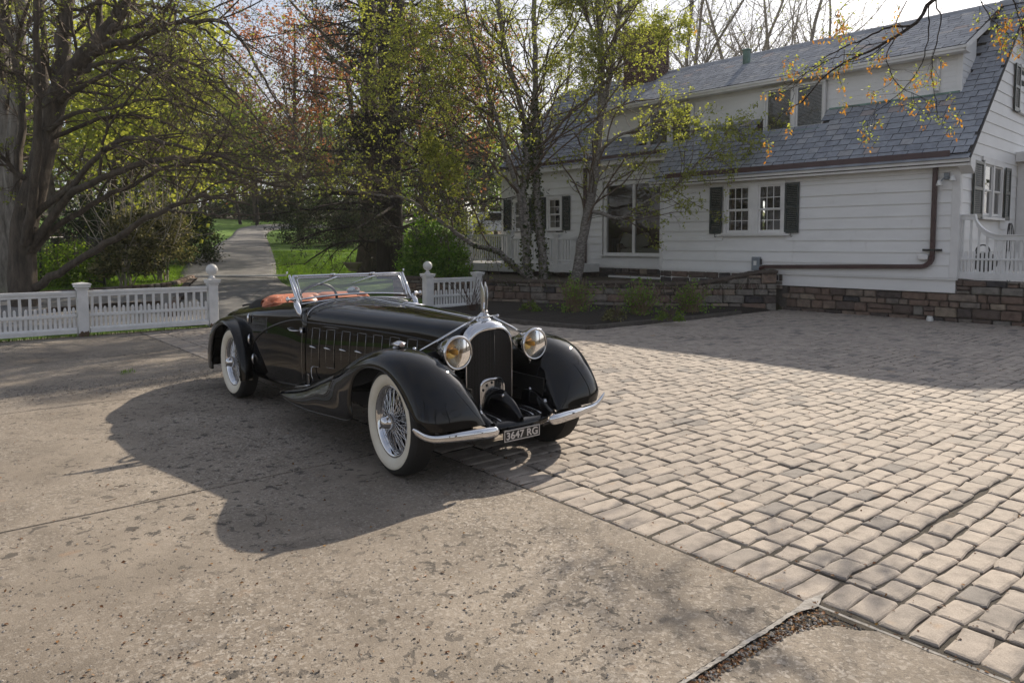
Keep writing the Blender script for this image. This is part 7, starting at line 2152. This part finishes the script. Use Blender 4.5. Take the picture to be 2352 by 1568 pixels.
Sv[:, :, 1] = np.minimum(Sv[:, :, 1], np.array(sv_)[:, None, 1])
w = Wood(); w.tubes(Sv, np.full((70, 7), .004), 3); w.obj('creeper_stem', M['twig_pale'], o, kind='stuff')

# ---- grass: blades over the visible lawns
rg = np.random.default_rng(120)
gp = []
for (u0, u1, v0, v1, n) in ((600, 850, 540, 640, 9000), (470, 700, 485, 550, 5000), (270, 445, 615, 660, 5000), (60, 280, 600, 700, 3500), (90, 420, 700, 745, 2500)):
    u, v = rg.uniform(u0, u1, n), rg.uniform(v0, v1, n)
    for a, b_ in zip(u, v):
        z = .4
        for _ in range(5):
            if (b_ - 557) < .5 and z < CAM_H: z += .6
            d = ray(a, b_)
            Yg = np.clip((z - CAM_H) / d[2] * d[1], 14.5, 90) if abs(d[2]) > 1e-4 else 60
            p = at(a, b_, Yg); z = .6 * z + .4 * float(np.interp(-.638 * p[0] + .770 * p[1] - FENCE_Y, *DRV_Z))
        gp.append((p[0], p[1]))
gp = np.array(gp)
def off_drive(p):
    poly = np.vstack([L_[::4], R_[::4][::-1]]); return not inside(p, poly)
poly_d = [tuple(a) for a in np.vstack([L_[::3], R_[::3][::-1]])]
poly_s = [tuple(a) for a in np.vstack([ST1[::3], ST2[::3][::-1]])]
gp = np.array([p for p in gp if not inside(p, poly_d) and not inside(p, poly_s)])
zz = terrain(gp[:, 0], gp[:, 1])
PG = np.repeat(np.column_stack([gp, zz]), 3, 0); PG[:, :2] += rg.normal(0, .12, (len(PG), 2)); 
N = len(PG); hgt = rg.uniform(.05, .12, N); lean = rg.normal(0, .035, (N, 2)); wv = rg.normal(0, 1, (N, 2)); wv = wv / np.linalg.norm(wv, axis=1)[:, None] * .012
V = np.stack([PG - np.column_stack([wv, np.zeros(N)]), PG + np.column_stack([wv, np.zeros(N)]), PG + np.column_stack([lean, hgt])], 1).reshape(-1, 3)
link('grass', mesh_from('grass', V, [np.arange(N * 3).reshape(N, 3)], rg.random(N)), M['grass'], kind='stuff')
print('grass', N)

# ---- far woods closing the horizon: one mass of trunks and foliage
rg = np.random.default_rng(130)
wp_, wl_ = [], []
w = Wood(); 
n = 260; th = rg.uniform(-.95, .95, n); rr_ = rg.uniform(85, 150, n)
B = np.column_stack([rr_ * np.sin(th), rr_ * np.cos(th)]); Bz = terrain(B[:, 0], B[:, 1]); B3 = np.column_stack([B, Bz])
S = wander(B3, np.tile([[0, 0, 1.0]], (n, 1)) + rg.normal(0, .06, (n, 3)), rg.uniform(9, 17, n), 7, rg, .08)
w.tubes(S, np.linspace(1, .3, 7)[None] * rg.uniform(.14, .28, (n, 1)), 5)
C1, R1, L1 = sprout(S, np.full((n, 7), .10), np.full(n, 9.0), 14, rg, .25, 1, (.5, 1.1), (.3, .6), 5, .3, 0, .3, .5, 0, .03)
w.tubes(C1, R1, 3)
C2, R2, L2 = sprout(C1, R1, L1, 4, rg, .2, 1, (.5, 1.1), (.35, .6), 4, .3, 0, .2, .5, 0, .02)
w.tubes(C2[::4], R2[::4], 3)
wo = w.obj('far_woods', M['twig'], None, kind='stuff')
pp_ = pts_along(C2, rg, 4, .1, .35)
sel = rg.random(len(pp_))
for nm, mt, a, b_ in (('far_foliage', 'leaf_spring', 0, .34), ('far_foliage', 'leaf_dark', .34, .55), ('far_foliage', 'leaf_pale', .55, .68), ('far_foliage', 'leaf_red', .68, .75)):
    leaves(nm, pp_[(sel >= a) & (sel < b_)], .5, M[mt], wo, rg, aspect=.8)
und = np.column_stack([rg.uniform(-130, 130, 16000), rg.uniform(82, 150, 16000), np.zeros(16000)]); und[:, 2] = terrain(und[:, 0], und[:, 1]) + abs(rg.normal(0, 3.4, 16000))
for k, mt in enumerate(('leaf_dark', 'leaf_pale', 'leaf_green')): leaves('far_undergrowth', und[k::3], .85, M[mt], wo, rg, aspect=.8)

# ---- maple bough hanging in from the upper right
tr = np.random.default_rng(404)
YM = 8.0
mt_ = np.array([9.6, 6.0, 0.0])
mp = thing('overhanging_maple', 'maple bough with orange seed keys hanging in from the upper right', 'tree', mt_)
lim = [([(2700, -700, 7.1), (2500, -330, 7.38), (2330, -130, 7.59), (2200, -40, 7.8), (2134, 8, YM), (2110, 45, YM), (2080, 70, YM), (2031, 100, YM), (1985, 122, YM), (1930, 150, YM), (1880, 190, YM), (1840, 235, YM - .1), (1795, 262, YM - .1), (1770, 300, YM - .1)], .034, .003),
       ([(2090, 60, YM), (2040, 64, YM), (1980, 92, YM + .1), (1920, 118, YM + .2), (1860, 160, YM + .2), (1800, 205, YM + .3)], .015, .003),
       ([(2134, 8, YM), (2133, 80, YM - .1), (2110, 160, YM - .1), (2060, 220, YM - .2), (2010, 260, YM - .2), (1990, 285, YM - .2)], .008, .002),
       ([(2150, 0, YM), (2160, 60, YM), (2140, 150, YM), (2150, 240, YM - .1), (2158, 285, YM - .1)], .008, .002),
       ([(2060, 85, YM), (2036, 130, YM), (2060, 190, YM - .2), (2120, 225, YM - .3), (2165, 242, YM - .3)], .007, .002),
       ([(2300, -60, 7.66), (2330, 10, 7.66), (2345, 60, 7.66), (2352, 110, 7.66)], .010, .002),
       ([(2250, -50, 7.73), (2250, 0, 7.66), (2290, 60, 7.66), (2350, 100, 7.66)], .008, .002),
       ([(1985, 122, YM), (1930, 130, YM - .2), (1880, 150, YM - .3), (1835, 185, YM - .3), (1815, 210, YM - .3)], .007, .002),
       ([(2180, -30, 7.8), (2080, -40, 7.66), (1990, -20, 7.59), (1930, 20, 7.52), (1905, 60, 7.52)], .008, .002),
       ([(2180, -40, 7.8), (2000, -90, 7.52), (1800, -70, 7.38), (1650, -30, 7.31), (1570, 25, 7.31), (1530, 80, 7.31), (1510, 130, 7.31)], .010, .002)]
Pm, Rm, Lm = guided(lim, 26, tr, .006)
C1, R1, L1 = sprout(Pm[:, 6:], Rm[:, 6:], np.minimum(Lm, 2.3), 9, tr, .1, 1, (.4, 1.1), (.14, .30), 7, .5, .2, .05, .5, 0, .0028)
R1 = np.minimum(R1, .005)
C2, R2, L2 = sprout(C1, R1, L1, 2, tr, .3, 1, (.4, 1.1), (.3, .6), 5, .5, .2, 0, .6, 0, .002)
w = Wood(); w.tubes(Pm, Rm, 8); w.tubes(C1, R1, 4); w.tubes(C2, R2, 3)
w.tubes(np.array([spline([mt_, mt_ + [.1, .1, 2.5], mt_ + [-.3, .2, 4.8], Pm[0][0]], 12)]), np.linspace(.22, .05, 12)[None], 12)
w.obj('trunk', M['bark_dark'], mp, base=mt_)
tips = np.concatenate([C1[:, -1], C2[:, -1], pts_along(C1, tr, 1, .5, 0)[::2]])
tips = tips[tr.random(len(tips)) < .75]
ks, ls = [], []
for p in tips:
    n = tr.integers(4, 9)
    ls.append(p + tr.normal(0, .024, (n, 3)) + [0, 0, .015])
    if tr.random() < .55: n = tr.integers(4, 10); ks.append(p + tr.normal(0, .024, (n, 3)) - [0, 0, .035])
leaves('seed_key', np.concatenate(ks), .042, M['leaf_orange'], mp, tr, base=mt_, aspect=.42, droop=1.6)
leaves('crown', np.concatenate(ls), .030, M['leaf_spring'], mp, tr, base=mt_, aspect=.6, up=1)
# a second twig with keys over the chimney, and catkins from above
mt2 = np.array([9.5, 12.5, 0])
import time as _t; _T0 = globals().get('_T0', _t.time()); print('TIMER 50', round(_t.time() - _T0, 1))
# ------------------------------------------------------------------ smaller things of the place
# fieldstone kerb behind the left fence
kb = thing('fieldstone_kerb', 'pale fieldstone kerb curving behind the left picket fence', 'kerb', (-10, 20, .2))
rg = np.random.default_rng(140)
def kerb_run(P, n, zoff=.0, mat='mortar_white'):
    P = spline(P, n)
    for i in range(n - 1):
        a, b_ = P[i], P[i + 1]; c_ = (a + b_) / 2; z = float(terrain(*c_))
        link('stone', STN[rg.integers(0, 12)], M['kerbstone'], kb, loc=(c_[0] + 10, c_[1] - 20, z + .05 + zoff - .2), rot=(0, 0, atan2(*(b_ - a)[::-1]) + rg.normal(0, .06)), scale=(np.linalg.norm(b_ - a) * .95, .20, .22))
c = Mat('pale_fieldstone', rough=.9)
c.color(c.mix(.9, c.ramp(c.noise(3, 4), [(.3, (.20, .185, .165)), (.7, (.40, .375, .34))]), c.ramp(c.noise(22, 5), [(.3, .6), (.7, 1.3)]), 'MULTIPLY')); c.bump(c.noise(30, 5), .8, .02)
M['kerbstone'] = c.m
kerb_run([(-15.2, 14.9), (-13.2, 16.6), (-11.6, 18.3), (-10.6, 19.8), (-10.1, 21.2), (-10.55, 23.6)], 34)
kerb_run([(-10.3, 23.2), (-9.5, 20.8), (-8.6, 18.6), (-7.9, 16.6), (-7.2, 15.1)], 22, -.03)
kerb_run([(-8.3, 16.9), (-9.3, 16.2), (-9.9, 15.2)], 7, -.03)
# chain link fence
cf = thing('chain_link_fence', 'black chain link fence among the shrubs behind the left tree', 'fence', at(170, 640, 22))
cb0 = np.array(at(170, 640, 22)); 
pts = [at(95, 640, 20.5), at(150, 640, 21.5), at(205, 640, 21.6), at(240, 640, 20.8)]
for p in pts: p[2] = float(terrain(*p[:2]))
for p in pts: bld(MB().tube([p - cb0, p + [0, 0, 1.45] - cb0], .035, 8).lathe([(.001, .06), (.03, .045), (.04, .01), (.035, 0)], p + [0, 0, 1.44] - cb0, 'z', 10), 'post', M['blackmetal'], cf)
for p, q_ in zip(pts[:-1], pts[1:]):
    for z in (.12, 1.38): bld(MB().tube([p + [0, 0, z] - cb0, q_ + [0, 0, z] - cb0], .02, 6), 'rail', M['blackmetal'], cf)
    m = Wood(); n = int(np.linalg.norm(q_ - p) / .07); S_ = []
    for k in range(-20, n):
        for s_ in (1, -1):
            t0, t1 = (k / n, (k + 19) / n); 
            z0, z1 = (.1, 1.38) if s_ > 0 else (1.38, .1)
            ta, tb_ = max(t0, 0), min(t1, 1)
            if tb_ <= ta: continue
            za, zb2 = z0 + (z1 - z0) * (ta - t0) / (t1 - t0), z0 + (z1 - z0) * (tb_ - t0) / (t1 - t0)
            S_.append([p + (q_ - p) * ta + [0, 0, za], p + (q_ - p) * tb_ + [0, 0, zb2]])
    m.tubes(np.array(S_), np.full((len(S_), 2), .003), 3); m.obj('mesh', M['blackmetal'], cf, base=cb0, kind='stuff')
# clay urn by the hemlock
up_ = at(811, 640, 23.5); up_[2] = at(811, 622, 23.5)[2]
ur = thing('garden_urn', 'shallow weathered clay bowl planter at the foot of the hemlock', 'planter', up_)
bld(MB().lathe([(.001, 0), (.16, 0), (.17, .02), (.13, .05), (.20, .10), (.27, .19), (.28, .23), (.32, .25), (.32, .28), (.28, .28), (.26, .20), (.001, .18)], (0, 0, 0), 'z', 28), 'bowl', M['terracotta'], ur, smooth=True)
bld(MB().lathe([(.001, .2), (.26, .2)], (0, 0, 0), 'z', 20), 'earth', M['soil'], ur)
# parked white car beyond the deck
wc = thing('parked_car', 'white car parked beyond the deck, half hidden by branches', 'car', at(1144, 545, 40), .4)
z0 = 0
bm_ = MB(); prof_ = [(-2.2, .35), (-2.25, .75), (-1.4, .85), (-.9, 1.38), (.7, 1.42), (1.3, .95), (2.15, .82), (2.2, .35)]
bm_.prism([(a, b_) for a, b_ in prof_], 1, -.85, .85)
bld(bm_, 'body', M['plastic_white'], wc)
for s_ in (-1, 1): bld(MB().prism([(-1.2, .9), (-.82, 1.30), (.62, 1.33), (1.1, .95)], 1, s_ * .86, s_ * .87), 'side_window', M['dark'], wc)
for x in (-1.4, 1.4):
    for s_ in (-1, 1): bld(MB().lathe([(.001, -.1), (.3, -.1), (.33, -.06), (.33, .06), (.3, .1), (.001, .1)], (x, s_ * .78, .33), 'y', 20), 'wheel', M['rubber'], wc, smooth=True)
# brick garden wall behind the deck
gw = thing('garden_wall', 'dark reddish garden wall behind the deck railing', 'wall', HOUSE.w(-22, 20.2, .8), HOUSE.a)
rg = np.random.default_rng(141)
bld(MB().box(-4, 2.2, 0, .3, 0, 1.0), 'core', M['mortar'], gw); bld(MB().bbox(-4.1, 2.3, -.06, .36, 1.0, 1.08), 'coping', M['cap'], gw)
z = .02
while z < .95:
    x = -4.0; h = rg.uniform(.12, .2)
    while x < 2.1:
        w_ = rg.uniform(.2, .45); link('stone', STN[rg.choice([3, 4, 5, 6])], M['stone'], gw, loc=(x + w_ / 2, .04, z + h / 2), scale=(w_ - .015, .16, h - .015)); x += w_
    z += h

# ---- litter: seed husks and leaf flakes along joints and on the slabs, chips of stone, twigs
rg = np.random.default_rng(150)
L1_ = []
for k in range(4200):                               # along the paver rows
    b = -14.3 + .134 * rg.integers(0, 126) + rg.normal(0, .012); q_ = QE + rg.uniform(0, 9) ** 1.0
    p = YARD.w(q_, -b)
    if p[1] < 1.5 or p[1] > 12 or HOUSE.l(p)[1] > 16.8: continue
    L1_.append((p[0], p[1], .003))
for k in range(500):                                # header course joints
    p = YARD.w(QE + rg.choice([.0, .005, .33]) + rg.normal(0, .012), -rg.uniform(-9, 1.5)); L1_.append((p[0], p[1], .003))
for k in range(900):                                # on the concrete
    u, v = rg.uniform(-50, 1700), 840 + 760 * rg.random()
    p = gnd(u, v, 0)
    if YARD.l(p)[0] > QE: continue
    L1_.append((p[0], p[1], .004))
for k in range(900):                                # packed into the broken corner
    q_ = rg.uniform(2.0, 3.06); b = -1.585 + .02 + rg.random() * np.interp(q_, [2.0, 2.3, 2.8, 2.95, 3.06], [.015, .045, .07, .12, .27])
    p = YARD.w(q_, -b); L1_.append((p[0], p[1], -.008 + .012 * rg.random()))
P_ = np.array(L1_); N = len(P_)
d = rg.normal(0, 1, (N, 3)); d[:, 2] *= .25; d /= np.linalg.norm(d, axis=1)[:, None]
s_ = np.cross(d, np.array([0, 0, 1.0]) + rg.normal(0, .25, (N, 3))); s_ /= np.linalg.norm(s_, axis=1)[:, None]
Ln = (.009 + .016 * rg.random(N) ** 2)[:, None]
V = np.stack([P_ - d * Ln * .5, P_ + s_ * Ln * .35 + [0, 0, .003], P_ + d * Ln * .5, P_ - s_ * Ln * .35 + [0, 0, .002]], 1).reshape(-1, 3)
link('leaf_litter', mesh_from('leaf_litter', V, [np.arange(N * 4).reshape(N, 4)], rg.random(N)), M['litter'], kind='stuff')
# stone chips: octahedra of many sizes, thick in the worn band behind the car
C_ = []
for k in range(9000):
    r_ = rg.random()
    if r_ < .42:
        q_ = rg.uniform(-3.5, 3.0); b = -9.35 + rg.normal(0, .28) + .05 * q_; sz = .004 + .010 * rg.random() ** 2
    elif r_ < .455:
        q_ = rg.uniform(2.0, 3.05); b = -1.585 + .02 + rg.random() * np.interp(q_, [2.0, 2.3, 2.8, 2.95, 3.06], [.015, .045, .07, .12, .27]); sz = .003 + .009 * rg.random()
    else:
        u, v = rg.uniform(-60, 1500), 900 + 700 * rg.random(); p = YARD.l(gnd(u, v)); q_, b = p[0], -p[1]; sz = .0015 + .0065 * rg.random() ** 3
        if q_ > QE - .02: continue
    p = YARD.w(q_, -b); C_.append((p[0], p[1], .0015, sz))
C_ = np.array(C_); N = len(C_)
o8 = np.array([(1, 0, 0), (0, 1, 0), (-1, 0, 0), (0, -1, 0), (0, 0, .55), (0, 0, -.3)])
V = C_[:, None, :3] + o8[None] * C_[:, None, 3:4] * rg.uniform(.6, 1.3, (N, 6, 1))
f8 = np.array([(0, 1, 4), (1, 2, 4), (2, 3, 4), (3, 0, 4)])
F = (f8[None] + (np.arange(N) * 6)[:, None, None]).reshape(-1, 3)
link('stone_chips', mesh_from('stone_chips', V.reshape(-1, 3), [F], np.repeat(rg.random(N), 4)), M['pebble'], kind='stuff')
wd = []
for k in range(900):
    q_ = rg.uniform(-2, 4.5); wd.append(YARD.w(q_, FENCE_Y + rg.normal(-.02, .045), .0))
wd = np.array(wd); N = len(wd); hh = rg.uniform(.03, .10, N); dx = rg.normal(0, .02, (N, 2)); sx = rg.normal(0, 1, (N, 2)); sx = sx / np.linalg.norm(sx, axis=1)[:, None] * .006
V = np.stack([wd - np.column_stack([sx, np.zeros(N)]), wd + np.column_stack([sx, np.zeros(N)]), wd + np.column_stack([dx, hh])], 1).reshape(-1, 3)
link('weeds', mesh_from('weeds', V, [np.arange(N * 3).reshape(N, 3)], rg.random(N)), M['grass'], kind='stuff')
tw = Wood()
n = 46; base = []
for k in range(n):
    u, v = (rg.uniform(1500, 2300), rg.uniform(760, 1000)) if k < 30 else (rg.uniform(100, 1400), rg.uniform(850, 1300))
    base.append(gnd(u, v, .012))
S = wander(np.array(base), rg.normal(0, 1, (n, 3)) * [1, 1, 0], np.where(np.arange(n) < 30, rg.uniform(.08, .3, n), rg.uniform(.04, .12, n)), 6, rg, .5); S[:, :, 2] = .012 + .008 * rg.random((n, 6))
tw.tubes(S, np.full((n, 6), .0022), 4); tw.obj('fallen_twigs', M['twig'], None, kind='stuff')
gt = leaves('grass_tuft', gnd(290, 857)[None] + rg.normal(0, .04, (60, 3)) * [1, 1, .1], .05, M['grass'], None, rg, aspect=.12, droop=-1.6, kind=None)
tag(gt, 'small tuft of grass growing between pavers near the left fence', 'grass tuft')

# ---- thin spring haze in the air of the whole place
hm_ = bpy.data.materials.new('haze_air'); hm_.use_nodes = True; nt = hm_.node_tree; nt.nodes.clear()
ho = nt.nodes.new('ShaderNodeOutputMaterial'); hv = nt.nodes.new('ShaderNodeVolumePrincipled')
hv.inputs['Color'].default_value = (.97, .97, .98, 1); hv.inputs['Density'].default_value = .0005; hv.inputs['Anisotropy'].default_value = .35
nt.links.new(hv.outputs['Volume'], ho.inputs['Volume'])
hz_ = MB().box(-440, 440, -215, 640, -1.2, 30)
link('haze', mesh_from('haze', hz_.arrays(), hz_.f), hm_, kind='stuff')
